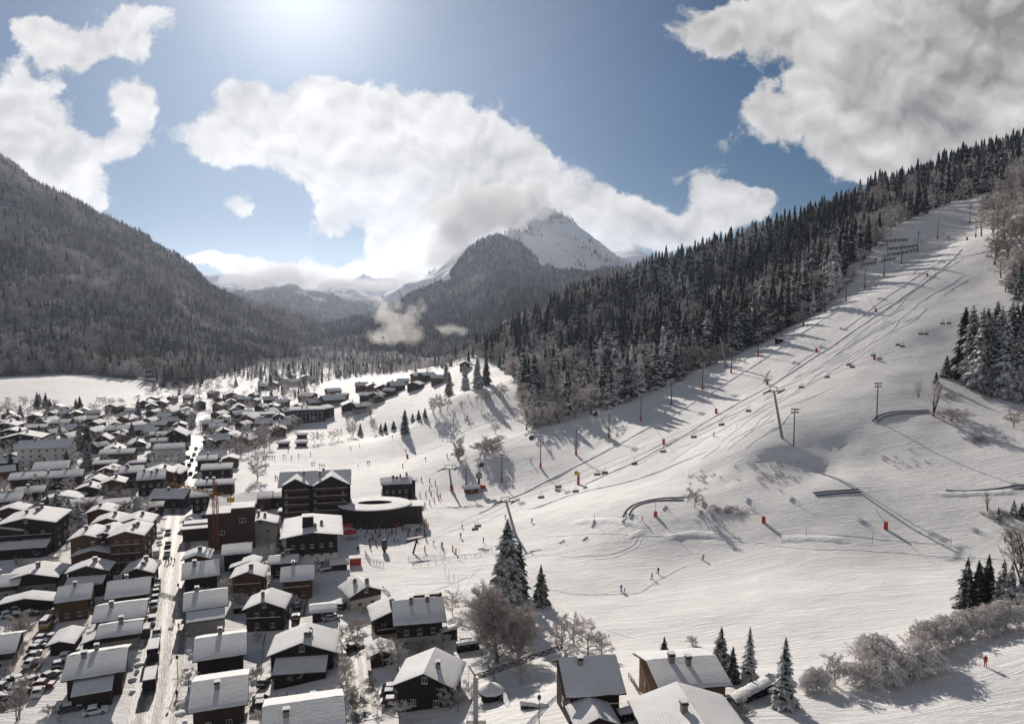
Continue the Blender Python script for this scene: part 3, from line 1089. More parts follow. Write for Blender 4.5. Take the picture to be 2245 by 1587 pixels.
def scatter(name, P, picks, sizes, label):
    n = len(P)
    me = bpy.data.meshes.new(name)
    me.vertices.add(n)
    me.vertices.foreach_set('co', np.asarray(P, float).ravel())
    for nm, typ, v in (('pick', 'INT', picks), ('size', 'FLOAT', sizes), ('turn', 'FLOAT', np.random.default_rng(1).random(n) * 6.28)):
        a = me.attributes.new(nm, typ, 'POINT')
        a.data.foreach_set('value', np.asarray(v, np.int32 if typ == 'INT' else np.float32))
    me.update()
    o = link(name, me)
    md = o.modifiers.new('trees', 'NODES')
    md.node_group = ng
    tag(o, label, None, None, 'stuff')
    return o


rg = np.random.default_rng(5)


def visible_on(fd, p, m=120):
    """keep points that lie in or near the view and are not far behind a crest of their own field"""
    px, py, d = project(p)
    ok = (px > -m) & (px < 2245 + m) & (py > -200) & (py < 1600) & (d > 50)
    # march towards the viewer: drop the points well below the line of sight
    q = p[ok]
    vis = np.ones(len(q), bool)
    for s in np.linspace(0.45, 0.985, 26):
        c = CAM + (q + np.array([0, 0, 22.0]) - CAM) * s
        inside = (c[:, 0] > fd.xs[0]) & (c[:, 0] < fd.xs[-1]) & (c[:, 1] > fd.ys[0]) & (c[:, 1] < fd.ys[-1])
        vis &= ~(inside & (fd.z(c[:, 0], c[:, 1]) > c[:, 2] + 4))
    return q[vis]


def cover(fd, n, zmin, keep=None):
    x = rg.uniform(fd.xs[0], fd.xs[-1], n)
    y = rg.uniform(fd.ys[0], fd.ys[-1], n)
    z = fd.z(x, y)
    p = np.stack([x, y, z], 1)
    p = p[z > zmin]
    p = visible_on(fd, p)
    if keep is not None:
        p = p[keep(p)]
    return p


def coarse(p, wl, seed):
    return fbm(p[:, 0], p[:, 1], wl, 3, seed)


def mixed(p, f_broad, f_russet, wl, seed):
    n = coarse(p, wl, seed)
    r = rg.random(len(p))
    pick = rg.integers(0, 4, len(p))
    br = r < np.clip(f_broad + n * 1.1, 0.03, .95)
    pick[br] = 4 + rg.integers(0, 3, br.sum())
    ru = rg.random(len(p)) < np.clip(f_russet + coarse(p, wl * .7, seed + 9) * .5, 0.01, .6)
    pick[ru] = 7 + rg.integers(0, 2, ru.sum())
    return pick


p = cover(left_mt, int(105000 * DENS), 1.0)
px_, py_, d_ = project(p)
p = p[~((np.asarray(terrain.z(p[:, 0], p[:, 1])) > p[:, 2] - 0.5) & (p[:, 1] < 1150))]
pk = mixed(p, .44, .20, 150, 3.3)
scatter('mountain_forest', p - np.array([0, 0, .5]), pk, rg.uniform(.65, 1.15, len(p)), 'frosted forest covering the dark mountainside left of the valley')
print('left forest', len(p))

p = cover(pyramid, int(120000 * DENS), -6.0, lambda p: coarse(p, 260, 5.5) < .62)
# open snow patches high on the right flank and on the shoulder
px_, py_, d_ = project(p)
open_ = (((px_ - 1155) / 16) ** 2 + ((py_ - 585 - (px_ - 1155) * .9) / 14) ** 2 < 1) | (((px_ - 965) / 24) ** 2 + ((py_ - 612) / 14) ** 2 < 1) | (((px_ - 1190) / 14) ** 2 + ((py_ - 592 - (px_ - 1190) * .8) / 12) ** 2 < 1)
p = p[~open_]
pk = mixed(p, .30, .10, 260, 7.7)
scatter('peak_forest', p - np.array([0, 0, .5]), pk, rg.uniform(.8, 1.35, len(p)), 'dark forest covering the pyramid mountain')
print('peak forest', len(p))

p = cover(mid_hill, int(46000 * DENS), -6.0, lambda p: (p[:, 2] < 150 + 60 * coarse(p, 240, 1.5)))
pk = mixed(p, .2, .03, 300, 2.2)
scatter('hill_forest', p - np.array([0, 0, .5]), pk, rg.uniform(1.0, 1.7, len(p)), 'forest below the snowy crest of the distant hill')
print('hill forest', len(p))
p = cover(snow_pk, 9000, 100, lambda p: (coarse(p, 130, 4.4) > .22))
scatter('peak_scattered_spruces', p - np.array([0, 0, .5]), rg.integers(0, 4, len(p)), rg.uniform(.6, 1.3, len(p)), 'scattered spruces below the snowy summit')

# ---------------- the wood above the floodlit run: single trees in front, the rest as a mass
EDGE_PX = [(1120, 900), (1130, 948), (1200, 938), (1290, 914), (1380, 880), (1450, 855), (1560, 805), (1690, 745), (1790, 690), (1850, 640), (1900, 570), (1960, 500), (2050, 465), (2140, 432), (2300, 405)]


def edge_y(px):
    return np.interp(px, [e[0] for e in EDGE_PX], [e[1] for e in EDGE_PX])


n = int(20000)
x = rg.uniform(-60, 560, n)
y = rg.uniform(300, 800, n)
p = np.stack([x, y, terrain.z(x, y)], 1)
px_, py_, d_ = project(p)
ok = (px_ > 1010) & (px_ < 2330) & (py_ < edge_y(px_) - 2) & (d_ > 340)
# western limit: the wood thins out towards the open field
lim = np.interp(py_, [700, 780, 830, 880, 950], [1000, 1045, 1130, 1150, 1150])
ok &= px_ > lim
p = p[ok]
# thin to a natural spacing
order = np.argsort(p[:, 1])
p = p[order]
cell = {}
keep = []
for i, q in enumerate(p):
    c = (int(q[0] // 4.5), int(q[1] // 4.5))
    if any((c[0] + a, c[1] + b) in cell and np.hypot(*(p[cell[(c[0] + a, c[1] + b)]][:2] - q[:2])) < 4.1 for a in (-1, 0, 1) for b in (-1, 0, 1)):
        continue
    cell[c] = i
    keep.append(i)
p = p[keep]
p = visible_on(terrain, p, 60)
px_, py_, d_ = project(p)
depth_in = edge_y(px_) - py_
nz = coarse(p, 60, 6.1)
broad = (rg.random(len(p)) < np.clip(.30 + nz * .9 - (depth_in - 60) / 500 + np.where(px_ < 1320, .25, 0), .05, .9))
sizes = rg.uniform(.5, 1.12, len(p)) * np.where(px_ < 1110, .85, 1.0)
near = np.argsort(d_)
sp_near = [i for i in near if not broad[i]][:185]
br_near = [i for i in near if broad[i]][:210]
wood_sp = [joined('spruce_tree', *spruce_parts(20 + 2 * k, 4.2 + .35 * k, 18, 10, 200 + k, 2, .62), [M['needles'], M['bark']]) for k in range(6)]
wood_br = [joined('frosted_tree', *broad_parts(13 + 1.5 * k, 6.0, 300 + k, 12, (6, 6, 3), .085, 1 + k % 2, .2, .06), [M['twigs'] if k % 3 else M['twigs_pale'], M['frost_bark']]) for k in range(6)]
for idx, (lst, stockm, nm, lab, cat, gp) in enumerate(((sp_near, wood_sp, 'spruce_tree', 'dark snow dusted spruce in the dense wood above the floodlit ski run', 'tree', 'spruces in the wood above the ski run'),
                                                       (br_near, wood_br, 'frosted_tree', 'grey frosted leafless tree in the dense wood above the floodlit ski run', 'tree', 'leafless frosted trees in the wood above the ski run'))):
    for i in lst:
        o = link(nm, stockm[rg.integers(0, 6)], None, p[i] - np.array([0, 0, .4]), float(rg.random() * 6.28), (float(sizes[i] * rg.uniform(.85, 1.25)),) * 2 + (float(sizes[i]),))
        tag(o, lab, cat, gp)
rest = np.ones(len(p), bool)
rest[sp_near] = False
rest[br_near] = False
pk = np.where(broad[rest], rg.integers(4, 7, rest.sum()), rg.integers(0, 4, rest.sum()))
scatter('slope_forest', p[rest] - np.array([0, 0, .4]), pk, sizes[rest] * 1.08, 'dense spruce wood climbing the ridge above the ski run')
print('slope wood', len(p))
# ------------------------------------------------------------------ houses
def window_mesh(w=1.0, h=1.15, shutters=False):
    mb = MB()
    mb.box((0, -0.03, 0), (w, 0.08, h), 0)
    for sx_ in (-1, 1):
        mb.box((sx_ * w * .24, -0.085, 0), (w * .38, 0.03, h * .82), 1)
    mb.box((0, -0.10, -h / 2 - .05), (w + .2, 0.18, .07), 0)
    if shutters:
        for sx_ in (-1, 1):
            mb.box((sx_ * (w * .5 + .27), -0.06, 0), (.48, .07, h), 2)
    return mb


WIN = {'w': window_mesh().mesh('window', [M['white'], M['glass'], M['timber']]), 'd': window_mesh().mesh('window', [M['timber_brown'], M['glass'], M['timber']]),
       's': window_mesh(1.0, 1.1, True).mesh('window', [M['white'], M['glass'], M['timber_brown']])}
WIN_BIG = window_mesh(2.0, 1.3).mesh('window', [M['white'], M['glass'], M['timber']])
DOOR = MB().box((0, -.03, 1.0), (1.0, .1, 2.05), 0).box((0, -.09, 1.45), (.5, .03, .7), 1).box((.36, -.11, 1.0), (.06, .06, .16), 2).mesh('door', [M['timber_brown'], M['glass'], M['metal']])


def chimney(parent, x, y, z, s=0.8, h=1.3, mat='stone'):
    c = link('chimney', MB().box((0, 0, h / 2 - .6), (s, s, h + 1.2)).mesh('chimney', M[mat]), parent, (x, y, z))
    MB().box((0, 0, h + .06), (s + .25, s + .25, .12), 0).box((0, 0, h + .24), (s * .6, s * .6, .24), 0).box((0, 0, h + .43), (s + .2, s + .2, .14), 1).build('chimney_cap', [M['metal_dark'], M['roof_snow']], c)
    return c


def roof_pair(L, W, he, rise, ox=0.9, oy=0.9, t=0.16, snow=0.24, parent=None, mats=('timber', 'roof_snow'), hip=0.0):
    """two roof planes on a ridge along x, under a coat of snow; returns the roof object"""
    sl = rise / (W / 2)
    X0, X1 = -L / 2 - ox, L / 2 + ox
    Yo = W / 2 + oy
    zr, ze = he + rise, he - oy * sl
    r = MB()
    for sg in (-1, 1):
        r.slab([(X0, 0, zr), (X1, 0, zr), (X1, sg * Yo, ze), (X0, sg * Yo, ze)], t)
    ro = r.build('roof', M[mats[0]], parent)
    s = MB()
    i = 0.10
    rng = random.Random(int(L * 1000 + W * 77))
    nx = max(4, int((X1 - X0) / 1.2))
    for sg in (-1, 1):  # the snow: a thin rounded blanket with an uneven lower edge
        rows = []
        for v, hh in ((0.0, snow), (0.45, snow), (0.9, snow * .95), (0.985, snow * .55), (1.0, 0.0)):
            row = []
            for k in range(nx + 1):
                u = k / nx
                x = X0 + i + (X1 - X0 - 2 * i) * u
                edge = 0.0 if v < .9 else rng.uniform(-.10, .05)
                y = (Yo - .05) * v + edge
                hz_ = hh * (1.0 if 0 < k < nx else 0.55) * rng.uniform(.88, 1.12)
                row.append((x, sg * y, zr - sl * y + hz_ + .012))
            rows.append(row)
        n = nx + 1
        vs = [p for row in rows for p in row]
        fs = []
        for a in range(len(rows) - 1):
            for k in range(nx):
                q = (a * n + k, a * n + k + 1, (a + 1) * n + k + 1, (a + 1) * n + k)
                fs.append(q if sg < 0 else q[::-1])
        s.add(vs, fs)
        for k in (0, nx):  # verges
            vv = [rows[a][k] for a in range(len(rows))]
            base = [(p[0], p[1], zr - sl * abs(p[1]) + .006) for p in vv]
            m = len(vv)
            for a in range(m - 1):
                s.add([vv[a], vv[a + 1], base[a + 1], base[a]], [(0, 1, 2, 3)])
    s.build('snow_layer', M[mats[1]], ro, True)
    return ro


def house(px, py, W, L, he, pitch=20, rot=22, style='t', label=None, cat='house', group=None, chim=1, wins=2, balc=0, lean=None, porch=None, ox=.9, oy=.9, name='chalet', at_=None, base=2.5, door=0, sh='w', roofm='timber', hl=2.6):
    """px, py: where the middle of the ridge shows; rot: ridge heading. The house stands on the ground under it."""
    pitch = pitch * 0.88
    W, L = (W * .95 - 1.4, L * .95 - 1.4) if at_ is None and W > 5 and L > 5 else (W, L)
    rise = math.tan(R(pitch)) * W / 2
    p = at_ if at_ is not None else G(px, py, he + rise)
    e = empty(name, p, R(rot))
    tag(e, label, cat, group)
    up, low = {'t': ('timber', None), 's': ('timber', 'stucco'), 'w': ('white', None), 'b': ('plank', None), 'r': ('brick', None), 'c': ('timber', 'cream'), 'k': ('timber_black', None),
               'n': ('timber_brown', None), 'm': ('timber_brown', 'stucco'), 'p': ('cream', None), 'x': ('timber_black', 'white')}[style]
    h1 = hl if low and he > 3.2 else 0.0
    pent = [(-W / 2, max(h1, -base) if h1 else -base), (W / 2, h1 if h1 else -base), (W / 2, he - .02), (0, he + rise - .02), (-W / 2, he - .02)]
    MB().prism(pent, -L / 2, L / 2, 'x').build('wall', M[up], e)
    if h1:
        MB().box((0, 0, (h1 - base) / 2), (L - .16, W - .16, h1 + base)).build('ground_floor', M[low], e)
    ro = roof_pair(L, W, he, rise, ox, oy, parent=e, mats=(roofm, 'roof_snow'))
    rng = random.Random(int(px * 31 + py * 17))
    sl = math.tan(R(pitch))
    for k in range(chim):
        x = rng.uniform(-.3, .3) * L if k else rng.uniform(-.25, .1) * L
        y = rng.choice((-1, 1)) * rng.uniform(.05, .2) * W
        if chim > 1 and k % 2 == 0:
            y = -abs(y)
        chimney(ro, x, y, he + rise - sl * abs(y), rng.uniform(.7, 1.0), rng.uniform(.9, 1.5))
    # which walls face the viewer
    v = Vector((-p.x, -p.y, 0)).normalized()
    ca, sa = math.cos(R(rot)), math.sin(R(rot))
    sides = []
    for nm, n, half, length, ang in (('g', (1, 0), L / 2, W, 90), ('g', (-1, 0), L / 2, W, -90), ('e', (0, 1), W / 2, L, 180), ('e', (0, -1), W / 2, L, 0)):
        nw = Vector((n[0] * ca - n[1] * sa, n[0] * sa + n[1] * ca, 0))
        d = nw.dot(v)
        if d > .15:
            sides.append((d, nm, n, half, length, ang))
    sides.sort(reverse=True)
    for si, (d, nm, n, half, length, ang) in enumerate(sides[:2]):
        if wins <= 0:
            break
        floors = max(1, int((he - .5) / 2.6))
        cnt = max(1, min(wins if si == 0 else max(1, wins - 1), int(length / 2.2)))
        for fl in range(floors):
            z = 1.55 + fl * 2.6
            if z + .6 > he:
                break
            for k in range(cnt):
                u = (k - (cnt - 1) / 2) * length / (cnt + .4)
                inset = .08 if (h1 and z < h1) else 0
                off = half - inset
                pos = (n[0] * off - n[1] * u * 1, n[1] * off + n[0] * u, z)
                if door and fl == 0 and si == 0 and k == cnt // 2:
                    link('door', DOOR, e, (pos[0], pos[1], 0), R(ang))
                else:
                    link('window', WIN[sh], e, pos, R(ang))
        if nm == 'g' and rise > 1.6 and he > 3:
            link('window', WIN[sh], e, (n[0] * half, n[1] * half, he + rise * .32), R(ang))
        if balc and (nm == 'g' or len(sides) == 1 or balc > 1) and si == 0:
            for fl in range(1, max(2, floors)):
                z = .25 + fl * 2.6
                if z + 1.1 > he + (rise * .3 if nm == 'g' else 0):
                    break
                b = MB()
                o = half + .55
                ww = length - .8

                def Q(o_, u, zz):
                    return (n[0] * o_ - n[1] * u, n[1] * o_ + n[0] * u, zz)
                dim = (lambda a, c: (a, c) if n[0] else (c, a))
                b.box(Q(o, 0, z), (*dim(1.1, ww), .14))
                b.box(Q(o + .5, 0, z + .95), (*dim(.1, ww), .1))
                for k in range(int(ww / .32) + 1):
                    b.box(Q(o + .5, -ww / 2 + k * .32, z + .5), (*dim(.05, .14), .86))
                bb = b.build('balcony', M['timber_brown' if style in 'bnm' else 'timber'], e)
                MB().box(Q(o + .5, 0, z + 1.05), (*dim(.2, ww), .1)).build('snow_cap', M['roof_snow'], bb)
    if lean:  # a lower roof along one side: (side 'f','b','l','r'; depth; height; length share)
        sd_, dp, lh, share = lean
        n = {'f': (0, -1), 'b': (0, 1), 'r': (1, 0), 'l': (-1, 0)}[sd_]
        half, length = (W / 2, L) if n[0] == 0 else (L / 2, W)
        ll = length * share
        z0, z1 = lh + dp * .28, lh

        def Q(o_, u, zz):
            return (n[0] * o_ - n[1] * u, n[1] * o_ + n[0] * u, zz)
        s_ = MB().slab([Q(half + .02, -ll / 2, z0), Q(half + .02, ll / 2, z0), Q(half + dp, ll / 2, z1), Q(half + dp, -ll / 2, z1)], .14).build('lean_to_roof', M[roofm], e)
        MB().slab([Q(half + .03, -ll / 2 + .05, z0 + .26), Q(half + .03, ll / 2 - .05, z0 + .26), Q(half + dp - .06, ll / 2 - .05, z1 + .24), Q(half + dp - .06, -ll / 2 + .05, z1 + .24)], .24).build('snow_layer', M['roof_snow'], s_)
        w_ = MB()
        dd = dp - .5
        c0 = Q(half + dd / 2 + .02, 0, (lh - .35 - base) / 2)
        w_.box(c0, (*((dd, ll - .5) if n[0] else (ll - .5, dd)), lh - .35 + base))
        w_.build('lean_to_wall', M[up if lh < 3.4 or not low else low], e)
    return e


H = house
# --- along the main street, left side, nearest first
H(215, 1429, 13.5, 11.5, 5.2, 20, 22, 't', 'big dark chalet with a wide grey roof and front lean-to, left of the street', lean=('f', 4.2, 3.0, .75), chim=2, wins=3)
H(267, 1322, 12, 11.8, 4.6, 19, 22, 't', 'low chalet with a long plain snow roof and single chimney beside the parked vans', chim=1, wins=2)
H(265, 1365, 9, 9.6, 4.2, 19, 22, 's', 'smaller roofed house tucked in front of the long plain roof, pale front wall with garage', lean=('l', 4, 2.6, .8), chim=1)
H(284, 1270, 13, 10.6, 5.2, 22, 22, 't', 'street side chalet with a shaded snow roof crossed by one chimney shadow', chim=1)
H(167, 1282, 12, 8.2, 5.5, 22, 22, 'n', 'brown chalet with snow guards in rows across its roof, above the side lane', chim=1, wins=2)
H(308, 1233, 9.2, 10, 4.6, 24, 104, 't', 'gabled chalet with a dormer wing reaching to the street, its gable to the viewer', chim=2, lean=('r', 3, 3, .6))
H(80, 1243, 14.5, 11, 4.6, 15, 104, 's', 'wide low gabled house with two stacked chimneys, left of the side lane', chim=2, wins=3)
H(62, 1303, 13.5, 6, 2.6, 12, 104, 'k', 'open carport under a wide shallow snow gable in front of parked cars', chim=0, wins=0, cat='carport', name='carport')
H(198, 1231, 11.5, 7.5, 6.2, 20, 104, 't', 'tall chalet with a snow covered terrace roof below its gable', chim=1, balc=1, lean=('l', 4, 3.4, 1.0))
H(212, 1196, 12, 9, 6.4, 17, 104, 'n', 'chalet with a low lit gable standing behind the terrace roof chalet', chim=2, wins=3)
H(287, 1152, 10.5, 13, 11.5, 19, 104, 'n', 'apartment house with stacked orange brown balconies facing the viewer', chim=2, wins=3, balc=1)
H(238, 1156, 8.5, 12, 10.2, 19, 104, 'n', 'brown apartment wing with a small snow gable, middle of three joined gables', chim=1, wins=2)
H(197, 1160, 9.5, 12, 10.2, 19, 104, 'n', 'brown apartment wing with tiled snow gable, farthest from the street', chim=1, wins=2)
H(75, 1122, 18, 16, 10, 14, 104, 'k', 'massive black timber house with a shallow gable and a row of chimneys, beside dark spruces', chim=3, wins=3, balc=1, lean=('l', 5, 3.2, .9))
H(14, 1146, 14, 12, 8, 14, 104, 'k', 'dark gabled house cut by the picture edge beside the massive black house', chim=1, wins=2)
H(5, 1262, 11, 10, 4.2, 17, 22, 's', 'house cut by the picture edge left of the wide low gabled house', chim=1)
H(145, 1388, 6, 9, 2.8, 18, 104, 't', 'small open shed with a plain snow gable between parked cars', chim=0, wins=0, cat='shed', name='shed')
H(-10, 1395, 12, 10, 4.5, 20, 22, 's', 'house at the picture edge beside a round bare shrub, left of the brown lane', chim=1)
# --- right side of the street
H(441, 1231, 14, 9.8, 5.6, 20, 22, 'k', 'long roofed chalet on the right kerb, its snow roof shaded by a pointed shadow', chim=1)
H(434, 1207, 8, 8.5, 6.3, 20, 104, 'n', 'small gabled chalet with two roof windows, just behind the long roofed kerb chalet', chim=1)
H(451, 1296, 13, 10.6, 5.4, 20, 22, 's', 'chalet with a tall central chimney and a lower second roof, right of the street', chim=1, lean=('f', 4.6, 3.6, 1.0))
H(484, 1394, 13, 10.8, 5.6, 20, 20, 'k', 'black chalet with a plain snow roof and slim chimney before the twin roof', chim=1)
H(483, 1488, 14.5, 10.4, 5.0, 19, 18, 't', 'brown fronted chalet nearest the viewer right of the street, with a metal chimney', chim=1)
H(666, 1538, 15, 13.5, 6.0, 21, 16, 't', 'chalet cut by the bottom of the picture with a long chimney shadow on its roof', chim=1, wins=0)
H(668, 1386, 14.5, 10.5, 5.4, 22, 98, 'k', 'large black gabled chalet with a sloping lean-to across its front and twin chimneys', chim=3, wins=2, lean=('l', 4.5, 3.0, .85))
H(587, 1303, 10.6, 9.2, 6.0, 24, 96, 't', 'steep gabled dark chalet with a snowy balcony and a dormer on its right slope', chim=1, balc=1, lean=('r', 3, 2.7, .6))
H(547, 1242, 9.5, 9, 5.6, 22, 100, 'n', 'brown gabled chalet with two dark chimneys and a bare shrub beside its wall', chim=2, balc=1)
H(653, 1241, 12, 9.2, 5.6, 22, 14, 'n', 'square chalet with a big grey roof plane and stone chimney, above an empty white garden', chim=1, balc=2)
H(520, 1192, 11, 8.8, 5.4, 18, 18, 'k', 'dark house under a flat looking grey roof, in front of the construction site', chim=0)
H(551, 1223, 5.6, 6, 5.6, 20, 100, 't', 'narrow gabled annex between the dark flat roof and the brown gabled chalet', chim=0, wins=1, lean=('b', 4, 4, .8))
H(622, 1218, 8, 8.8, 4.6, 17, 14, 't', 'long low roofed house in front of the white inn, frosted shrub before it', chim=2)
H(708, 1325, 6.2, 6.8, 2.8, 17, 14, 'c', 'pale walled garage with a grey snow roof and cars parked before it', chim=0, wins=1, cat='garage', name='garage')
H(791, 1273, 10, 9.5, 4.4, 27, 122, 'c', 'cream walled chalet with a dark timber gable at the edge of the snow field', chim=2, wins=2, hl=3.0)
H(688, 1217, 5, 5, 2.6, 17, 14, 'n', 'little red brown hut right of the small garden spruce', chim=0, wins=1, cat='hut', name='hut')
H(665, 1224, 4.6, 5, 2.4, 17, 14, 't', 'grey roofed hut left of the small garden spruce', chim=0, wins=0, cat='hut', name='hut')
H(743, 1226, 3.4, 4, 2.2, 20, 14, 't', 'tiny hut beside the red ticket stalls', chim=0, wins=0, cat='hut', name='hut')
H(915, 1314, 14, 11.6, 6.4, 24, 12, 'c', 'large chalet with black timber over pale walls, its grey roof plane carrying two chimneys', chim=2, wins=3, hl=3.0)
H(852, 1325, 9, 9, 6.2, 22, 108, 'c', 'gabled wing with a front balcony, joined to the large black and pale chalet', chim=1, wins=2, balc=1)
H(942, 1447, 12, 10.5, 5.0, 27, 84, 'k', 'black gabled chalet with ribbed snow roof beside three snow covered cars', chim=1, wins=2, lean=('r', 3, 3.2, .5))
H(835, 1412, 6, 6.4, 2.8, 24, 104, 't', 'garden shed with snow gable behind a gnarled frosted fruit tree', chim=0, wins=0, cat='shed', name='shed')
# --- nearest right
H(1287, 1440, 12, 9.6, 5.6, 33, 8, 't', 'steep roofed chalet with scalloped snow tiles, side balcony and small turret', chim=1, balc=2, wins=2)
H(1300, 1548, 7, 6.5, 2.6, 26, 100, 't', 'low hipped porch building in front of the steep scalloped roof', chim=0, wins=0)
H(1493, 1443, 13, 12.2, 5.2, 17, 9, 'b', 'sunlit brown plank chalet with two chimneys and a roof window beside the snowy hedge', chim=2, wins=3, sh='d', balc=0)
H(1515, 1545, 15, 13, 4.6, 21, 96, 't', 'broad white roof at the bottom edge with a stone chimney on its ridge', chim=1, wins=0)
# --- middle rows, left of the street
mid = [
    (333, 1031, 15, 11, 9.5, 20, 22, 'x', 'white and black block with a big smooth roof and dormers, beside the street', 3, 3),
    (350, 1022, 14, 11, 8, 19, 104, 'n', 'gabled block directly behind the white and black block', 1, 2),
    (250, 1046, 10, 10, 6, 22, 110, 'n', 'brown gabled chalet lit by the sun, midway left of the street', 1, 2),
    (290, 1021, 14, 10, 7, 17, 22, 't', 'twin roofed house left of the white and black block', 2, 2),
    (196, 1060, 10, 9, 5.5, 20, 104, 't', 'chalet with two overlapping snow gables, left of the lit brown gable', 1, 2),
    (60, 1035, 13, 13, 5, 18, 22, 't', 'long barn roof at the left, joined to a second hall', 1, 0),
    (112, 1033, 13, 12, 5.5, 18, 22, 't', 'second half of the long hall, with a dark gable end', 1, 0),
    (155, 1030, 12, 11, 6, 20, 22, 't', 'roof with a crossing chimney shadow right of the long hall', 1, 1),
    (116, 1011, 15, 15, 6, 20, 22, 't', 'big smooth snow roof behind the long hall', 0, 0),
    (116, 990, 14, 12, 5, 30, 60, 'n', 'pyramid roofed house in front of the white hotel', 1, 1),
    (103, 964, 13, 25, 11, 30, 14, 'w', 'long white hotel with a row of dormers, left among dark spruces', 2, 6),
    (260, 984, 11, 17, 6.5, 18, 14, 'm', 'long house with a snowy dormer roof and lit brown end, centre left', 1, 4),
    (232, 1009, 8, 11, 5, 16, 18, 't', 'plain oblong roof in front of the dormer roof house', 0, 2),
    (312, 1009, 6, 13, 3, 14, 18, 't', 'row of low garages behind the white and black block', 0, 0),
    (373, 972, 12, 15, 8, 20, 16, 'w', 'pale apartment house with roof lights where the street bends', 0, 4),
    (350, 960, 9, 9.5, 6, 19, 18, 't', 'square snow roof left of the pale apartment house', 1, 1),
    (348, 946, 9, 9.5, 6.5, 19, 18, 's', 'house with roof terrace behind the square snow roof', 1, 2),
    (388, 938, 14, 13, 7.5, 33, 100, 'x', 'steep A-shaped chalet with white half-timbered gable near the far street end', 1, 3),
    (228, 951, 9, 9, 6.5, 38, 104, 'x', 'steep white gabled house between two dark spruces', 1, 2),
    (219, 969, 8, 8, 4.5, 28, 60, 't', 'small pointed roof below the steep white gabled house', 0, 1),
    (262, 932, 13, 15, 5, 20, 14, 'n', 'long brown house behind the steep white gable', 1, 2),
    (54, 947, 22, 14, 7, 15, 104, 'k', 'huge dark gabled house at the left with a broad shallow roof', 1, 3),
    (28, 938, 12, 12, 7, 17, 104, 'k', 'dark house half hidden behind the huge dark gable', 1, 1),
    (136, 919, 12, 12, 6, 19, 14, 's', 'square two storey house in the left middle distance', 1, 3),
    (18, 924, 15, 13, 6, 17, 104, 'k', 'dark chalet at the picture edge in the left middle distance', 1, 2),
    (121, 940, 10, 10, 4, 26, 60, 't', 'pyramid roofed house beside frosted shrubs, above the white hotel', 0, 1),
    (83, 930, 11, 12, 5.5, 17, 20, 'k', 'dark low house left of the pyramid roof above the white hotel', 0, 1),
    (15, 1082, 12, 12, 5, 20, 22, 't', 'snow roofed barn at the left edge above the massive black house', 1, 0),
    (69, 1066, 10, 11, 5, 20, 22, 't', 'oblong roofed house between the long hall and the dark spruce clump', 1, 1),
    (141, 1080, 15, 9, 4.5, 15, 104, 't', 'broad low gable in front of the right long hall roof', 1, 1),
    (186, 1092, 9, 13, 4, 14, 18, 'k', 'flat shaded roof right of the dark spruce clump', 0, 0),
    (250, 1094, 9, 12, 4.4, 14, 18, 'k', 'flat shaded roof beside the little street spruce', 0, 0),
    (338, 1100, 8, 7.5, 4, 16, 18, 't', 'small oblong roof by the street in front of the big apartment gables', 0, 1),
    (226, 1108, 10, 10, 5.5, 19, 104, 'n', 'gable behind the apartment wings, farthest of the stepped roofs', 1, 1),
    (244, 1128, 11, 10, 7, 19, 104, 'n', 'gable behind the apartment wings, middle of the stepped roofs', 1, 1),
    (300, 1128, 12, 10, 8, 19, 104, 'n', 'gable behind the apartment house with balconies, nearest the street', 1, 1),
    (30, 1106, 10, 9, 5, 19, 104, 't', 'gabled roof between the left barn and the massive black house', 0, 1),
    (420, 1131, 5, 5, 2.8, 24, 100, 't', 'little gabled kiosk at the right kerb, nearer of two', 0, 0),
    (458, 1120, 5, 5, 3.2, 24, 100, 'n', 'little gabled kiosk by the crane, farther of two', 0, 1),
    (443, 1073, 11, 8, 8.5, 18, 18, 'k', 'tall dark house behind the construction site, right of the street', 0, 2),
    (473, 1051, 10, 16, 5.5, 16, 14, 't', 'long roofed shop with fans and vents, right of the street', 2, 2),
    (477, 1016, 12, 14, 6, 17, 16, 'k', 'double roofed house with a dark entrance front, right of the street', 1, 2),
    (455, 998, 11, 10, 6, 17, 16, 't', 'shingle roof behind the double roofed house', 1, 1),
    (505, 998, 9, 8, 4.5, 20, 104, 'n', 'brown gabled cabin beside the frosted thicket', 0, 1),
    (564, 1079, 11, 12, 5, 17, 14, 'r', 'long reddish hall with a smooth roof, in front of the ski field', 0, 2),
    (609, 1080, 9, 8.5, 4.5, 15, 14, 'k', 'dark annex at the right end of the reddish hall', 0, 1),
    (571, 1131, 13.5, 10, 6.5, 19, 106, 'p', 'pale house with a big hipped looking roof and ventilators, right of the construction block', 2, 2),
    (652, 1096, 8, 7, 3.5, 18, 104, 'k', 'low café pavilion before the double gabled hotel, nearer of two', 0, 0),
    (700, 1080, 8, 15, 3.6, 14, 12, 'k', 'low café pavilion before the double gabled hotel, longer of two', 0, 2),
]
for px, py, W_, L_, he_, pt, rt, st, lab, ch, wn_ in mid:
    H(px, py, W_, L_, he_, pt, rt, st, lab, chim=ch, wins=wn_)

# --- a white inn with a very wide roof and a lift shaft on top
inn = H(685, 1146, 17, 21, 10.0, 9, 104, 'x', 'large inn with a huge flat white roof, black upper floors and white ground floor', 'inn', chim=3, wins=5, name='inn', hl=4.2, ox=1.4, oy=1.8)
lift = MB().box((-3.2, 1.2, 12.6), (3.2, 3.2, 3.4), 0).box((-3.2, 1.2, 14.4), (3.6, 3.6, .2), 1).build('roof_stair_tower', [M['timber_black'], M['roof_snow']], inn)
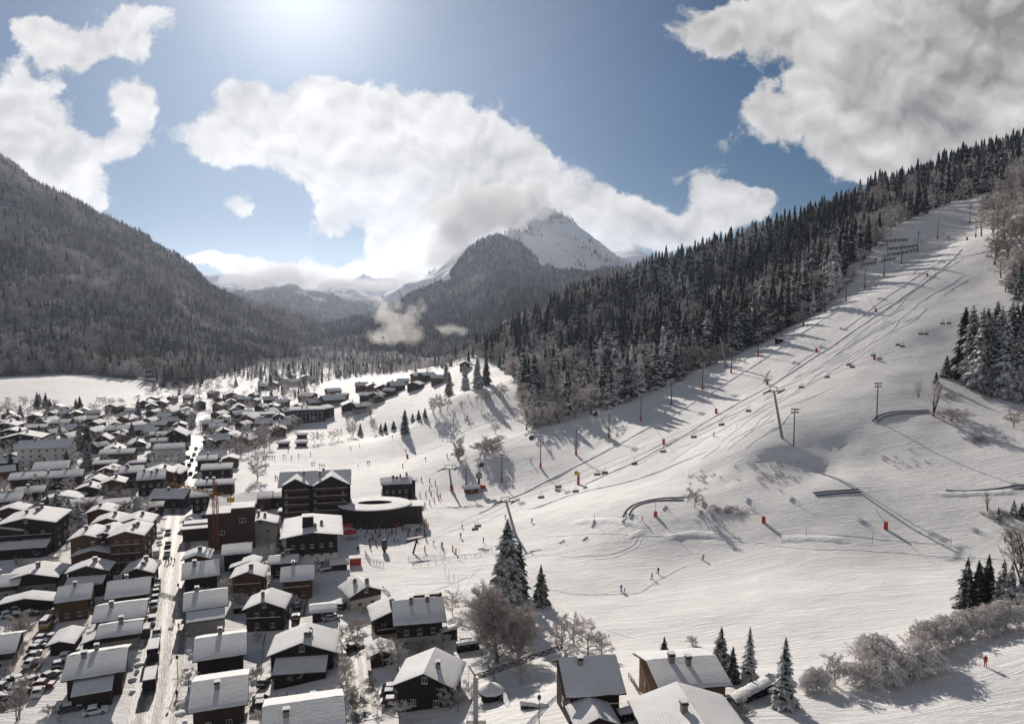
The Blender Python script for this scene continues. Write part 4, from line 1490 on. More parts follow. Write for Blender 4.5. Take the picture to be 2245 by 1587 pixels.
# --- the construction block by the orange crane
blk = empty('unfinished_building', G(510, 1112, 12), R(17))
tag(blk, 'unfinished red brown block with a big sheet roof, behind the orange crane', 'building')
MB().box((0, 0, 4.5), (14, 15, 15)).build('wall', M['brick'], blk)
r_ = MB().slab([(-7.6, 8, 14.2), (7.6, 8, 14.2), (7.6, 0, 12.6), (-7.6, 0, 12.6)], .25).slab([(-7.6, 0, 12.58), (0, 0, 12.58), (0, -8, 12.2), (-7.6, -8, 12.2)], .25).build('roof', M['timber'], blk)
MB().slab([(-7.5, 7.9, 14.44), (7.5, 7.9, 14.44), (7.5, .05, 12.84), (-7.5, .05, 12.84)], .22).slab([(-7.5, 0, 12.8), (-.1, 0, 12.8), (-.1, -7.9, 12.44), (-7.5, -7.9, 12.44)], .22).build('snow_layer', M['roof_snow'], r_)
b2 = MB().box((3.6, -4, 12.8), (7, 7.2, 1.4)).build('parapet', M['brick'], blk)
MB().box((3.6, -4, 13.6), (7.2, 7.4, .2)).build('snow_cap', M['roof_snow'], b2)
link('window', WIN_BIG, blk, (3.5, -7.5, 9.5), 0)
link('window', WIN_BIG, blk, (-3, -7.5, 6), 0)
e = empty('workshop', G(440, 1152, 4), R(18))
tag(e, 'long red brown workshop with two stepped snow strips, at the foot of the crane', 'workshop')
MB().box((0, 0, 1), (10.5, 8.5, 6)).build('wall', M['brick'], e)
r_ = MB().box((0, 2.2, 4.6), (11, 4.6, .3)).box((0, -2.4, 4.1), (11, 4.6, .3)).build('roof', M['timber'], e)
MB().box((0, 2.2, 4.87), (10.9, 4.5, .24)).box((0, -2.4, 4.37), (10.9, 4.5, .24)).build('snow_layer', M['roof_snow'], r_)

# --- the double gabled hotel at the foot of the run
ho = empty('hotel', G(692, 1042, 16.5), R(12), .91)
tag(ho, 'tall dark wooden hotel with two snow gables, a long ridge roof and stacked balconies', 'hotel')
MB().box((0, 0, 6.5), (25, 15, 17)).build('wall', M['timber_black'], ho)
MB().box((-5.5, -7.6, 2.6), (13, .3, 2.2)).build('white_ground_storey', M['white'], ho)
roofs = MB()
snows = MB()
rise = 4.5
for sg in (-1, 1):
    roofs.slab([(-14, 1, 19.6), (14, 1, 19.6), (14, 1 + sg * 9, 15.8), (-14, 1 + sg * 9, 15.8)], .25)
    snows.slab([(-13.9, 1, 19.9), (13.9, 1, 19.9), (13.9, 1 + sg * 8.9, 16.1), (-13.9, 1 + sg * 8.9, 16.1)], .28)
for gx, gw, gt in ((-7.2, 5.0, 19.0), (6.4, 7.2, 19.5)):
    for sg in (-1, 1):
        roofs.slab([(gx, -9.4, gt), (gx, 1, gt + .05), (gx + sg * gw, 1, gt - gw * .52), (gx + sg * gw, -9.4, gt - gw * .52)], .25)
        snows.slab([(gx, -9.3, gt + .3), (gx, 1, gt + .35), (gx + sg * (gw - .1), 1, gt - gw * .52 + .3), (gx + sg * (gw - .1), -9.3, gt - gw * .52 + .3)], .28)
rf = roofs.build('roof', M['timber'], ho)
snows.build('snow_layer', M['roof_snow'], rf)
for cx_, cy_ in ((-4.5, -1.5), (3.0, 2.0), (1.8, -3)):
    chimney(rf, cx_, cy_, 18.6, 1.0, 1.6)
for gx, gw, gt in ((-7.2, 4.6, 18.9), (6.4, 6.8, 19.4)):
    MB().prism([(gx - gw, 14.8), (gx + gw, 14.8), (gx + gw, gt - gw * .55), (gx, gt - .1), (gx - gw, gt - gw * .55)], -8.4, -7.3, 'y').build('gable', M['timber_black'], ho)
for fl in range(4):
    z = 5.0 + fl * 2.9
    for gx, ww in ((-6.8, 9.2), (6.4, 12.0)):
        b = MB().box((gx, -8.3, z), (ww, 1.4, .16)).box((gx, -8.95, z + 1.0), (ww, .1, .1))
        for k in range(int(ww / .4)):
            b.box((gx - ww / 2 + .2 + k * .4, -8.95, z + .5), (.2, .05, .85))
        bb = b.build('balcony', M['timber_brown'], ho)
        MB().box((gx, -8.95, z + 1.1), (ww, .16, .1)).build('snow_cap', M['roof_snow'], bb)
    for k in range(7):
        link('window', WIN['d' if k % 3 else 'w'], ho, (-10.8 + k * 3.6, -7.5, z + 1.4))
for k in range(4):
    link('window', WIN['w'], ho, (-10 + k * 3, -7.78, 2.7))
for k in range(4):
    b = MB()
    for j in range(4):
        b.box((13.0, -5 + j * 3.4, 4.6 + k * 2.9), (1.2, 2.6, 1.0))
    b.build('balcony', M['timber'], ho)

# --- the oval lift station
ov = empty('lift_station', G(822, 1122, 4), R(6))
tag(ov, 'oval dark wooden lift station with a snowy rounded roof and a sunken opening', 'lift station')


def oval(a, b, z, n=48, tail=0.0):
    pts = []
    for k in range(n):
        t = 2 * math.pi * k / n
        x, y = a * math.cos(t), b * math.sin(t)
        pts.append((x, y, z))
    return pts


wl = MB()
for (a, b, z0, z1, mi) in ((11.6, 8.4, -2.5, 6.2, 0),):
    p0, p1 = oval(a * .96, b * .96, z0), oval(a, b, z1)
    n = len(p0)
    wl.add(p0 + p1, [(k, (k + 1) % n, n + (k + 1) % n, n + k) for k in range(n)] + [tuple(range(n, 2 * n))], mi)
wl.build('wall', M['plank_dark'], ov)
rr = MB()
p0, p1, p2, p3 = oval(13.2, 9.8, 6.25), oval(13.4, 10.0, 7.1), oval(12.9, 9.5, 7.3), oval(6.2, 2.6, 7.55)
p4 = oval(6.2, 2.6, 6.0)
n = len(p0)
rr.add(p0 + p1, [(k, (k + 1) % n, n + (k + 1) % n, n + k) for k in range(n)] + [tuple(range(n - 1, -1, -1))], 0)
rr.add(p1 + p2 + p3 + p4, [(k, (k + 1) % n, n + (k + 1) % n, n + k) for k in range(n)] + [(n + k, n + (k + 1) % n, 2 * n + (k + 1) % n, 2 * n + k) for k in range(n)], 1)
rr.add(p3 + p4, [(k, (k + 1) % n, n + (k + 1) % n, n + k) for k in range(n)] + [tuple(range(n, 2 * n))], 2)
rr.build('roof', [M['timber'], M['roof_snow'], M['timber_black']], ov)
fins = MB()
for k in range(60):
    t = 2 * math.pi * k / 60
    fins.box((11.75 * math.cos(t), 8.55 * math.sin(t), 2.6), (.18, .18, 7.0), 0, t)
fins.build('cladding_fins', M['timber'], ov)
fb = MB().box((12.5, 1.0, 2.2), (9, 7, 8.6)).build('side_hall', M['plank_dark'], ov)
MB().box((12.5, 1.0, 6.62), (10.2, 8.2, .24)).build('roof_edge', M['roof_snow'], fb)
MB().box((-3, -8.65, 1.4), (6, .3, 2.6)).build('glass_front', M['glass'], ov)
cn = empty('covered_walkway', G(690, 1112, 4), R(9))
tag(cn, 'long low snow roofed walkway leading to the oval lift station', 'walkway')
MB().box((0, 0, 1.2), (25, 3.4, 4.4)).build('wall', M['plank_dark'], cn)
MB().box((0, 0, 3.6), (26, 4.6, .4)).build('roof', M['roof_snow'], cn)
# the dark chalet beside it
H(868, 1046, 11, 13, 7.5, 20, 12, 'k', 'dark brown chalet standing alone in the snow behind the oval lift station', chim=3, wins=4)
H(886, 1042, 9, 5, 7.5, 22, 98, 'k', 'gabled right wing of the lone chalet behind the oval lift station', chim=1, wins=2)

# --- far rows: each row is named by what it stands next to
rows = [
    ('{} chalet from the left in the far row below the white field', [(20, 902, 11), (76, 906, 11), (116, 901, 10), (141, 899, 10), (166, 900, 10), (202, 899, 10), (280, 904, 10), (330, 915, 10), (373, 914, 10), (408, 900, 11)]),
    ('{} chalet from the left among trees just under the white field', [(126, 886, 12), (252, 884, 12), (277, 889, 12), (322, 876, 11), (353, 876, 12), (373, 891, 15), (413, 882, 12), (438, 876, 11), (378, 868, 8), (29, 909, 10), (174, 913, 10), (205, 911, 11)]),
    ('{} snow roofed house from the left beyond the end of the main street', [(460, 960, 9), (476, 952, 12), (508, 947, 13), (541, 952, 11), (534, 923, 10), (556, 943, 14), (579, 917, 12), (609, 931, 12), (478, 929, 11), (531, 899, 13), (574, 886, 10)]),
    ('{} chalet from the left at the foot of the dark wooded mountain', [(438, 877, 10), (468, 857, 10), (481, 869, 9), (481, 882, 10), (491, 882, 10), (506, 859, 12), (523, 866, 8), (556, 861, 9), (597, 884, 12), (619, 875, 10), (413, 866, 9)]),
    ('{} house from the left in the cluster above the open ski field', [(675, 861, 14), (728, 866, 16), (767, 879, 15), (793, 884, 11), (730, 851, 13), (708, 872, 10), (750, 862, 10), (690, 874, 12), (650, 884, 10)]),
    ('{} chalet from the left in the hamlet climbing the field edge', [(803, 861, 11), (826, 859, 11), (829, 866, 9), (793, 838, 12), (816, 839, 13), (839, 841, 16), (868, 836, 14), (911, 836, 13), (884, 830, 11), (916, 818, 12), (936, 816, 11), (959, 822, 10), (855, 850, 10)]),
    ('{} chalet from the left hidden in the woods at the valley end', [(600, 836, 10), (622, 828, 10), (645, 832, 11), (668, 822, 11), (690, 826, 10), (640, 820, 9), (1019, 791, 11), (580, 842, 9)]),
]
rngh = random.Random(99)
taken = [o.location.copy() for o in col.objects if o.get('category') in ('house', 'hotel', 'building', 'inn')] + [G(x, y, 6) for _, l_ in rows for x, y, w_ in l_]
strx = [(343, 1540), (376, 1280), (396, 1120), (408, 1050), (420, 1000), (428, 975), (436, 955)]
extra = []
for _ in range(4000):
    if len(extra) >= 58:
        break
    px, py = rngh.uniform(-8, 640), rngh.uniform(868, 1075)
    sxx = np.interp(py, [955, 975, 1000, 1050, 1120], [436, 428, 420, 408, 396])
    if (px < 330 and py < 892) or (px > 470 and py > 950) or (px > 600 and py > 930) or abs(px - sxx) < 26 or (px > 430 and py > 1000):
        continue
    q = G(px, py, 6)
    if all((q - t).length > 13.5 for t in taken):
        taken.append(q)
        extra.append((px, py, rngh.uniform(9, 13)))
xs_ = sorted(extra)
rows.append(('{} of the small chalets squeezed into the left half of the village, from the left', xs_[:20]))
rows.append(('{} of the small chalets squeezed into the middle of the village, from the left', xs_[20:40]))
rows.append(('{} of the small chalets squeezed into the right half of the village, from the left', xs_[40:]))
for tmpl, lst in rows:
    lst = sorted(lst)
    for i, (px, py, w_) in enumerate(lst):
        g = rngh.random() < .68
        H(px, py, w_ * .9, w_ * rngh.uniform(.95, 1.2), rngh.uniform(4.0, 5.6), rngh.uniform(22, 31), (100 if g else 12) + rngh.uniform(-28, 28), rngh.choice('ttknnsmt'), tmpl.format(nth(i)), chim=1 if rngh.random() < .6 else 0,
          wins=2 if py > 880 else 0, group='village chalets in the distance', name='chalet')
H(675, 891, 14, 25, 9, 15, 14, 'k', 'big dark hotel with a lattice of lit windows at the edge of the ski field', 'hotel', chim=2, wins=8, name='hotel')
H(712, 888, 13, 9, 7, 17, 60, 'k', 'gabled right wing of the big dark hotel at the edge of the ski field', 'hotel', chim=0, wins=2, name='hotel')
H(569, 903, 11, 23, 6, 14, 12, 'r', 'long brick building with a plain white roof in the middle distance', 'building', chim=0, wins=7, name='long_building')
for (px, py, lab) in ((622, 967, 'little hay hut on the open snow, left of two'), (661, 966, 'little hay hut on the open snow, right of two'), (662, 949, 'little hay hut by the frosted thicket behind the other two'), (540, 868 + 82, 'small dark hut in the frosted thicket')):
    H(px, py, 4.5, 5.5, 2.4, 18, 12, 't', lab, 'hut', chim=0, wins=0, name='hay_hut')
# ------------------------------------------------------------------ streets
def road_mat(name, base, dirt, tracks):
    m, nt, b = new_mat(name)
    uv = nd(nt, 'ShaderNodeUVMap')
    sx = nd(nt, 'ShaderNodeSeparateXYZ')
    nt.links.new(uv.outputs[0], sx.inputs[0])
    geo = nd(nt, 'ShaderNodeNewGeometry')
    n1 = noise_tex(nt, geo.outputs['Position'], .5, 5, .65)
    mp = nd(nt, 'ShaderNodeMapping')
    mp.inputs['Scale'].default_value = (26, .35, 1)
    nt.links.new(uv.outputs[0], mp.inputs[0])
    n2 = noise_tex(nt, mp.outputs[0], 1.0, 4, .6)
    t = mth(nt, 'SINE', mth(nt, 'MULTIPLY_ADD', sx.outputs[0], tracks * 6.283, 0.6))
    f = mth(nt, 'MULTIPLY_ADD', t, .16, mth(nt, 'MULTIPLY_ADD', n2, .75, mth(nt, 'MULTIPLY', n1, .5)))
    cc = mixc(nt, ramp(nt, f, (.50, 0.0), (.98, 1.0)), dirt, base)
    nt.links.new(cc, b.inputs['Base Color'])
    b.inputs['Roughness'].default_value = .6
    bump(nt, b, f, .5, .3)
    return m


M['street'] = road_mat('slushy_street', (.74, .72, .70), (.20, .17, .145), 3)
M['lane'] = road_mat('brown_lane', (.55, .48, .41), (.24, .175, .12), 2)


def strip(name, pts, width, mat, lift, label, cross=8, step=3.0):
    P = [G(*q) for q in pts]
    S = []
    for a, b in zip(P, P[1:]):
        k = max(1, int((b - a).length / step))
        S += [a.lerp(b, i / k) for i in range(k)]
    S.append(P[-1])
    for _ in range(6):
        S = [S[0]] + [(S[i - 1] + S[i] * 2 + S[i + 1]) / 4 for i in range(1, len(S) - 1)] + [S[-1]]
    vs, uv, fs = [], [], []
    dist = 0
    for i, p in enumerate(S):
        t = (S[min(i + 1, len(S) - 1)] - S[max(i - 1, 0)])
        t.z = 0
        t.normalize()
        n = Vector((t.y, -t.x, 0))
        if i:
            dist += (p - S[i - 1]).length
        for k in range(cross + 1):
            u = k / cross
            q = p + n * (u - .5) * width
            vs.append((q.x, q.y, gz(q.x, q.y) + lift))
            uv.append((u, dist))
    for i in range(len(S) - 1):
        for k in range(cross):
            a = i * (cross + 1) + k
            fs.append((a, a + 1, a + cross + 2, a + cross + 1))
    mb = MB()
    mb.add(vs, fs)
    me = mb.mesh(name, mat)
    ul = me.uv_layers.new(name='UVMap')
    for lp in me.loops:
        ul.data[lp.index].uv = uv[lp.vertex_index]
    o = link(name, me)
    tag(o, label, None, None, 'structure')
    return S


STREET = [(322, 1640), (343, 1540), (357, 1450), (368, 1360), (376, 1280), (384, 1210), (396, 1120), (408, 1050), (420, 1000), (428, 975), (436, 955)]
ST = strip('street', STREET, 9.2, M['street'], .10, 'snowy main street with wheel tracks running through the village')
strip('lane', [(20, 1560), (50, 1500), (75, 1440), (95, 1380), (118, 1310), (125, 1290)], 4.6, M['lane'], .08, 'brown rutted side lane left of the main street')
strip('bank_road', [(428, 975), (400, 962), (380, 958)], 5, M['street'], .07, 'bend at the far end of the main street')
strip('far_road', [(418, 928), (440, 917), (468, 908), (500, 900)], 5, M['street'], .12, 'far village road curving between frosted trees')
strip('driveway', [(640, 1420), (648, 1380), (655, 1330), (664, 1300)], 4, M['street'], .08, 'snowy driveway between the middle chalets')
strip('yard_lane', [(800, 1580), (790, 1500), (785, 1440), (770, 1400), (730, 1390)], 5, M['street'], .08, 'snowy yard drive left of the black gabled chalet')


def berm(name, px, width, height, label, mat='soft_snow', wig=0.0, step=1.2, world=None, lift=-0.03):
    """a low ridge of piled snow following the ground"""
    mb = MB()
    rng = random.Random(len(name) + int(px[0][0][0] if px else 1))
    for line in px:
        P = [G(*q) for q in line]
        S = []
        for a, b in zip(P, P[1:]):
            k = max(1, int((b - a).length / step))
            S += [a.lerp(b, i / k) for i in range(k)]
        S.append(P[-1])
        for _ in range(4):
            S = [S[0]] + [(S[i - 1] + S[i] * 2 + S[i + 1]) / 4 for i in range(1, len(S) - 1)] + [S[-1]]
        prof = [(-.5, 0), (-.22, .8), (.05, 1), (.3, .6), (.5, 0)]
        vs, fs = [], []
        ph = rng.random() * 6
        dist = 0
        for i, p in enumerate(S):
            t = S[min(i + 1, len(S) - 1)] - S[max(i - 1, 0)]
            t.z = 0
            if t.length < 1e-6:
                t = Vector((1, 0, 0))
            t.normalize()
            n = Vector((t.y, -t.x, 0))
            dist += step
            off = wig * (math.sin(dist / 7 + ph) + .5 * math.sin(dist / 17 + ph * 2)) if wig else 0
            hh = height * rng.uniform(.75, 1.2) * min(1, i / 3, (len(S) - 1 - i) / 3)
            ww = width * rng.uniform(.85, 1.15)
            for u, v in prof:
                q = p + n * (u * ww + off)
                vs.append((q.x, q.y, gz(q.x, q.y) + lift + v * hh))
        m = len(prof)
        for i in range(len(S) - 1):
            for k in range(m - 1):
                a = i * m + k
                fs.append((a, a + 1, a + m + 1, a + m))
        mb.add(vs, fs)
    o = mb.build(name, M[mat], None, True)
    tag(o, label, None, None, 'structure')
    return o


def offset_line(S, d):
    out = []
    for i, p in enumerate(S):
        t = S[min(i + 1, len(S) - 1)] - S[max(i - 1, 0)]
        t.z = 0
        t.normalize()
        q = p + Vector((t.y, -t.x, 0)) * d
        out.append(q)
    return out


# heaps of cleared snow along both kerbs
heap = MB()
rngb = random.Random(4)
for d in (-5.2, 5.3):
    for p in offset_line(ST, d):
        if rngb.random() < .75:
            r_ = rngb.uniform(.5, 1.3)
            h_ = rngb.uniform(.25, .7)
            z = gz(p.x, p.y)
            heap.lathe([(r_, -.1), (r_ * .8, h_ * .6), (r_ * .35, h_), (.05, h_ * 1.05)], 7, (p.x + rngb.uniform(-.6, .6), p.y + rngb.uniform(-.5, .5), z))
o = heap.build('kerb_snow', M['soft_snow'], None, True)
tag(o, 'heaps of cleared snow along both kerbs of the street', None, None, 'stuff')

# ------------------------------------------------------------------ cars
PAINTS = {'black': (.012, .012, .014), 'silver': (.38, .39, .40), 'white': (.65, .65, .64), 'dark grey': (.06, .062, .068), 'blue': (.03, .06, .16), 'red': (.30, .03, .025), 'brown': (.10, .06, .04)}
for k, c_ in PAINTS.items():
    M['paint_' + k] = plain('paint_' + k.replace(' ', '_'), c_, .35, .06, .5, 0, .5)


def car_meshes(kind):
    if kind == 'van':
        L, Wd, zb, zt = 5.0, 1.95, .95, 2.2
        prof = [(-2.5, .35), (2.45, .35), (2.5, .85), (2.2, 1.15), (1.6, 1.95), (1.4, 2.15), (-2.45, 2.2), (-2.5, 1.2)]
        gl = [(2.12, 1.2), (1.62, 1.9), (1.1, 1.95), (1.1, 1.2)]
        top = [(-2.4, 1.35), (2.18, 2.22)]
    else:
        L, Wd = 4.3, 1.76
        prof = [(-2.1, .30), (2.05, .30), (2.15, .55), (2.05, .80), (1.0, .95), (.3, 1.42), (-1.2, 1.46), (-1.85, 1.0), (-2.15, .95)]
        gl = [(.88, .97), (.28, 1.37), (-1.15, 1.40), (-1.7, 1.0)]
        top = [(-1.3, .42), (1.46, 0)]
    b = MB()
    n = len(prof)
    # body lofted across its width so that the shoulders round off
    rows = []
    for y, k in ((-1, .90), (-.86, 1.0), (.86, 1.0), (1, .90)):
        rows.append([(x * (1 if k == 1 else .985), y * Wd / 2, .3 + (z - .3) * k) for x, z in prof])
    vs = [p for r_ in rows for p in r_]
    fs = [tuple(range(n)), tuple(range(4 * n - 1, 3 * n - 1, -1))]
    for a in range(3):
        for k in range(n):
            fs.append((a * n + k, (a + 1) * n + k, (a + 1) * n + (k + 1) % n, a * n + (k + 1) % n))
    b.add(vs, fs)
    g = MB()
    g.prism([(x, z * .985) for x, z in gl], -Wd / 2 * .985 - .02, Wd / 2 * .985 + .02, 'y')
    x0, x1, z0, z1 = (.95, .33, .98, 1.40) if kind != 'van' else (2.2, 1.63, 1.2, 1.92)
    g.slab([(x0 + .03, -.7, z0), (x1 + .03, -.7, z1), (x1 + .03, .7, z1), (x0 + .03, .7, z0)], .04)
    if kind != 'van':
        g.slab([(-1.26, .66, 1.43), (-1.83, .66, 1.03), (-1.83, -.66, 1.03), (-1.26, -.66, 1.43)], .04)
    wh = MB()
    a = [(.34 * math.cos(t * .524), .34 * math.sin(t * .524)) for t in range(12)]
    wh.prism(a, -.12, .12, 'y', 0)
    wh.prism([(p * .55, q * .55) for p, q in a], -.125, .125, 'y', 1)
    sn = MB()
    if kind == 'van':
        sn.box((-.55, 0, 2.27), (3.6, 1.7, .16))
    else:
        sn.box((-.45, 0, 1.51), (1.45, 1.4, .13))
        sn.slab([(1.05, -.72, .99), (2.0, -.72, .87), (2.0, .72, .87), (1.05, .72, .99)], -.0 + .1)
        sn.slab([(-2.1, -.7, 1.06), (-1.85, -.7, 1.1), (-1.85, .7, 1.1), (-2.1, .7, 1.06)], .1)
    return b, g, wh, sn


CARM = {}
for kd in ('car', 'van'):
    b, g, wh, sn = car_meshes(kd)
    CARM[kd] = ({p_: b.mesh('body', M['paint_' + p_]) for p_ in PAINTS}, g.mesh('windows', M['glass']), wh.mesh('wheel', [M['rubber'], M['metal']]), sn.mesh('snow_cover', M['soft_snow'], False))


def car(px, py, rot, paint, label, group, kind='car', snow=True, detail=True):
    p = G(px, py)
    e = empty('parked_' + kind, (p.x, p.y, p.z + .10), R(rot))
    tag(e, label, kind, group)
    bd, gl, wh, sn = CARM[kind]
    link('body', bd[paint], e)
    link('windows', gl, e)
    if snow:
        link('snow_cover', sn, e)
    if detail:
        for x in (-1.3, 1.32):
            for y in (-.78, .78):
                link('wheel', wh, e, (x, y, .34))
    return e


def st_heading(px, py):
    p = G(px, py)
    i = min(range(1, len(ST) - 1), key=lambda k: (ST[k] - p).length)
    t = ST[i + 1] - ST[i - 1]
    return math.degrees(math.atan2(t.y, t.x))


rngc = random.Random(12)
cols = list(PAINTS)
kerb = [(348, 1277), (347, 1291), (344, 1303), (342, 1316), (340, 1330), (335, 1364), (346, 1392), (371, 1168), (371, 1195), (369, 1215)]
kerb.sort(key=lambda q: -q[1])
for i, (x, y) in enumerate(kerb):
    pc = rngc.choice(['black', 'silver', 'dark grey', 'black', 'white'])
    car(x - 2, y + 2, st_heading(x, y) + rngc.choice((0, 180)), pc, f'{pc} car parked at the left kerb of the main street, {nth(i)} from the viewer', 'cars along the main street kerb')
far_st = [(408, 1113), (414, 1081), (418, 1040), (415, 1021), (402, 1020), (397, 1040), (393, 1058), (413, 1004), (426, 998), (405, 1003), (430, 985), (411, 985), (421, 1010), (388, 1080)]
far_st.sort(key=lambda q: -q[1])
for i, (x, y) in enumerate(far_st):
    pc = rngc.choice(['black', 'dark grey', 'black', 'silver'])
    car(x, y, st_heading(x, y), pc, f'{pc} car on the far half of the main street, {nth(i)} from the near end', 'cars on the far main street', 'car', False, False)
car(321, 1391, st_heading(321, 1391), 'dark grey', 'dark van with a snowy roof parked on the pavement left of the street', 'vans by the street', 'van')
car(343, 1219, st_heading(343, 1219), 'white', 'tall white box van parked at the upper left kerb', 'vans by the street', 'van')
lot = [(30, 1329), (38, 1341), (95, 1322), (17, 1352), (41, 1355), (65, 1351), (3, 1340)]
for i, (x, y) in enumerate(sorted(lot)):
    pc = rngc.choice(cols[:4])
    car(x, y, rngc.uniform(-10, 60), pc, f'snowy {pc} car in the shaded car park, {nth(i)} from the left', 'cars in the shaded car park')
lane = [(117, 1401), (91, 1404), (88, 1417), (80, 1426), (76, 1441), (70, 1458), (8, 1462), (142, 1444), (127, 1462)]
for i, (x, y) in enumerate(sorted(lane, key=lambda q: -q[1])):
    pc = rngc.choice(cols[:5])
    car(x, y, 100 + rngc.uniform(-25, 15), pc, f'snowy {pc} car in the row right of the brown lane, {nth(i)} from the viewer', 'cars beside the brown lane')
yard = [(39, 1495), (18, 1500), (8, 1512), (33, 1520), (50, 1504), (61, 1523), (25, 1536), (96, 1506), (110, 1487), (74, 1497), (5, 1534), (84, 1522)]
for i, (x, y) in enumerate(sorted(yard)):
    pc = rngc.choice(cols)
    car(x, y, rngc.uniform(0, 180), pc, f'snow capped {pc} car crammed into the bottom left yard, {nth(i)} from the left', 'cars crammed into the yard')
for x, y, rt, pc, lab in ((154, 1558, 30, 'dark grey', 'grey car under a tree in front of the big lean-to chalet'), (209, 1564, 25, 'white', 'car buried in snow at the bottom edge left of the street'),
                          (651, 1332, 110, 'dark grey', 'grey car parked between the steep gable and the pale garage'), (649, 1358, 100, 'brown', 'brown car with a snow heap on its roof in the middle driveway'),
                          (726, 1359, 18, 'silver', 'silver car in front of the pale garage'), (751, 1333, 80, 'dark grey', 'dark car at the corner of the cream walled chalet'),
                          (777, 1424, 30, 'black', 'black car standing alone on the white yard'), (612, 1493, 95, 'white', 'white covered car beside the sloping lean-to'),
                          (579, 1501, 90, 'black', 'black car with clear windows on the drive left of the lean-to chalet'), (575, 1541, 12, 'white', 'snow buried car beside the drive fence, farther of two'), (575, 1553, 12, 'dark grey', 'snow buried car beside the drive fence, nearer of two'),
                          (861, 1516, 8, 'black', 'black car under snow beside the black gabled chalet, farthest of three'), (858, 1528, 6, 'dark grey', 'dark car under snow beside the black gabled chalet, middle of three'), (861, 1545, 6, 'black', 'dark car under snow beside the black gabled chalet, nearest of three')):
    car(x, y, rt, pc, lab, None)
car(104, 1372, 100, 'brown', 'brown van beside the lane', None, 'van')


def lorry(px, py, label, bed, rot=None):
    p = G(px, py)
    e = empty('lorry', (p.x, p.y, p.z + .1), R(st_heading(px, py) if rot is None else rot))
    tag(e, label, 'lorry', 'lorries at the kerb')
    MB().box((3.0, 0, 1.55), (1.7, 2.2, 2.1)).box((-.6, 0, .75), (7.2, 1.9, .3)).build('cab', M['paint_dark grey'], e)
    MB().box((3.87, 0, 1.95), (.06, 1.9, .8)).build('windscreen', M['glass'], e)
    if bed == 'box':
        MB().box((-.9, 0, 2.0), (5.6, 2.35, 2.2)).build('cargo_box', M['timber_black'], e)
        MB().box((-.9, 0, 3.2), (5.5, 2.3, .18)).build('snow_cover', M['soft_snow'], e)
    else:
        MB().box((-.9, 0, 1.0), (5.6, 2.3, .15)).box((-.9, -1.15, 1.3), (5.6, .08, .6)).box((-.9, 1.15, 1.3), (5.6, .08, .6)).box((-3.7, 0, 1.3), (.08, 2.3, .6)).build('flat_bed', M['timber'], e)
        MB().box((-1.2, 0, 1.3), (4.4, 1.9, .5)).build('load', M['timber_brown'], e)
    a = [(.5 * math.cos(t * .524), .5 * math.sin(t * .524)) for t in range(12)]
    wm = MB().prism(a, -.16, .16, 'y', 0).prism([(q * .5, r_ * .5) for q, r_ in a], -.17, .17, 'y', 1).mesh('wheel', [M['rubber'], M['metal']])
    for x in (2.6, -1.4, -2.6):
        for y in (-.95, .95):
            link('wheel', wm, e, (x, y, .5))


lorry(331, 1505, 'dark box lorry at the left kerb, nearest the viewer', 'box')
lorry(335, 1470, 'flatbed lorry loaded with planks at the left kerb', 'flat')
lorry(338, 1438, 'dark box lorry at the left kerb, behind the flatbed', 'box')
tr_ = empty('trailer', G(101, 1378) + Vector((0, 0, .1)), R(108))
tag(tr_, 'yellow sided skip trailer with snow in it beside the brown lane', 'trailer')
MB().box((0, 0, .7), (4.2, 2.0, .15)).box((0, 1, 1.1), (4.2, .08, .8)).box((0, -1, 1.1), (4.2, .08, .8)).box((2.1, 0, 1.1), (.08, 2, .8)).box((-2.1, 0, 1.1), (.08, 2, .8)).build('skip', M['yellow'], tr_)
MB().box((0, 0, 1.2), (4.0, 1.85, .5)).build('snow_load', M['soft_snow'], tr_)
for k, (x, y) in enumerate(((620, 1534), (640, 1535), (684, 1532))):
    e = empty('skip_container', G(x, y), R(12))
    tag(e, f'open dark container with snow on it behind the bottom roof, {nth(k)} from the left', 'container', 'containers behind the bottom roof')
    MB().box((0, 0, .6), (1.7, 1.3, 1.2)).box((0, 0, 1.25), (1.8, .12, .1)).build('bin', M['metal_dark'], e)
    MB().box((0, 0, 1.3), (1.5, 1.1, .22)).build('snow_cover', M['soft_snow'], e)

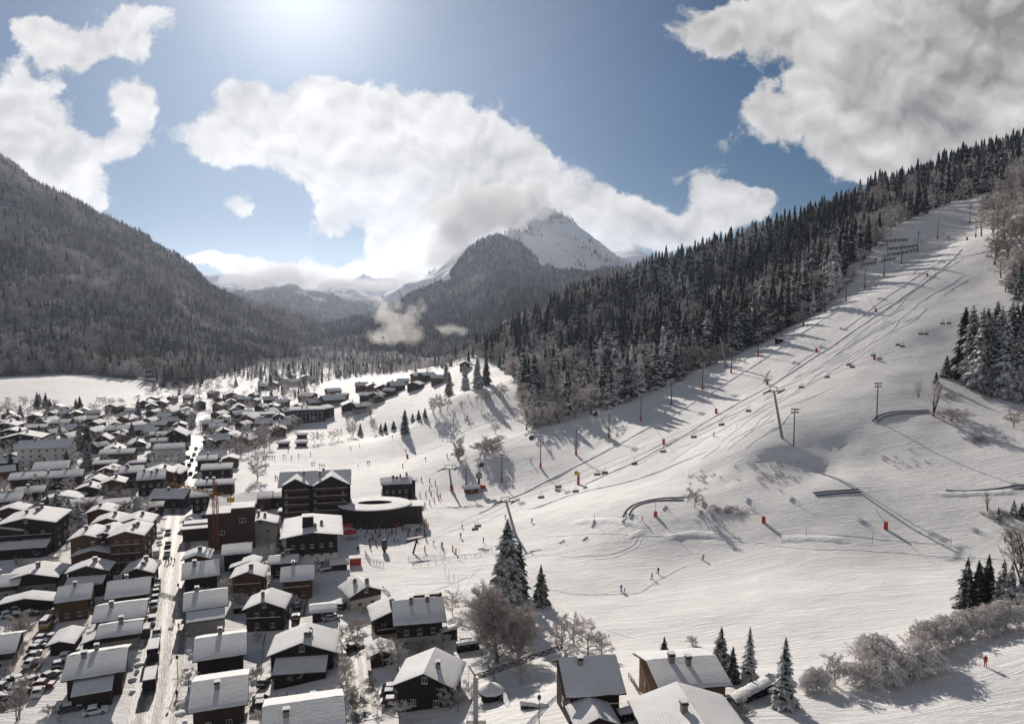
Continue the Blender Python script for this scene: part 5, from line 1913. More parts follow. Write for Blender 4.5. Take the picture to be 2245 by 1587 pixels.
# ------------------------------------------------------------------ near and garden trees
SPR = {}
for nm, (h_, r_, ly, nb) in {'tall': (22, 4.4, 30, 13), 'mid': (11, 2.7, 24, 11), 'slim': (11, 2.1, 26, 10), 'small': (5, 1.5, 14, 9)}.items():
    SPR[nm] = []
    for k in range(3 if nm != 'tall' else 2):
        tr, cr = spruce_parts(h_, r_, ly, nb, 900 + k * 7 + int(h_ * 3), 3, .55 if nm == 'tall' else .75)
        SPR[nm].append((h_, tr.mesh('trunk', M['bark']), cr.mesh('crown', M['needles_green'])))
BRD = {}
for nm, a in {'big': dict(h=16, spread=5.2, limbs=20, sub=(9, 7, 5), w=.042, stems=3, low=.08, up=1.1, rad=.17), 'orchard': dict(h=6.5, spread=3.4, limbs=10, sub=(8, 7, 5), w=.03, low=.3, up=.6, rad=.16),
              'round': dict(h=5.5, spread=3.0, limbs=13, sub=(7, 6, 5), w=.032, low=.1, up=.9, rad=.1), 'upright': dict(h=9, spread=2.6, limbs=12, sub=(5, 5, 4), w=.04, stems=3, low=.2, up=1.6, rad=.1),
              'arch': dict(h=5.5, spread=5.0, limbs=16, sub=(7, 6, 4), w=.045, stems=3, low=.15, up=.9, droop=.42, rad=.12), 'bush': dict(h=2.6, spread=2.2, limbs=11, sub=(6, 5, 3), w=.04, stems=2, low=.05, up=.8, rad=.05),
              'bare': dict(h=12, spread=3.2, limbs=10, sub=(4, 3, 2), w=.03, stems=4, low=.25, up=2.0, rad=.13), 'garden': dict(h=8, spread=3.6, limbs=10, sub=(5, 5, 3), w=.07, low=.2, rad=.14)}.items():
    BRD[nm] = []
    for k in range(2):
        tr, cr = broad_parts(seed=1500 + k * 13 + len(nm), **a)
        BRD[nm].append((a['h'], tr.mesh('trunk', M['frost_bark' if nm not in ('bare',) else 'bark']), cr.mesh('crown', M['twigs_white' if nm == 'arch' else 'twigs_pale' if nm in ('orchard', 'garden', 'big', 'round') else 'twigs'])))
rngt = random.Random(77)


def tree(px, py, h, kind, label, group=None, cat='tree', name=None, p=None, wide=1.0):
    spr = kind in SPR
    hh, tr, cr = rngt.choice((SPR if spr else BRD)[kind])
    p = p or G(px, py)
    s = h / hh
    e = empty(name or ('spruce_tree' if spr else 'frosted_tree'), (p.x, p.y, p.z - .1), rngt.random() * 6.28, (s * wide, s * wide, s))
    tag(e, label, cat, group)
    link('trunk', tr, e)
    link('crown', cr, e)
    return e


near_trees = [
    (1113, 1332, 22.5, 'tall', 'tallest snow laden spruce, standing alone at the edge of the snow field', 1.15), (1138, 1310, 15, 'tall', 'shorter spruce leaning against the tallest one', 1.0), (1186, 1325, 10.5, 'mid', 'separate mid sized spruce just right of the tallest one', 1.0),
    (1456, 1446, 4.8, 'small', 'small spruce peeping over the ridge of the sunlit plank chalet', 1.0), (1580, 1478, 9, 'mid', 'bushy spruce behind the sunlit plank chalet', 1.05), (1606, 1496, 6.6, 'mid', 'low spruce beside the bushy one at the plank chalet', 1.0),
    (1642, 1488, 9.6, 'slim', 'slim pointed spruce standing by itself right of the plank chalet', 1.0), (1719, 1548, 11.5, 'slim', 'tiered snow laden spruce at the end of the snowy hedge', 1.1),
    (2118, 1332, 10.920000000000002, 'mid', 'left spruce of the dark clump above the arching bushes', 1.0), (2143, 1334, 10.4, 'mid', 'middle spruce of the dark clump above the arching bushes', 1.0), (2164, 1332, 11.440000000000001, 'mid', 'right spruce of the dark clump above the arching bushes', 1.0),
    (2197, 1342, 11.05, 'mid', 'paler spruce between the dark clump and the picture edge', 1.0), (2215, 1346, 10.4, 'mid', 'second paler spruce by the picture edge', 1.0), (2243, 1350, 10.66, 'mid', 'dark spruce cut by the right picture edge', 1.0),
    (612, 1216, 9.5, 'slim', 'snowy spruce beside the path to the inn', 1.2), (697, 1256, 5.2, 'small', 'small garden spruce between the little huts', 1.0), (843, 1086, 6.2, 'small', 'small spruce in front of the lone dark chalet', 1.0),
    (174, 986, 15, 'tall', 'big dark spruce right of the white hotel, left of a pair', 1.0), (191, 990, 15, 'tall', 'big dark spruce right of the white hotel, right of a pair', 1.1), (192, 1030, 15, 'tall', 'dark spruce standing before the pair by the white hotel', 1.2),
    (281, 984, 10, 'mid', 'round dark spruce in the middle of the village', 1.2), (304, 922, 15, 'tall', 'tall spruce towering over the far row of chalets', 1.0), (385, 1012, 9, 'mid', 'frosted spruce beside the street by the pale apartment house', 1.3), (270, 1106, 5, 'small', 'little spruce near the street by the flat shaded roof', 1.2),
    (106, 1150, 11, 'mid', 'dark spruce in the clump beside the massive black house, leftmost', 1.4), (126, 1158, 13, 'tall', 'dark spruce in the clump beside the massive black house, tallest', 1.6), (152, 1160, 12, 'mid', 'dark spruce in the clump beside the massive black house, third', 1.5), (172, 1160, 10, 'mid', 'dark spruce in the clump beside the massive black house, rightmost', 1.5),
    (888, 951, 14, 'tall', 'lone dark spruce on the open ski field casting a long shadow', 1.1), (985, 868, 17, 'tall', 'spruce on the crest of the open field', 1.0), (1020, 858, 18, 'tall', 'spruce on the field crest, first of the pair beside the wood', 1.0), (1047, 852, 20, 'tall', 'spruce on the field crest, second of the pair beside the wood', 1.0), (1066, 846, 19, 'tall', 'spruce on the field crest nearest the wood', 1.0), (978, 836, 14, 'tall', 'dark spruce beside the climbing hamlet', 1.1),
    (905, 925, 6, 'small', 'small spruce in the hedge line right of the lone spruce', 1.1), (918, 921, 6.5, 'small', 'second small spruce in the hedge line', 1.1), (932, 917, 6.5, 'small', 'third small spruce in the hedge line', 1.1), (835, 947, 6, 'small', 'little spruce left of the lone spruce', 1.1), (845, 944, 6, 'small', 'little spruce close left of the lone spruce', 1.1), (863, 940, 5.5, 'small', 'low spruce right behind the lone spruce', 1.3),
    (1092, 1452, 16, 'big', 'huge frosted many stemmed tree below the tallest spruce', 1.0), (1134, 1446, 12.5, 'big', 'rounded frosted tree right of the huge many stemmed one', 1.15), (1063, 1405, 15.5, 'big', 'frosted tree behind the huge many stemmed one', .95),
    (1144, 1497, 5.6, 'round', 'round frosted shrub tree left of the steep scalloped roof', 1.0), (992, 1346, 6.2, 'round', 'single round crowned tree on the snow behind the pale chalet', .95),
    (1230, 1422, 6.8, 'orchard', 'leaning orchard tree, leftmost of the group behind the scalloped roof', 1.0), (1259, 1414, 8, 'orchard', 'tallest orchard tree behind the scalloped roof', 1.0), (1290, 1442, 7, 'orchard', 'orchard tree touching the ridge of the scalloped roof', 1.0), (1238, 1450, 6, 'orchard', 'low orchard tree in front of the group', 1.0), (1318, 1444, 6, 'orchard', 'orchard tree right of the group', 1.0),
    (841, 1462, 7, 'orchard', 'gnarled frosted fruit tree before the garden shed', 1.0), (871, 1470, 5.4, 'orchard', 'frosted fruit tree left of the black gabled chalet', 1.0), (912, 1434, 3.2, 'bush', 'frosted shrub against the pale chalet wall', 1.1), (970, 1424, 4.6, 'round', 'frosted tree at the right corner of the pale chalet', 1.0),
    (987, 1552, 4.6, 'round', 'frosted shrub tree before the black gabled chalet', 1.0), (1033, 1538, 4.2, 'round', 'dense frosted bush left of the pavilion', .9), (876, 1584, 4.6, 'orchard', 'small frosted tree at the bottom edge below the three cars', 1.0), (760, 1500, 6.5, 'upright', 'tall frosted hedge tree beside the white yard', 1.0), (756, 1535, 6.5, 'upright', 'frosted hedge tree nearer the bottom edge', 1.0), (774, 1550, 5, 'upright', 'frosted hedge tree by the yard drive', 1.0),
    (565, 1408, 3.2, 'round', 'round bare shrub beside the garden fence', .9), (747, 1408, 4.6, 'upright', 'narrow frosted tree at the corner of the big gabled chalet', .7), (540, 1512, 4, 'orchard', 'small bare tree beside the plank fence', 1.0), (412, 1512, 5, 'orchard', 'frosted bush left of the brown fronted chalet', 1.0), (585, 1285, 4.4, 'round', 'bare shrub against the brown gabled chalet', .9), (500, 1296, 3.2, 'bush', 'frosted hedge shrub behind the twin roof', 1.3),
    (585, 1204, 5, 'orchard', 'frosted tree left of the snowy spruce by the inn', 1.2), (592, 1226, 5, 'orchard', 'pale frosted tree before the long low roofed house', 1.1), (612, 1258, 4.4, 'orchard', 'frosted shrub tree before the square chalet', 1.0), (45, 1398, 7, 'round', 'round bare shrub left of the brown lane', 1.0), (40, 1578, 9, 'upright', 'tangled frosted tree in the bottom left corner', 1.0), (150, 1190, 6, 'orchard', 'frosted tree beside the snowy path left of the apartment wings', 1.0),
    (565, 1052, 11.5, 'round', 'large round frosted tree standing free on the ski field edge', 1.0), (1004, 1006, 13, 'upright', 'pair of upright frosted stems alone on the ski run', 1.0), (1008, 1008, 5, 'bush', 'shrub at the foot of the upright stems', 1.0), (1087, 952, 8, 'round', 'small tree above the thicket on the run', .8), (1075, 985, 5.5, 'bush', 'frosted thicket on the run, upper part', 1.6), (1055, 992, 4.5, 'bush', 'frosted thicket on the run, lower part', 1.6),
    (1620, 1580, 3, 'bush', 'brown grassy bush at the bottom edge below the hedge', 1.0), (1584, 1566, 2, 'bush', 'small round snow capped shrub by the plank chalet', .8), (1519, 1412, 1.6, 'bush', 'tiny shrub alone on the snow field', 1.0),
    (1523, 1112, 6.5, 'round', 'frosted shrub on the bend of the luge track', 1.0), (2046, 912, 16, 'bare', 'tall bare birch cluster on the knoll', 1.0), (2080, 926, 5, 'bush', 'dark thicket right of the birch cluster', 1.6), (2222, 938, 7, 'round', 'spreading bare bush on the right of the knoll', 1.1), (2013, 870, 8, 'bare', 'thin bare sapling left of the birch cluster', .8),
    (2075, 826, 9, 'mid', 'smaller spruce at the corner of the right hand wood', 1.2), (2052, 842, 5, 'small', 'little spruce below the corner of the right hand wood', 1.0), (2165, 1120, 7, 'bare', 'bare sapling on the right slope', .9), (2188, 1142, 4, 'small', 'little spruce on the right slope', 1.1), (2222, 1130, 4.6, 'small', 'second little spruce on the right slope', 1.1), (2240, 1136, 4.5, 'small', 'little spruce at the picture edge on the right slope', 1.1),
    (2245, 1290, 17, 'bare', 'tall bare tree cut by the right picture edge', 1.3), (2238, 1255, 12, 'orchard', 'frosted tree behind the tall bare one at the picture edge', .7),
    (1829, 1502, 6.6, 'upright', 'upright bare shrub at the left end of the arching bushes', 1.0),
    (690, 972, 8, 'garden', 'frosted tree on the field edge right of the hay huts', .9), (703, 970, 7, 'garden', 'second frosted tree right of the hay huts', 1.0), (728, 968, 7.5, 'garden', 'frosted clump on the field, left of the middle', 1.0), (742, 964, 8, 'garden', 'frosted clump on the field, right of the middle', 1.0), (772, 958, 13, 'upright', 'tall frosted tree on the open field', 1.0), (790, 954, 8, 'mid', 'dark spruce beside the tall frosted tree on the field', 1.2), (812, 912, 11, 'upright', 'slender frosted tree alone above the field', .9), (764, 930, 11, 'upright', 'thin frosted tree behind the clumps on the field', .8), (822, 950, 6, 'garden', 'frosted bush left of the little spruces', 1.0),
    (950, 908, 12, 'upright', 'tall frosted tree in the hedge line below the field crest', 1.0), (965, 905, 13, 'upright', 'taller frosted tree in the hedge line below the field crest', 1.0), (980, 900, 9, 'garden', 'frosted bush at the right end of the hedge line', 1.0), (1012, 897, 6, 'garden', 'pale frosted bush alone on the upper run', 1.1), (855, 1082, 8, 'garden', 'frosted tree left of the lone dark chalet', .7),
]
for px, py, h_, kd, lab, wd in near_trees:
    tree(px, py, h_, kd, lab, None, 'tree' if kd not in ('bush',) else 'shrub', None if kd != 'bush' else 'frosted_shrub', None, wd)
arch = [(1768, 1513, 2.6), (1790, 1508, 4.0), (1810, 1506, 4.0), (1872, 1500, 4.2), (1905, 1504, 6.0), (1945, 1504, 5.0), (1965, 1492, 6.0), (1925, 1470, 7.0), (1992, 1484, 4.6), (2022, 1470, 6.0), (2060, 1462, 5.6), (2012, 1445, 7.2), (2045, 1425, 6.0), (2085, 1410, 5.6), (2110, 1412, 5.0), (2132, 1396, 5.6), (2160, 1386, 5.4), (2176, 1384, 5.6), (2205, 1376, 5.8), (2236, 1368, 5.6)]
for i, (px, py, h_) in enumerate(sorted(arch)):
    tree(px, py, h_, 'upright' if i % 5 == 2 else 'round' if i % 5 == 4 else 'arch', f'snow bent frosted bush in the right hand hedge, {nth(i)} from the left', 'snow bent bushes of the right hand hedge', 'bush', 'arching_bush', None, .8)
rowb = [(1045, 886, 6), (1055, 884, 7), (1065, 880, 7), (1075, 878, 8), (1085, 875, 8), (1095, 871, 9), (1103, 868, 9)]
for i, (px, py, h_) in enumerate(rowb):
    tree(px, py, h_, 'garden', f'frosted shrub in the hedge line left of the wood, {nth(i)} from the left', 'frosted hedge line left of the wood', 'shrub', 'frosted_shrub', None, .8)
# the near block of tall spruces at the right edge
rb = [(2112, 826, 27), (2128, 836, 29), (2142, 842, 24), (2150, 852, 30), (2168, 852, 27), (2172, 862, 23), (2190, 856, 31), (2205, 868, 29), (2222, 864, 33), (2232, 874, 26), (2248, 872, 31), (2160, 838, 28), (2180, 842, 31), (2212, 850, 32), (2240, 852, 34), (2262, 876, 30), (2120, 822, 22), (2136, 828, 24)]
for i, (px, py, h_) in enumerate(sorted(rb)):
    tree(px, py, h_ * 1.05, 'tall', f'tall dark spruce in the block at the right picture edge, {nth(i)} from the left', 'spruce block at the right edge', p=None, wide=.86)
bank = []
_t = 0
while len(bank) < 96 and _t < 6000:
    _t += 1
    px, py = rngt.uniform(2140, 2270), rngt.uniform(385, 665)
    if px < np.interp(py, [385, 430, 540, 600, 665], [2168, 2150, 2150, 2190, 2205]) or (py > 520 and rngt.random() < .35):
        continue
    p = G(px, py)
    if all((p - q).length > 3.3 for q, _ in bank):
        bank.append((p, px))
bank.sort(key=lambda q: q[1])
for i, (p, px) in enumerate(bank):
    o = link('bank_tree', wood_br[rngt.randrange(6)], None, p - Vector((0, 0, .4)), rngt.random() * 6.28, rngt.uniform(.6, 1.05))
    tag(o, 'grey frosted tree in the thicket on the steep upper right bank', 'tree', 'frosted trees on the upper right bank')
for i, (px, py, h_) in enumerate(((2222, 640, 15), (2236, 655, 17), (2245, 630, 15))):
    tree(px, py, h_, 'tall', f'spruce above the right hand block, {nth(i)} from the left', 'spruces above the right hand block')

# gardens of the far village: trees wherever no house stands
house_xy = np.array([o.location[:2] for o in col.objects if o.get('category') in ('house', 'hotel', 'building', 'inn', 'hut', 'shed', 'workshop', 'carport', 'garage')])
road_xy = np.array([p[:2] for p in ST])


def free(x, y, r=6.5):
    return np.min(np.hypot(house_xy[:, 0] - x, house_xy[:, 1] - y)) > r and np.min(np.hypot(road_xy[:, 0] - x, road_xy[:, 1] - y)) > 6


spots = []
while len(spots) < 310:
    px, py = rngt.uniform(-10, 690), rngt.uniform(845, 1140)
    if py > 1000 and rngt.random() < .45 or (px > 430 and py > 995):
        continue
    if px < 320 and py < 884 or (px > 600 and py > 945) or (px > 560 and py > 965):
        continue
    p = G(px, py)
    if free(p.x, p.y, 6.2 if py > 950 else 5.2) and all((p - q).length > 3.2 for q in spots):
        spots.append(p)
for p in spots:
    d = p.y
    if rngt.random() < .15:
        tree(0, 0, rngt.uniform(7, 12), 'mid', 'dark spruce among the packed houses of the village', 'spruces among the village houses', p=p, wide=1.15)
    else:
        tree(0, 0, rngt.uniform(5, 10), 'garden', 'frosted bare garden tree among the packed houses of the village', 'bare garden trees among the village houses', name='garden_tree', p=p, wide=1.15)
shr = []
for _ in range(3000):
    if len(shr) >= 70:
        break
    px, py = rngt.uniform(5, 830), rngt.uniform(1150, 1585)
    if px > 560 and py < 1235:
        continue
    p = G(px, py)
    if free(p.x, p.y, 7.2) and all((p - q).length > 3.0 for q in shr):
        shr.append(p)
for p in shr:
    tree(0, 0, rngt.uniform(1.2, 3.4), rngt.choice(('bush', 'round', 'bush', 'orchard')), 'small frosted shrub in the gardens between the near chalets', 'garden shrubs between the near chalets', 'shrub', 'garden_shrub', p=p)
thick = [(495, 1000), (505, 992), (515, 985), (525, 978), (535, 985), (545, 975), (555, 970), (565, 975), (575, 968), (585, 975), (560, 990), (545, 998), (530, 1000), (580, 990), (570, 982), (520, 994), (592, 982), (600, 960), (610, 955), (625, 950), (640, 940), (655, 935), (648, 925), (630, 938)]
for i, (px, py) in enumerate(sorted(thick)):
    tree(px, py, rngt.uniform(7, 10), 'garden', f'grey frosted tree of the thicket beside the ski field, {nth(i)} from the left', 'frosted thicket beside the ski field', wide=1.25)
# woods that close the valley
n = 15000
x = rg.uniform(-620, 260, n)
y = rg.uniform(560, 1700, n)
z = np.where(y < 1155, terrain.z(x, y), -14.0)
z = np.maximum(z, np.where(y > 1085, pyramid.z(x, y), -20))
z = np.maximum(z, np.where(x < -185, left_mt.z(x, y), -20))
p = np.stack([x, y, z], 1)
px_, py_, d_ = project(p)
ok = (px_ > 395) & (px_ < 1120) & (py_ < np.interp(px_, [395, 450, 560, 640, 720, 760, 960, 1060, 1120], [856, 850, 846, 852, 838, 830, 812, 800, 790]))
ok |= (px_ > 560) & (px_ < 700) & (py_ < 872) & (rg.random(n) < .35)
ok &= (z < 12) | (y < 1155)
p = p[ok]
nz = coarse(p, 90, 2.9)
hx = house_xy
far_free = np.array([np.min(np.hypot(hx[:, 0] - q[0], hx[:, 1] - q[1])) > 8.5 for q in p])
p = p[far_free & (nz > -.28)]
pk = np.where(rg.random(len(p)) < .30, rg.integers(0, 4, len(p)), rg.integers(4, 7, len(p)))
scatter('valley_wood', p - np.array([0, 0, .3]), pk, rg.uniform(.35, .68, len(p)), 'frosted woodland filling the far end of the valley')
print('valley wood', len(p))

# ------------------------------------------------------------------ hedges, fences, small garden things


def hedge(name, a, b, w, h, label, snow=True):
    A, B = G(*a), G(*b)
    mid = (A + B) / 2
    d = B - A
    L = math.hypot(d.x, d.y)
    e = empty(name, (mid.x, mid.y, min(A.z, B.z)), math.atan2(d.y, d.x))
    tag(e, label, 'hedge')
    rng = random.Random(int(a[0]))
    mb = MB()
    mb.box((0, 0, h / 2 - .4), (L, w * .8, h + .4))
    for _ in range(int(L * w * h * 34)):
        q = Vector((rng.uniform(-L / 2, L / 2), rng.choice((-1, 1)) * w / 2 * rng.uniform(.7, 1.0), rng.uniform(-.2, h)))
        if rng.random() < .3:
            q = Vector((rng.uniform(-L / 2, L / 2), rng.uniform(-w / 2, w / 2), h))
        ribbon(mb, q, q + Vector((rng.uniform(-.25, .25), rng.uniform(-.25, .25), rng.uniform(-.1, .35))), .09, rng)
    hb = mb.build('leaves', M['hedge'], e)
    if snow:
        nx = max(3, int(L / .7))
        rows = []
        for v in (-.62, -.4, 0, .4, .62):
            rows.append([(-L / 2 - .1 + (L + .2) * k / nx, v * w + rng.uniform(-.06, .06), h + (.34 if abs(v) < .1 else .26 if abs(v) < .5 else -.04) * rng.uniform(.7, 1.3)) for k in range(nx + 1)])
        vs = [q for r_ in rows for q in r_]
        m = nx + 1
        MB().add(vs, [(i * m + k, i * m + k + 1, (i + 1) * m + k + 1, (i + 1) * m + k) for i in range(4) for k in range(nx)]).build('snow_cap', M['soft_snow'], e, True)


hedge('clipped_hedge', (1600, 1548), (1706, 1508), 2.0, 2.4, 'long dark hedge under a thick snow cap right of the plank chalet')
hedge('clipped_hedge', (1002, 1430), (1050, 1422), 1.2, 1.8, 'clipped dark hedge closing the garden right of the pale chalet')
hedge('clipped_hedge', (962, 1406), (999, 1398), 2.0, 2.6, 'tall clipped hedge block at the corner of the pale chalet')
hedge('clipped_hedge', (1355, 1582), (1400, 1572), 1.4, 1.6, 'snow capped hedge block between the two nearest chalets')
hedge('clipped_hedge', (1142, 1553), (1200, 1548), .8, 1.0, 'low brown beech hedge curving left of the steep scalloped roof')
hedge('clipped_hedge', (1105, 1530), (1140, 1590), .8, .9, 'low snow dotted garden hedge running to the bottom edge')
hedge('clipped_hedge', (512, 1344), (548, 1340), 1.4, 1.6, 'hedge between the twin roof and the steep gabled chalet')
hedge('clipped_hedge', (690, 1256), (760, 1244), 1.2, .9, 'snowy hedge below the little huts')


def fence(name, pts, h, label, gap=2.2, rails=2, mat='timber', cat='fence', post=.09):
    P = [G(*q) for q in pts]
    S = [P[0]]
    for a, b in zip(P, P[1:]):
        k = max(1, int((b - a).length / gap))
        S += [a.lerp(b, i / k) for i in range(1, k + 1)]
    for q in S:
        q.z = gz(q.x, q.y)
    e = empty(name, S[0])
    tag(e, label, cat)
    pm = MB()
    for q in S:
        pm.box((q.x - S[0].x, q.y - S[0].y, q.z - S[0].z + h / 2 - .2), (post, post, h + .4))
    pm.build('posts', M[mat], e)
    rm = MB()
    for k in range(rails):
        z = h * (1 - k * .45 / max(1, rails - 1) * 1.2)
        for a, b in zip(S, S[1:]):
            rm.tube([a - S[0] + Vector((0, 0, z - .05)), b - S[0] + Vector((0, 0, z - .05))], post * .45, 4)
    rm.build('rails', M[mat], e)
    return e


fence('wooden_fence', [(906, 1243), (940, 1240), (985, 1230), (1020, 1222)], 1.2, 'wooden rail fence along the snow terrace, lower line')
fence('wooden_fence', [(895, 1228), (930, 1226), (975, 1222)], 1.2, 'wooden rail fence along the snow terrace, upper line')
fence('wooden_fence', [(1040, 1222), (1078, 1208)], 1.2, 'short wooden rail fence behind the tallest spruce')
fence('wooden_fence', [(565, 1560), (573, 1480), (577, 1420), (582, 1395)], 1.0, 'thin garden fence beside the drive of the lean-to chalet', 2.0)
fence('wooden_fence', [(534, 1560), (562, 1546)], 1.3, 'plank fence right of the brown fronted chalet', 1.0, 3)
fence('wooden_fence', [(1050, 1425), (1064, 1452), (1078, 1480), (1095, 1520)], 1.1, 'wire garden fence right of the clipped hedge', 2.5)
fence('wooden_fence', [(800, 1215), (812, 1234), (840, 1240)], 1.4, 'dark railing around the terrace of the snow bar', 1.2, 3)
fence('wooden_fence', [(838, 1292), (850, 1303), (856, 1312)], 1.2, 'short railing beside the cream walled chalet', 1.0, 3)
fence('wooden_fence', [(2208, 868), (2232, 874)], 2.4, 'tall dark posts with a rail below the spruce block', 1.6, 1)
fence('wooden_fence', [(1378, 1486), (1388, 1500), (1400, 1520)], 1.1, 'terrace railing on the left of the plank chalet', 1.0, 3)
# pavilion
e = empty('garden_pavilion', G(1076, 1532), 0)
tag(e, 'small round garden pavilion with a pointed snow roof beside the grey crane', 'pavilion')
MB().lathe([(1.7, -.5), (1.7, 1.5)], 8).build('wall', M['timber_black'], e)
pr = MB().lathe([(2.5, 1.5), (2.45, 1.7), (.1, 2.9)], 10).build('roof', M['timber'], e)
MB().lathe([(2.48, 1.72), (2.3, 1.98), (1.2, 2.55), (.2, 3.08), (.05, 3.2)], 10).build('snow_layer', M['roof_snow'], pr, True)
e = empty('garden_table', G(1021, 1405), R(10))
tag(e, 'snow covered garden table behind the clipped hedge', 'table')
MB().box((0, 0, .74), (2.6, 1.3, .1)).build('table_top', M['timber'], e)
MB().box((0, 0, .9), (2.5, 1.2, .2)).build('snow_cap', M['soft_snow'], e)
for x in (-1.1, 1.1):
    for y in (-.5, .5):
        MB().box((x, y, .3), (.1, .1, .8)).build('leg', M['timber'], e)
e = empty('log_pile', G(935, 1313), R(12))
tag(e, 'pile of snowy logs and boards behind the large pale chalet', 'log pile')
for k in range(9):
    MB().tube([(-3.5 + (k % 3) * .6, (k % 3) * .5 - .5, .25 + (k // 3) * .45), (3.2 + (k % 2) * .8, (k % 3) * .5 - .4, .3 + (k // 3) * .45)], .22, 7).build('log', M['bark'], e)
MB().box((.2, 0, 1.55), (6, 1.5, .2)).build('snow_cap', M['soft_snow'], e)
# stalls by the piste
for k, (x, y, w_, lab) in enumerate(((779, 1236, 3.4, 'small bright red ticket stall with a snow roof'), (763, 1167, 3.0, 'red parasol bar tent beside the inn, farther of two'), (766, 1182, 4.4, 'red parasol bar tent beside the inn, nearer of two'))):
    e = empty('market_stall', G(x, y), R(14))
    tag(e, lab, 'stall')
    if k == 0:
        MB().box((0, 0, .8), (w_, 2.6, 2.6)).build('body', M['red'], e)
        MB().box((0, 0, 2.2), (w_ + .3, 2.9, .22)).build('snow_layer', M['roof_snow'], e)
    else:
        MB().lathe([(w_ * .62, 2.3), (w_ * .6, 2.5), (.2, 3.4), (.05, 3.45)], 8).build('canopy', M['red'], e)
        MB().tube([(0, 0, -.2), (0, 0, 3.3)], .07, 6).build('pole', M['metal'], e)
# ------------------------------------------------------------------ marks on the runs
berm('groomed_edge', [[(1040, 1130), (1110, 1095), (1190, 1058), (1263, 1022), (1335, 985), (1405, 947), (1472, 912), (1540, 872), (1603, 833), (1662, 796), (1713, 760), (1762, 728), (1808, 697), (1855, 672)]], 1.6, .4, 'long bank of groomed snow running up beside the floodlights')
berm('groomed_edge', [[(1270, 1066), (1330, 1040), (1400, 1010), (1455, 980), (1570, 912), (1682, 850), (1790, 780), (1920, 692), (2033, 614), (2110, 545)]], 1.7, .42, 'second bank of groomed snow along the row of snow lances')
berm('groomed_edge', [[(1150, 1120), (1250, 1085), (1370, 1058), (1480, 1018), (1560, 985)], [(1840, 730), (1960, 640), (2060, 575), (2150, 555), (2225, 535)]], 1.6, .36, 'lower bank of groomed snow crossing the run')
trk = [[(1380, 1025), (1450, 985), (1520, 950), (1590, 915), (1650, 890)], [(1480, 985), (1560, 955), (1620, 920), (1690, 895), (1760, 850)], [(1600, 950), (1610, 930), (1640, 915), (1720, 870), (1790, 830)], [(1690, 880), (1760, 830), (1830, 780), (1890, 740)],
       [(1740, 870), (1800, 830), (1850, 790), (1900, 760), (1960, 720), (2010, 670)], [(1800, 790), (1860, 750), (1930, 700), (1990, 650), (2060, 590)], [(1850, 770), (1920, 720), (1980, 690)], [(1700, 900), (1780, 870), (1850, 840)], [(1890, 700), (1960, 660), (2040, 610), (2100, 570)], [(1640, 870), (1700, 840), (1760, 790), (1810, 750)],
       [(1920, 730), (1990, 690), (2040, 640)], [(1940, 680), (2000, 630), (2070, 590), (2120, 560)], [(1500, 960), (1560, 930), (1600, 905), (1650, 880), (1700, 850)], [(1400, 1000), (1470, 968), (1540, 935)]]
rngk = random.Random(3)
for _ in range(34):
    t_ = rngk.random()
    x0 = 1500 + 600 * t_ + rngk.uniform(-10, 90)
    y0 = np.interp(x0, [1455, 1790, 2120], [985, 785, 550]) + rngk.uniform(12, 110) * (1 - .4 * t_)
    ln = [(x0, y0)]
    for _k in range(rngk.randint(2, 4)):
        dx = rngk.uniform(22, 42)
        ln.append((ln[-1][0] - dx, ln[-1][1] + dx * rngk.uniform(.55, .8)))
    trk.append(ln)
berm('ski_tracks', trk, .8, .20, 'wavy ski tracks weaving down the steep run', wig=1.0, step=1.6)
berm('ski_tracks', [[(1170, 1290), (1230, 1325), (1262, 1360), (1300, 1400), (1340, 1450)], [(1180, 1285), (1260, 1305), (1340, 1302), (1400, 1300), (1440, 1270), (1490, 1245), (1540, 1228)], [(1230, 1330), (1300, 1370), (1390, 1400), (1420, 1402)], [(1060, 1215), (1140, 1210), (1250, 1222), (1330, 1218), (1390, 1195), (1400, 1165)], [(1280, 1225), (1340, 1224), (1400, 1200), (1412, 1170)],
                    [(960, 1330), (1010, 1300), (1040, 1250), (1080, 1240)], [(930, 1300), (990, 1280), (1060, 1250)], [(1170, 1180), (1280, 1170), (1400, 1175), (1550, 1180), (1700, 1190)], [(1650, 1195), (1800, 1205), (1950, 1210), (2150, 1222), (2245, 1228)], [(1800, 1172), (1950, 1185), (2100, 1192)], [(850, 960), (930, 930), (1000, 905)], [(1120, 980), (1160, 1010), (1165, 1050), (1140, 1090), (1090, 1110), (1000, 1100)], [(900, 1000), (960, 980), (1030, 940), (1090, 920)], [(1180, 1140), (1110, 1120), (1050, 1150)]],
     .6, .14, 'narrow tracks crossing the wide lower snow field', wig=.25, step=1.2)
berm('snow_bank', [[(1250, 1145), (1340, 1143), (1400, 1150), (1430, 1160)], [(1370, 1178), (1400, 1170), (1420, 1158)], [(1450, 1178), (1520, 1168), (1600, 1175)], [(1700, 1180), (1760, 1178), (1830, 1182), (1870, 1186)], [(2040, 1085), (2130, 1082), (2245, 1076)]], 4.0, .45, 'soft drifted banks below the cat track', wig=.3)
M['rail_grey'] = plain('rail_grey', (.11, .105, .10), .7, .3)
lug = [[(1372, 1132), (1378, 1118), (1395, 1106), (1425, 1098), (1460, 1094), (1500, 1093)], [(1918, 925), (1930, 913), (1955, 907), (1990, 904), (2040, 902)], [(1785, 1084), (1830, 1080), (1885, 1076)], [(2075, 1079), (2150, 1079), (2200, 1074), (2260, 1066)]]
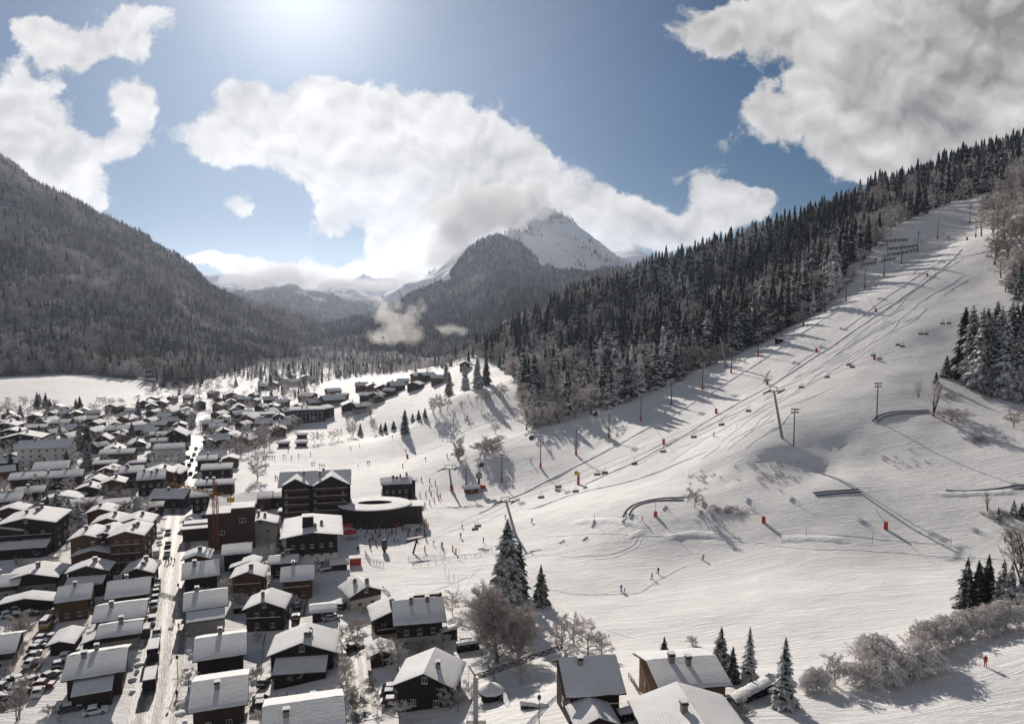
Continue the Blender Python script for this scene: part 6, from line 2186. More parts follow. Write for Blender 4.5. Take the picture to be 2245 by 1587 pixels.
for i, ln in enumerate(lug):
    lab = ('luge channel curving round the frosted shrub', 'luge channel curving over the knoll below the birch', 'short straight luge channel on the right slope', 'luge channel leaving at the right picture edge')[i]
    e = empty('luge_track', G(*ln[0]))
    tag(e, lab, 'luge track', 'pieces of the summer luge track')
    o = e.location
    P = [G(*q) for q in ln]
    S = []
    for a, b in zip(P, P[1:]):
        k = max(1, int((b - a).length / 1.0))
        S += [a.lerp(b, t / k) for t in range(k)]
    S.append(P[-1])
    for _ in range(5):
        S = [S[0]] + [(S[j - 1] + S[j] * 2 + S[j + 1]) / 4 for j in range(1, len(S) - 1)] + [S[-1]]
    for sg in (-1, 1):
        L_ = offset_line(S, sg * .95)
        L_ = [Vector((q.x, q.y, gz(q.x, q.y) + .18)) - o for q in L_]
        MB().tube(L_, .17, 6).build('rail', M['metal_dark'], e)
for k, ln in enumerate(([(1892, 585), (1920, 580)], [(1918, 535), (1945, 533), (1990, 530)], [(1945, 550), (1975, 548), (2010, 542)], [(1936, 565), (1970, 560), (2008, 552)], [(1932, 577), (1962, 571)], [(1929, 543), (1946, 540)])):
    e = fence('snow_barrier', ln, 2.0, f'dark wooden avalanche barrier high on the run, {nth(k)} of the set', 2.4, 4, 'timber_black', 'barrier', .22)
    e['group'] = 'avalanche barriers on the upper run'

tuft = MB()
rngq = random.Random(8)
for (cx_, cy_, sx_, sy_, n_) in ((1700, 1030, 60, 36, 46), (1590, 1120, 55, 12, 60), (2150, 965, 26, 10, 40), (2165, 872, 16, 6, 26), (2075, 868, 30, 9, 30), (1975, 1010, 60, 20, 12), (1540, 1050, 40, 30, 18), (2190, 1130, 40, 10, 40)):
    for _ in range(n_):
        p = G(rngq.gauss(cx_, sx_ / 2), rngq.gauss(cy_, sy_ / 2))
        for k in range(22):
            a_ = rngq.random() * 6.28
            r_ = rngq.uniform(.1, .8)
            ribbon(tuft, p + Vector((r_ * math.cos(a_), r_ * math.sin(a_), -.05)), p + Vector((r_ * 1.5 * math.cos(a_), r_ * 1.5 * math.sin(a_), rngq.uniform(.2, .8))), .05, rngq)
o = tuft.build('brush', M['twigs'])
tag(o, 'low brush and tufts poking through the snow on the right slope', None, None, 'stuff')

# ------------------------------------------------------------------ floodlight masts


def mast_parts(h, heads=True):
    return MB().tube([(0, 0, -1), (0, 0, h * .5), (0, 0, h)], [.24, .20, .16], 8)


def floodlight(px, py, hpx, label, pad=True):
    p = G(px, py)
    d = float(project(np.array(p))[2])
    h = hpx * d / FPX * 1.02
    e = empty('floodlight_mast', p, 0)
    tag(e, label, 'floodlight', 'floodlight masts along the run')
    mast_parts(h).build('mast', M['metal_dark'], e)
    cr = MB()
    for z in (h - .2, h - 1.3):
        cr.box((0, 0, z), (2.6, .12, .12))
    cr.build('cross_arm', M['metal'], e)
    for z in (h + .05, h - 1.05):
        for x in (-.95, 0, .95):
            hd = MB().box((x, -.22, z), (.62, .5, .5), 0).box((x, -.48, z), (.54, .03, .42), 1).box((x, -.2, z + .3), (.6, .5, .1), 2)
            hd.build('lamp_head', [M['metal'], M['glass'], M['soft_snow']], e)
    if pad:
        MB().lathe([(.42, -.5), (.48, .1), (.46, 2.0), (.38, 2.1)], 10).build('safety_pad', M['orange'], e)
    return e


LAMPS = [(1100, 1057, 60), (1185, 1025, 62), (1263, 997, 60), (1335, 960, 56), (1405, 922, 54), (1472, 888, 54), (1540, 853, 54), (1603, 818, 52), (1662, 782, 51), (1713, 747, 50), (1762, 715, 50), (1808, 684, 48), (1855, 660, 48), (1896, 633, 46), (1938, 605, 44), (1976, 580, 45), (2012, 552, 43), (2055, 525, 42), (2126, 490, 40), (2139, 521, 38)]
for i, (x, y, h_) in enumerate(LAMPS):
    floodlight(x, y, h_, f'floodlight mast with an orange padded foot, {nth(i)} up the row')
floodlight(1740, 978, 80, 'tall bare floodlight mast on the shaded mound', False)
floodlight(1922, 920, 78, 'tall bare floodlight mast on the knoll beside the luge', False)
floodlight(1022, 1068, 45, 'floodlight mast standing beside the little piste hut')

# ------------------------------------------------------------------ snow lances
for i, (x, y, pad, hl_) in enumerate(((1455, 973, 2.6, 8), (1570, 906, 2.6, 8), (1682, 843, 2.4, 8), (1790, 772, 2.4, 8), (1920, 684, 2.2, 8), (2033, 606, 2.2, 8), (2120, 527, 2.2, 8), (1674, 1145, 2.2, 2.6), (1942, 1160, 2.6, 5.6), (1437, 1131, 1.8, 5.4), (893, 1003, 2.0, 8), (1917, 788, 2.0, 2.4), (1920, 570, 1.6, 2))):
    p = G(x, y)
    e = empty('snow_lance', p, 0)
    tag(e, ('snow lance leaning from a red padded foot, {} up the middle of the run'.format(nth(i)) if i < 7 else
            ('short red snow lance box on the cat track', 'large red snow lance box on the cat track with a leaning pipe', 'snow lance with slim upright pipe inside the luge bend', 'snow lance on the lower field left of the bare stems', 'red snow box under the chairlift', 'red snow box high by the wood')[i - 7]), 'snow lance', 'snow lances on the runs')
    pad *= .78
    MB().lathe([(.5, -.4), (.56, .2), (.54, pad), (.42, pad + .08)], 8).build('safety_pad', M['red' if i > 6 else 'orange'], e)
    dx = -.55 if i != 9 else 0
    MB().tube([(0, 0, pad - .2), (dx * hl_ * .6, 0, hl_ * .55 + pad * .4), (dx * hl_, 0, hl_)], [.09, .07, .05], 6).build('lance_pipe', M['metal'], e)
p = G(1268, 1062)
e = empty('snow_gun', p)
tag(e, 'yellow fan snow gun on an orange padded tower by the run', 'snow gun')
MB().lathe([(.5, -.4), (.52, .1), (.5, 3.6), (.4, 3.7)], 8).build('padded_tower', M['orange'], e)
MB().tube([(-1.2, -.6, 5.0), (-.2, 0, 4.5), (.5, .3, 4.2)], [.85, .8, .5], 12).tube([(0, 0, 3.4), (0, 0, 4.5)], .18, 6).build('fan_barrel', M['yellow'], e)

# ------------------------------------------------------------------ lifts


def pylon(px, py, tx, ty, label, wide=3.2, pad=False, name='lift_pylon'):
    p = G(px, py)
    d = float(project(np.array(p))[2])
    tp = Vector(at(tx, ty, d)) - p
    e = empty(name, p)
    tag(e, label, 'lift pylon', 'lift pylons')
    L = tp.length
    u = tp.normalized()
    MB().tube([-u, u * L * .5, u * L], [.55, .45, .36], 10).build('shaft', M['metal'], e)
    side = Vector((1, .35, 0)).normalized()
    ar = MB().tube([tp - side * wide, tp + side * wide], .22, 6)
    ar.tube([tp + u * .3 - side * wide * .4, tp + u * 1.6 - side * wide * .5], .12, 5).tube([tp + u * .3 + side * wide * .4, tp + u * 1.6 + side * wide * .5], .12, 5).tube([tp + u * 1.6 - side * wide * .5, tp + u * 1.6 + side * wide * .5], .1, 5)
    ar.build('cross_arm', M['metal_dark'], e)
    run = Vector((.8, .45, .3)).normalized()
    for sg in (-1, 1):
        q = tp + side * wide * sg
        w_ = MB().tube([q - run * 1.8, q + run * 1.8], .18, 5)
        for k in range(-2, 3):
            w_.tube([q + run * k * .8 - side * .12 + Vector((0, 0, -.22)), q + run * k * .8 + side * .12 + Vector((0, 0, -.22))], .26, 8)
        w_.build('sheave_train', M['metal_dark'], e)
    if pad:
        MB().tube([Vector((0, 0, -.3)), u * 2.4], [.75, .7], 8).build('safety_pad', M['orange'], e)
    return p + tp, side * wide


A1, s1 = pylon(991, 1075, 985, 1028, 'grey gondola pylon with an orange foot near the piste hut', 3.6, True)
A2, s2 = pylon(1592, 806, 1578, 738, 'leaning grey gondola pylon against the dark wood', 3.4)
A3, s3 = pylon(1890, 590, 1878, 536, 'highest gondola pylon beside the wood', 3.4)
B1, t1 = pylon(1130, 1172, 1110, 1100, 'tall leaning chairlift pylon behind the tallest spruce', 3.2)
B2, t2 = pylon(1715, 960, 1697, 858, 'tall leaning chairlift pylon rising from the mound', 3.2)
st_ = G(880, 1100) + Vector((0, 0, 6))
up_ = Vector(at(2035, 440, 560))
top_ = Vector(at(2330, 590, 330))
cable_m = M['metal_dark']


def cable(name, pts, label, r=.035):
    mb = MB()
    S = []
    for a, b in zip(pts, pts[1:]):
        n = 14
        sag = (b - a).length * .018
        for k in range(n):
            t = k / n
            q = a.lerp(b, t)
            q.z -= sag * 4 * t * (1 - t)
            S.append(q)
    S.append(pts[-1])
    mb.tube(S, r, 4)
    o = mb.build(name, cable_m)
    tag(o, label, 'cable')
    return S


gl = cable('lift_cable', [st_, A1 - s1, A2 - s2, A3 - s3, up_], 'uphill gondola cable above the edge of the wood')
gr = cable('lift_cable', [st_ + Vector((3, 1, 0)), A1 + s1, A2 + s2, A3 + s3, up_ + Vector((5, 2, 0))], 'downhill gondola cable above the edge of the wood')
b0 = Vector(at(905, 1190, 235))
cl_ = cable('lift_cable', [b0, B1 - t1, B2 - t2, top_], 'uphill chairlift cable above the run')
cr_ = cable('lift_cable', [b0 + Vector((4, 1, 0)), B1 + t1, B2 + t2, top_ + Vector((5, 2, 0))], 'downhill chairlift cable above the run')


def nearest_on(lines, px, py):
    best = None
    for S in lines:
        for a, b in zip(S, S[1:]):
            for k in range(6):
                q = a.lerp(b, k / 6)
                x, y, d = project(np.array(q))
                if d < 20:
                    continue
                c_ = abs(x - px) + .25 * abs(y - py)
                if best is None or c_ < best[0]:
                    best = (c_, q, d)
    return best[1], best[2]


gcab = MB().lathe([(.55, -2.6), (1.05, -2.3), (1.12, -1.2), (1.0, -.55), (.6, -.3)], 10).mesh('cabin', M['metal_dark'])
ggl = MB().lathe([(1.11, -1.75), (1.14, -1.25), (1.08, -.85)], 10).mesh('cabin_windows', M['glass'])
ghang = MB().tube([(0, 0, -.4), (0, 0, 1.0), (.25, 0, 1.6)], .07, 5).mesh('hanger', M['metal'])
for i, (x, y) in enumerate(((905, 1087), (1055, 1019), (1165, 960), (1305, 908), (1925, 523), (1961, 494), (2030, 455))):
    q, d = nearest_on([gl, gr], x, y)
    pos = Vector(at(x, y, float(d))) + Vector((0, 0, 1.5))
    e = empty('gondola_cabin', pos)
    tag(e, f'dark gondola cabin hanging above the slope, {nth(i)} from the valley station', 'gondola', 'gondola cabins')
    cb = link('cabin', gcab, e)
    link('cabin_windows', ggl, cb)
    dz = max(1.6, q.z - pos.z)
    MB().tube([(0, 0, -.4), (0, 0, 1.0), (q.x - pos.x, q.y - pos.y, dz)] if abs(q.x - pos.x) < 6 and abs(q.y - pos.y) < 6 and dz < 8 else [(0, 0, -.4), (0, 0, 1), (.3, 0, 2.2)], .07, 5).build('hanger', M['metal'], e)
seat = MB().box((0, 0, -2.7), (2.3, .55, .12), 0).box((0, .28, -2.3), (2.3, .1, .6), 0).box((0, 0, -2.6), (2.1, .5, .1), 1)
seatm = seat.mesh('seat', [M['metal_dark'], M['soft_snow']])
frm = MB().tube([(0, 0, 0), (0, .15, -.9), (0, .3, -1.6)], .06, 5).tube([(-1.1, .28, -2.5), (-1.1, .3, -1.6), (1.1, .3, -1.6), (1.1, .28, -2.5)], .06, 5).mesh('hanger', M['metal'])
CH = [(1187, 1085), (1225, 1062), (1263, 1072), (1310, 1035), (1327, 1032), (1392, 1012), (1455, 985), (1522, 953), (1583, 926), (1642, 896), (1758, 844), (1815, 822), (1870, 800), (1862, 795), (1916, 775), (1930, 782), (1970, 752), (1980, 755), (2020, 728), (2032, 728), (2068, 705), (2082, 705), (1048, 1148), (1042, 1155)]
for i, (x, y) in enumerate(sorted(CH)):
    q, d = nearest_on([cl_, cr_], x, y)
    pos = Vector(at(x, y, float(d))) + Vector((0, 0, 1.6))
    e = empty('lift_chair', pos, R(20))
    tag(e, f'chairlift chair hanging over the snow, {nth(i)} from the left', 'lift chair', 'chairs of the chairlift')
    link('seat', seatm, e)
    link('hanger', frm, e)
    if q.z - pos.z > .4:
        MB().tube([(0, 0, 0), (0, 0, min(5.0, q.z - pos.z))], .05, 4).build('grip', M['metal'], e)

# piste hut and information tower
H(1033, 1063, 4.2, 5.5, 2.4, 22, 14, 'n', 'little open piste hut with a snow gable on the run', 'hut', chim=0, wins=1, name='piste_hut')
H(1708, 741, 2.6, 3.2, 2.2, 14, 20, 'k', 'tiny dark hut beside a floodlight high on the run', 'hut', chim=0, wins=0, name='piste_hut')
e = empty('scoreboard_tower', G(1050, 1070))
tag(e, 'display screen on a dark post with a red padded foot beside the piste hut', 'screen')
MB().tube([(0, 0, -.5), (0, 0, 7.2)], [.5, .4], 8).build('post', M['timber_black'], e)
MB().box((0, -.3, 5.6), (2.5, .5, 2.4)).build('screen_frame', M['metal_dark'], e)
MB().box((0, -.57, 5.6), (2.2, .04, 2.0)).build('screen', M['stone'], e)
MB().box((1.6, .2, .6), (2.4, 1.8, 1.6)).build('padded_foot', M['red'], e)
e = empty('advert_column', G(843, 1210))
tag(e, 'dark rounded totem on the terrace of the snow bar', 'totem')
MB().lathe([(.5, -.3), (.5, .9), (.9, 1.0), (.95, 3.4), (.7, 4.0), (.2, 4.2)], 12).build('body', M['metal_dark'], e)
# wooden start gate of the children's lift
e = empty('beginner_lift', G(905, 1213), R(20))
tag(e, 'slanting dark wooden frame of the beginners lift on the terrace', 'lift frame')
MB().tube([(0, 0, -.3), (1.6, .8, 4.2)], .3, 6).build('strut', M['timber'], e)
for k in range(3):
    MB().tube([(-2.6 + k * .4, -.4 + k * .5, 3.6 + k * .3), (4.6 + k * .4, 1.6 + k * .5, 4.4 + k * .3)], .14, 5).build('beam', M['timber_black'], e)
    for j in range(6):
        pass
MB().box((1.0, .9, 4.75), (5.6, .8, .18), 0, R(15)).build('snow_cap', M['soft_snow'], e)

# ------------------------------------------------------------------ padded posts and bamboo poles
post_m = MB().lathe([(.20, -.3), (.22, .1), (.2, 1.9), (.12, 2.0)], 8).mesh('piste_post', M['orange'])
posts8 = [(490, 1085), (563, 1100), (612, 1122), (563, 1170), (480, 1230), (530, 1222), (575, 1215), (628, 1215), (655, 1232), (642, 1252), (603, 1275), (565, 1295), (522, 1315), (480, 1335), (440, 1355), (372, 1250), (318, 1262), (448, 1365), (462, 1390), (478, 1405), (492, 1427), (507, 1447), (522, 1467), (535, 1487), (550, 1500), (375, 1577), (448, 1590), (1443, 925), (328, 968), (715, 885)]
PO = [(800 + a / 3.967, 780 + b / 3.967) for a, b in posts8] + [(780 + a / 3.63, 1150 + b / 3.63) for a, b in ((550, 215), (685, 190), (772, 210), (797, 235), (418, 90), (485, 120), (560, 125))]
PO += [(1565, 958), (1570, 905), (1940, 527), (1963, 529), (1985, 530), (2005, 531), (2020, 533), (1950, 497), (1025, 918), (1106, 862), (1340, 890), (2200, 596)]
for i, (x, y) in enumerate(sorted(PO)):
    o = link('piste_post', post_m, None, G(x, y), 0, (.95, .95, 1.0))
    tag(o, f'orange padded post marking the piste, {nth(i)} from the left', 'post', 'orange piste posts')
bam = MB().tube([(0, 0, -.3), (0, 0, 3.2)], .045, 5).mesh('marker_pole', M['timber_brown'])
BP = [(780 + a / 3.63, 1150 + b / 3.63) for a, b in ((711, 405), (742, 440), (781, 472), (819, 514), (710, 270), (672, 235), (820, 262))] + [(1767, 1178), (1913, 1192), (2084, 1203), (1303, 1145)]
for i, (x, y) in enumerate(sorted(BP)):
    o = link('marker_pole', bam, None, G(x, y))
    tag(o, f'thin wooden marker pole stuck in the snow, {nth(i)} from the left', 'pole', 'thin marker poles')

# ------------------------------------------------------------------ tower cranes


def lattice(mb, a, b, w, seg, r=.05, tri=False):
    a, b = Vector(a), Vector(b)
    d = (b - a).normalized()
    s = d.cross(Vector((0, 0, 1)))
    s = Vector((1, 0, 0)) if s.length < .1 else s.normalized()
    t = d.cross(s).normalized()
    cs = [(s + t) * w / 2, (s - t) * w / 2, (-s - t) * w / 2, (-s + t) * w / 2]
    if tri:
        cs = [s * w / 2 - t * w * .3, -s * w / 2 - t * w * .3, t * w * .55]
    for c_ in cs:
        mb.tube([a + c_, b + c_], r * 1.5, 4)
    n = len(cs)
    for k in range(seg):
        p, q = a.lerp(b, k / seg), a.lerp(b, (k + 1) / seg)
        for j in range(n):
            c0, c1 = cs[j], cs[(j + 1) % n]
            mb.tube([p + (c0 if k % 2 else c1), q + (c1 if k % 2 else c0)], r, 3, cap=False)
            mb.tube([q + c0, q + c1], r, 3, cap=False)


p = G(475, 1210)
e = empty('tower_crane', p, 0)
tag(e, 'orange lattice tower crane on the building site beside the street', 'tower crane')
hc = 18.5
m_ = MB()
lattice(m_, (0, 0, 0), (0, 0, hc), 1.3, 14, .07)
m_.build('mast', M['crane_orange'], e)
j = MB()
lattice(j, (0, 0, hc + .6), (-20, 12, hc + .8), 1.0, 20, .06, True)
lattice(j, (0, 0, hc + .6), (7.0, -4.2, hc + .5), 1.1, 8, .06, True)
j.tube([(0, 0, hc + 4.2), (-14, 8.4, hc + 1.2)], .04, 4).tube([(0, 0, hc + 4.2), (6.6, -4.0, hc + .9)], .04, 4)
lattice(j, (0, 0, hc + .5), (0, 0, hc + 4.2), .9, 4, .06)
j.build('jib', M['crane_orange'], e)
MB().box((6.4, -3.8, hc - .4), (1.8, 1.4, 1.5)).build('counterweight', M['yellow'], e)
MB().box((-1.2, .6, hc - .4), (1.2, 1.4, 1.9), 0).box((-1.2, -.12, hc - .2), (1.0, .06, 1.0), 1).build('cab', [M['yellow'], M['glass']], e)
MB().box((0, 0, .3), (4, 4, .8)).build('base', M['stone'], e)
p = G(1043, 1600)
e = empty('tower_crane', p, 0)
tag(e, 'grey self erecting crane at the bottom edge, its jib pointing right over the garden', 'tower crane')
dd = float(project(np.array(p))[2])
tp = Vector(at(1044, 1484, dd)) - p
jt = Vector(at(1232, 1418, dd + 20)) - p
bk = Vector(at(1028, 1460, dd - 1)) - p
MB().box((0, 0, tp.z / 2), (.75, .75, tp.z + .8)).build('mast', M['metal'], e)
j = MB()
lattice(j, tp, jt, .75, 22, .05, True)
j.build('jib', M['metal_dark'], e)
k_ = MB().tube([tp, bk], [.14, .1], 5).tube([bk, tp.lerp(jt, .55) + Vector((0, 0, .5))], .03, 4).tube([bk, Vector((-1.2, -1.2, .5))], .03, 4)
k_.build('apex_strut', M['crane_orange'], e)
MB().box((0, 0, .1), (3.2, 3.2, 1.2)).build('base', M['stone'], e)

# lamp posts and poles of the village
for k, (x, y, h_, lab) in enumerate(((1182, 1590, 4.2, 'dark street lantern at the bottom edge near the scalloped roof'), (1004, 1560, 4.0, 'thin lamp pole behind the white drift by the black gabled chalet'), (392, 1330, 5.5, 'street lamp on the right kerb beside the twin roof'), (390, 1500, 5.5, 'street lamp on the right kerb near the bottom edge'), (745, 1395, 6.0, 'thin pole at the corner of the big lean-to chalet'), (640, 1085, 8, 'slender lighting mast left of the double gabled hotel'))):
    e = empty('street_lamp', G(x, y))
    tag(e, lab, 'street lamp')
    MB().tube([(0, 0, -.3), (0, 0, h_)], [.08, .05], 6).build('pole', M['metal_dark'], e)
    MB().lathe([(.1, h_ - .1), (.26, h_ + .1), (.3, h_ + .5), (.12, h_ + .75), (.03, h_ + .85)], 8).build('lantern', M['metal_dark'], e)

# ------------------------------------------------------------------ people


def figure(pose):
    """one continuous body grown over a posed skeleton"""
    J = {'pelvis': (0, 0, .95), 'chest': (0, 0, 1.3), 'neck': (0, .0, 1.5), 'head': (0, -.02, 1.68), 'crown': (0, -.01, 1.78)}
    if pose == 'stand':
        limbs = [((.09, 0, .9), (.11, -.03, .5), (.12, .02, .08), (.12, -.14, .03)), ((-.09, 0, .9), (-.11, .02, .5), (-.13, .04, .08), (-.13, -.12, .03))]
        arms = [((.2, 0, 1.42), (.27, .03, 1.15), (.27, -.1, .92), (.26, -.16, .84)), ((-.2, 0, 1.42), (-.28, .02, 1.15), (-.25, -.14, .95), (-.24, -.2, .87))]
    elif pose == 'ski':
        J.update(pelvis=(0, .12, .78), chest=(0, -.08, 1.1), neck=(0, -.2, 1.27), head=(0, -.27, 1.42), crown=(0, -.28, 1.52))
        limbs = [((.1, .1, .74), (.14, -.12, .45), (.15, .04, .08), (.15, -.12, .03)), ((-.1, .1, .74), (-.14, -.1, .45), (-.15, .06, .08), (-.15, -.1, .03))]
        arms = [((.22, -.1, 1.2), (.36, -.18, .98), (.36, -.42, .92), (.36, -.5, .88)), ((-.22, -.1, 1.2), (-.36, -.16, .98), (-.36, -.4, .9), (-.36, -.48, .86))]
    else:
        limbs = [((.09, 0, .9), (.1, -.2, .52), (.1, -.22, .09), (.1, -.36, .05)), ((-.09, 0, .9), (-.1, .08, .5), (-.1, .34, .14), (-.1, .24, .04))]
        arms = [((.2, 0, 1.42), (.26, .12, 1.17), (.25, .08, .94), (.25, .04, .86)), ((-.2, 0, 1.42), (-.26, -.1, 1.17), (-.24, -.28, 1.0), (-.24, -.35, .95))]
    V, E, Rr = [], [], []

    def add(p, r, par=None):
        V.append(p)
        Rr.append(r)
        if par is not None:
            E.append((par, len(V) - 1))
        return len(V) - 1
    pv = add(J['pelvis'], .155)
    ch = add(J['chest'], .175, pv)
    nk = add(J['neck'], .065, ch)
    hd_ = add(J['head'], .115, nk)
    add(J['crown'], .085, hd_)
    for L_ in limbs:
        a = pv
        for q, r in zip(L_, (.11, .085, .065, .05)):
            a = add(q, r, a)
    for L_ in arms:
        a = ch
        for q, r in zip(L_, (.085, .062, .05, .038)):
            a = add(q, r, a)
    me = bpy.data.meshes.new('person')
    me.from_pydata(V, E, [])
    tmp = bpy.data.objects.new('tmp', me)
    col.objects.link(tmp)
    sk = tmp.modifiers.new('s', 'SKIN')
    for d_, r in zip(me.skin_vertices[0].data, Rr):
        d_.radius = (r, r)
        d_.use_root = False
    me.skin_vertices[0].data[0].use_root = True
    sb = tmp.modifiers.new('d', 'SUBSURF')
    sb.levels = sb.render_levels = 1
    dg = bpy.context.evaluated_depsgraph_get()
    m2 = bpy.data.meshes.new_from_object(tmp.evaluated_get(dg))
    bpy.data.objects.remove(tmp)
    m2.materials.clear()
    hz_ = J['neck'][2] + .07
    tops = J['head'][2] + .05
    pz = J['pelvis'][2] - .02
    idx = []
    for f in m2.polygons:
        c_ = f.center
        if c_.z > tops:
            idx.append(3)
        elif c_.z > hz_:
            idx.append(2 if c_.y < J['head'][1] + .02 else 3)
        elif c_.z > pz or abs(c_.x) > .2:
            idx.append(1)
        else:
            idx.append(0)
    m2.polygons.foreach_set('material_index', idx)
    m2.polygons.foreach_set('use_smooth', [True] * len(idx))
    return m2


FIG = {k: figure(k) for k in ('stand', 'ski', 'walk')}
CLOTH = {'black': (.015, .015, .017), 'navy': (.02, .03, .08), 'blue': (.02, .16, .42), 'red': (.40, .03, .03), 'orange': (.60, .16, .03), 'green': (.05, .16, .06), 'white': (.6, .6, .6), 'yellow': (.55, .42, .06), 'pink': (.5, .12, .2), 'grey': (.16, .16, .17)}
for k, c_ in CLOTH.items():
    M['cloth_' + k] = plain('cloth_' + k, c_, .85, .15)
cache = {}
ski_m = MB().box((.13, -.25, .02), (.09, 1.75, .03)).box((-.13, -.25, .02), (.09, 1.75, .03)).mesh('skis', M['metal_dark'])
rngp = random.Random(31)


def person(px, py, pose, jacket, trousers, label, group=None, rot=None, skis=False, s=1.0, z=0):
    k = (pose, jacket, trousers)
    if k not in cache:
        m_ = FIG[pose].copy()
        m_.name = 'person'
        for n_ in ('cloth_' + trousers, 'cloth_' + jacket):
            m_.materials.append(M[n_])
        m_.materials.append(M['skin'])
        m_.materials.append(M['cloth_' + rngp.choice(['black', 'white', 'grey', 'red'])])
        cache[k] = m_
    p = G(px, py)
    o = link('person', cache[k], None, (p.x, p.y, p.z + z), rngp.uniform(0, 6.28) if rot is None else R(rot), s)
    tag(o, label, 'person', group)
    if skis:
        link('skis', ski_m, o)
    return o


for x, y, ps, ja, tr_, lab, sk_, s in ((1362, 1297, 'walk', 'blue', 'blue', 'person in bright blue ski suit walking across the lower snow field', True, 1.1), (1369, 1300, 'walk', 'red', 'black', 'child in red jacket walking beside the one in bright blue', True, .8),
                                       (1429, 1270, 'walk', 'black', 'grey', 'person in black bending forward on the lower snow field', True, 1.05), (1443, 1258, 'stand', 'navy', 'black', 'person in dark clothes with arm out, upslope of the bending one', True, 1.05),
                                       (1541, 1227, 'ski', 'black', 'black', 'person in black crouched at the head of a fresh track', True, 1.1), (1408, 1144, 'walk', 'orange', 'yellow', 'skier in orange on the cat track by the luge bend', True, 1.1), (1373, 1132, 'stand', 'black', 'black', 'person in black at the lower end of the luge bend', True, 1.05),
                                       (2203, 1190, 'stand', 'grey', 'black', 'person in grey standing on the right cat track', False, 1.05), (2160, 1461, 'stand', 'red', 'red', 'person in red alone on the shaded snow at the lower right', False, 1.15), (1166, 1146, 'stand', 'black', 'black', 'skier in black standing right of the chairlift pylon', True, 1.05), (1014, 1158, 'ski', 'black', 'navy', 'skier in black gliding past the orange post line', True, 1.05)):
    person(x, y, ps, ja, tr_, lab, None, None, sk_, s)
cols_p = list(CLOTH)


def ppl(lst, tmpl, grp, s=1.0, poses=('stand', 'walk', 'ski')):
    lst = sorted(lst)
    for i, (x, y) in enumerate(lst):
        ja = rngp.choice(['black', 'black', 'navy', 'red', 'orange', 'blue', 'grey', 'white', 'green', 'pink'])
        person(x, y, rngp.choice(poses), ja, rngp.choice(['black', 'black', 'navy', 'grey', 'white']), tmpl.format(ja, nth(i)), grp, None, False, s)


crowd = []
while len(crowd) < 68:
    t = rngp.random()
    x = rngp.uniform(774, 950)
    yb = np.interp(x, [774, 830, 950], [1182, 1172, 1160])
    crowd.append((x, yb + rngp.gauss(0, 11)))
ppl(crowd, 'person in {} jacket in the crowd before the lift station, {} from the left', 'crowd before the lift station', 1.05, ('stand', 'walk'))
ppl([(578, 1006), (584, 1004), (588, 1007), (592, 1005), (597, 1006), (602, 1006), (622, 1004), (627, 1005), (639, 1006), (655, 1002), (582, 1014), (632, 990), (681, 997)], 'person in {} jacket at the beginners lift by the thicket, {} from the left', 'people at the beginners lift', 1.15)
ppl([(684, 1020), (689, 1019), (701, 1024), (706, 1025), (711, 1024), (806, 1018), (810, 1017), (604, 1050), (608, 1052), (785, 1026), (1105, 860)], 'person in {} jacket on the snow behind the double gabled hotel, {} from the left', 'people behind the hotel', 1.15)
ppl([(860, 960), (824, 961), (769, 984), (788, 979), (933, 1009), (890, 992), (994, 925), (994, 935), (1024, 920), (1136, 890), (1026, 872), (992, 905), (1108, 1138), (950, 1195), (970, 1198), (1060, 1190), (1010, 1180)], 'skier in {} jacket scattered on the open run, {} from the left', 'skiers scattered on the run', 1.15, ('ski', 'stand'))
ppl([(2078, 524), (2082, 526), (1953, 518)], 'skier in {} jacket high on the upper run, {} from the left', 'skiers on the upper run', 1.3, ('ski',))
ppl([(364, 1235), (370, 1236), (376, 1232), (383, 1234), (381, 1370), (379, 1440), (388, 1530), (392, 1380)], 'person in {} coat walking along the main street, {} from the left', 'people on the main street', 1.0, ('walk', 'stand'))
ppl([(612, 1160), (610, 1172), (606, 1150), (616, 1180), (608, 1142)], 'person in {} jacket on the path between pale house and inn, {} from the left', 'people on the path to the inn', 1.0, ('walk',))

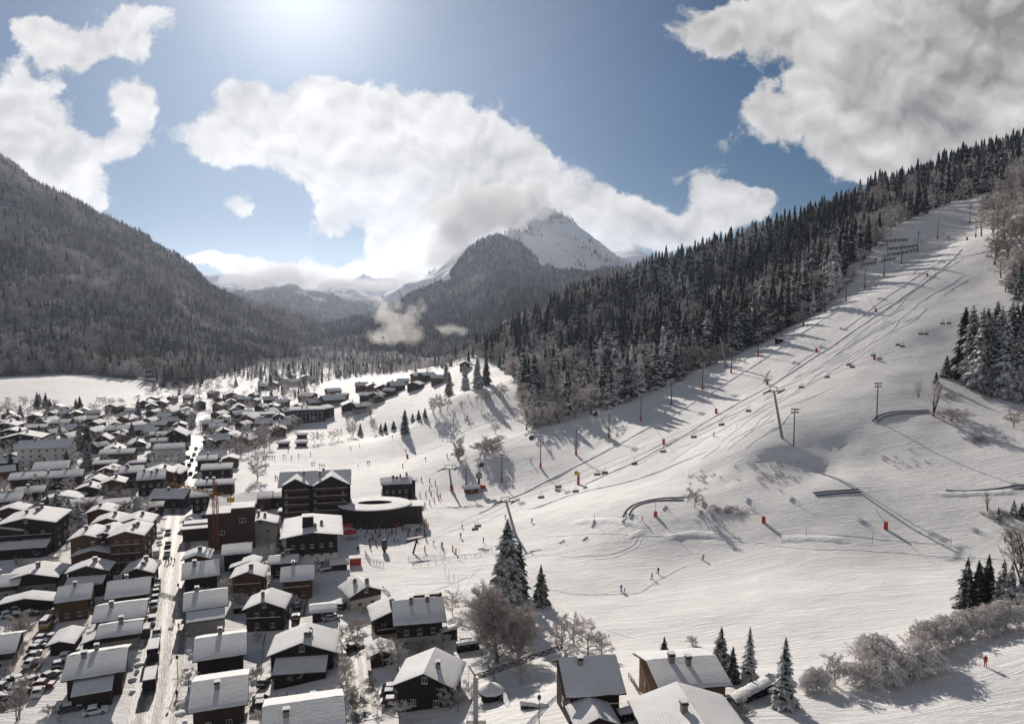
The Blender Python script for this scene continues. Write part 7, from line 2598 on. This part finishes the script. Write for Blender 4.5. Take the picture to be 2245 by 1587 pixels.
# ------------------------------------------------------------------ cloud on the peak, cloud banks and valley mist
M['cloud'] = volume_mat('cloud_vapour', (1.0, .985, .97), CLOUD_DENS, .1)
M['mist'] = volume_mat('mist_vapour', (1.0, .985, .97), 0.0042, .55)
cloud_object('peak_cloud', [(1180, 450, 3750, 36, 30, 130), (1140, 455, 3650, 46, 42, 150), (1090, 450, 3500, 60, 46, 170), (1120, 480, 3450, 40, 26, 120), (1050, 480, 3400, 56, 40, 150), (1000, 520, 3350, 50, 42, 150), (1040, 440, 3500, 60, 45, 170), (960, 560, 3300, 46, 36, 130), (1170, 418, 3800, 34, 30, 120), (1000, 470, 3500, 60, 45, 160)],
             26.0, 48.0, 95.0, M['cloud'], 'thick white cloud wrapped round the left side of the snowy peak', 3)
cloud_object('cloud_bank', [(520, 612, 5000, 40, 14, 150), (570, 612, 5000, 50, 22, 180), (620, 605, 5100, 56, 28, 200), (670, 616, 5100, 50, 20, 180), (720, 622, 5200, 50, 15, 160), (780, 624, 5200, 50, 11, 160), (830, 628, 5000, 42, 15, 150), (870, 622, 4800, 36, 18, 140), (900, 612, 4600, 30, 18, 130), (560, 628, 4900, 26, 8, 100)],
             34.0, 42.0, 120.0, M['cloud'], 'low white cloud bank lying in the saddle of the far mountains', 5)
cloud_object('valley_mist', [(850, 690, 1330, 24, 24, 40), (880, 700, 1340, 26, 20, 40), (905, 690, 1360, 16, 20, 34), (865, 720, 1320, 30, 18, 44), (840, 738, 1310, 30, 14, 44), (880, 742, 1310, 26, 12, 40), (910, 728, 1330, 18, 12, 34), (830, 660, 1370, 12, 14, 26), (925, 670, 1380, 10, 16, 24), (870, 668, 1370, 10, 14, 26)],
             5.0, 15.0, 22.0, M['mist'], 'torn wisps of mist drifting before the pyramid mountain', 8)
cloud_object('valley_mist', [(985, 722, 1330, 26, 10, 36), (1010, 724, 1330, 20, 8, 30), (965, 718, 1330, 12, 6, 24)], 4.0, 9.0, 18.0, M['mist'], 'small flat wisp of mist right of the torn wisps', 11)
cloud_object('valley_mist', [(1125, 706, 1250, 20, 7, 30), (1145, 696, 1250, 14, 8, 26), (1108, 710, 1250, 10, 4, 20)], 4.0, 8.0, 16.0, M['mist'], 'faint scrap of mist behind the edge of the wood', 14)
# ------------------------------------------------------------------ render settings
vs = scene.view_settings
scene.display_settings.display_device = 'sRGB'
vs.view_transform = 'Standard'
vs.look = 'None'
vs.exposure = EXPOSURE
vs.gamma = 1.0
vs.use_curve_mapping = False
scene.render.engine = 'CYCLES'
c = scene.cycles
c.max_bounces = 5
c.diffuse_bounces = 3
c.glossy_bounces = 1
c.transmission_bounces = 1
c.volume_bounces = 2
c.transparent_max_bounces = 6
c.caustics_reflective = False
c.caustics_refractive = False
c.use_denoising = True
c.denoiser = 'OPENIMAGEDENOISE'
c.use_adaptive_sampling = True
c.adaptive_threshold = 0.02
scene.render.use_persistent_data = False
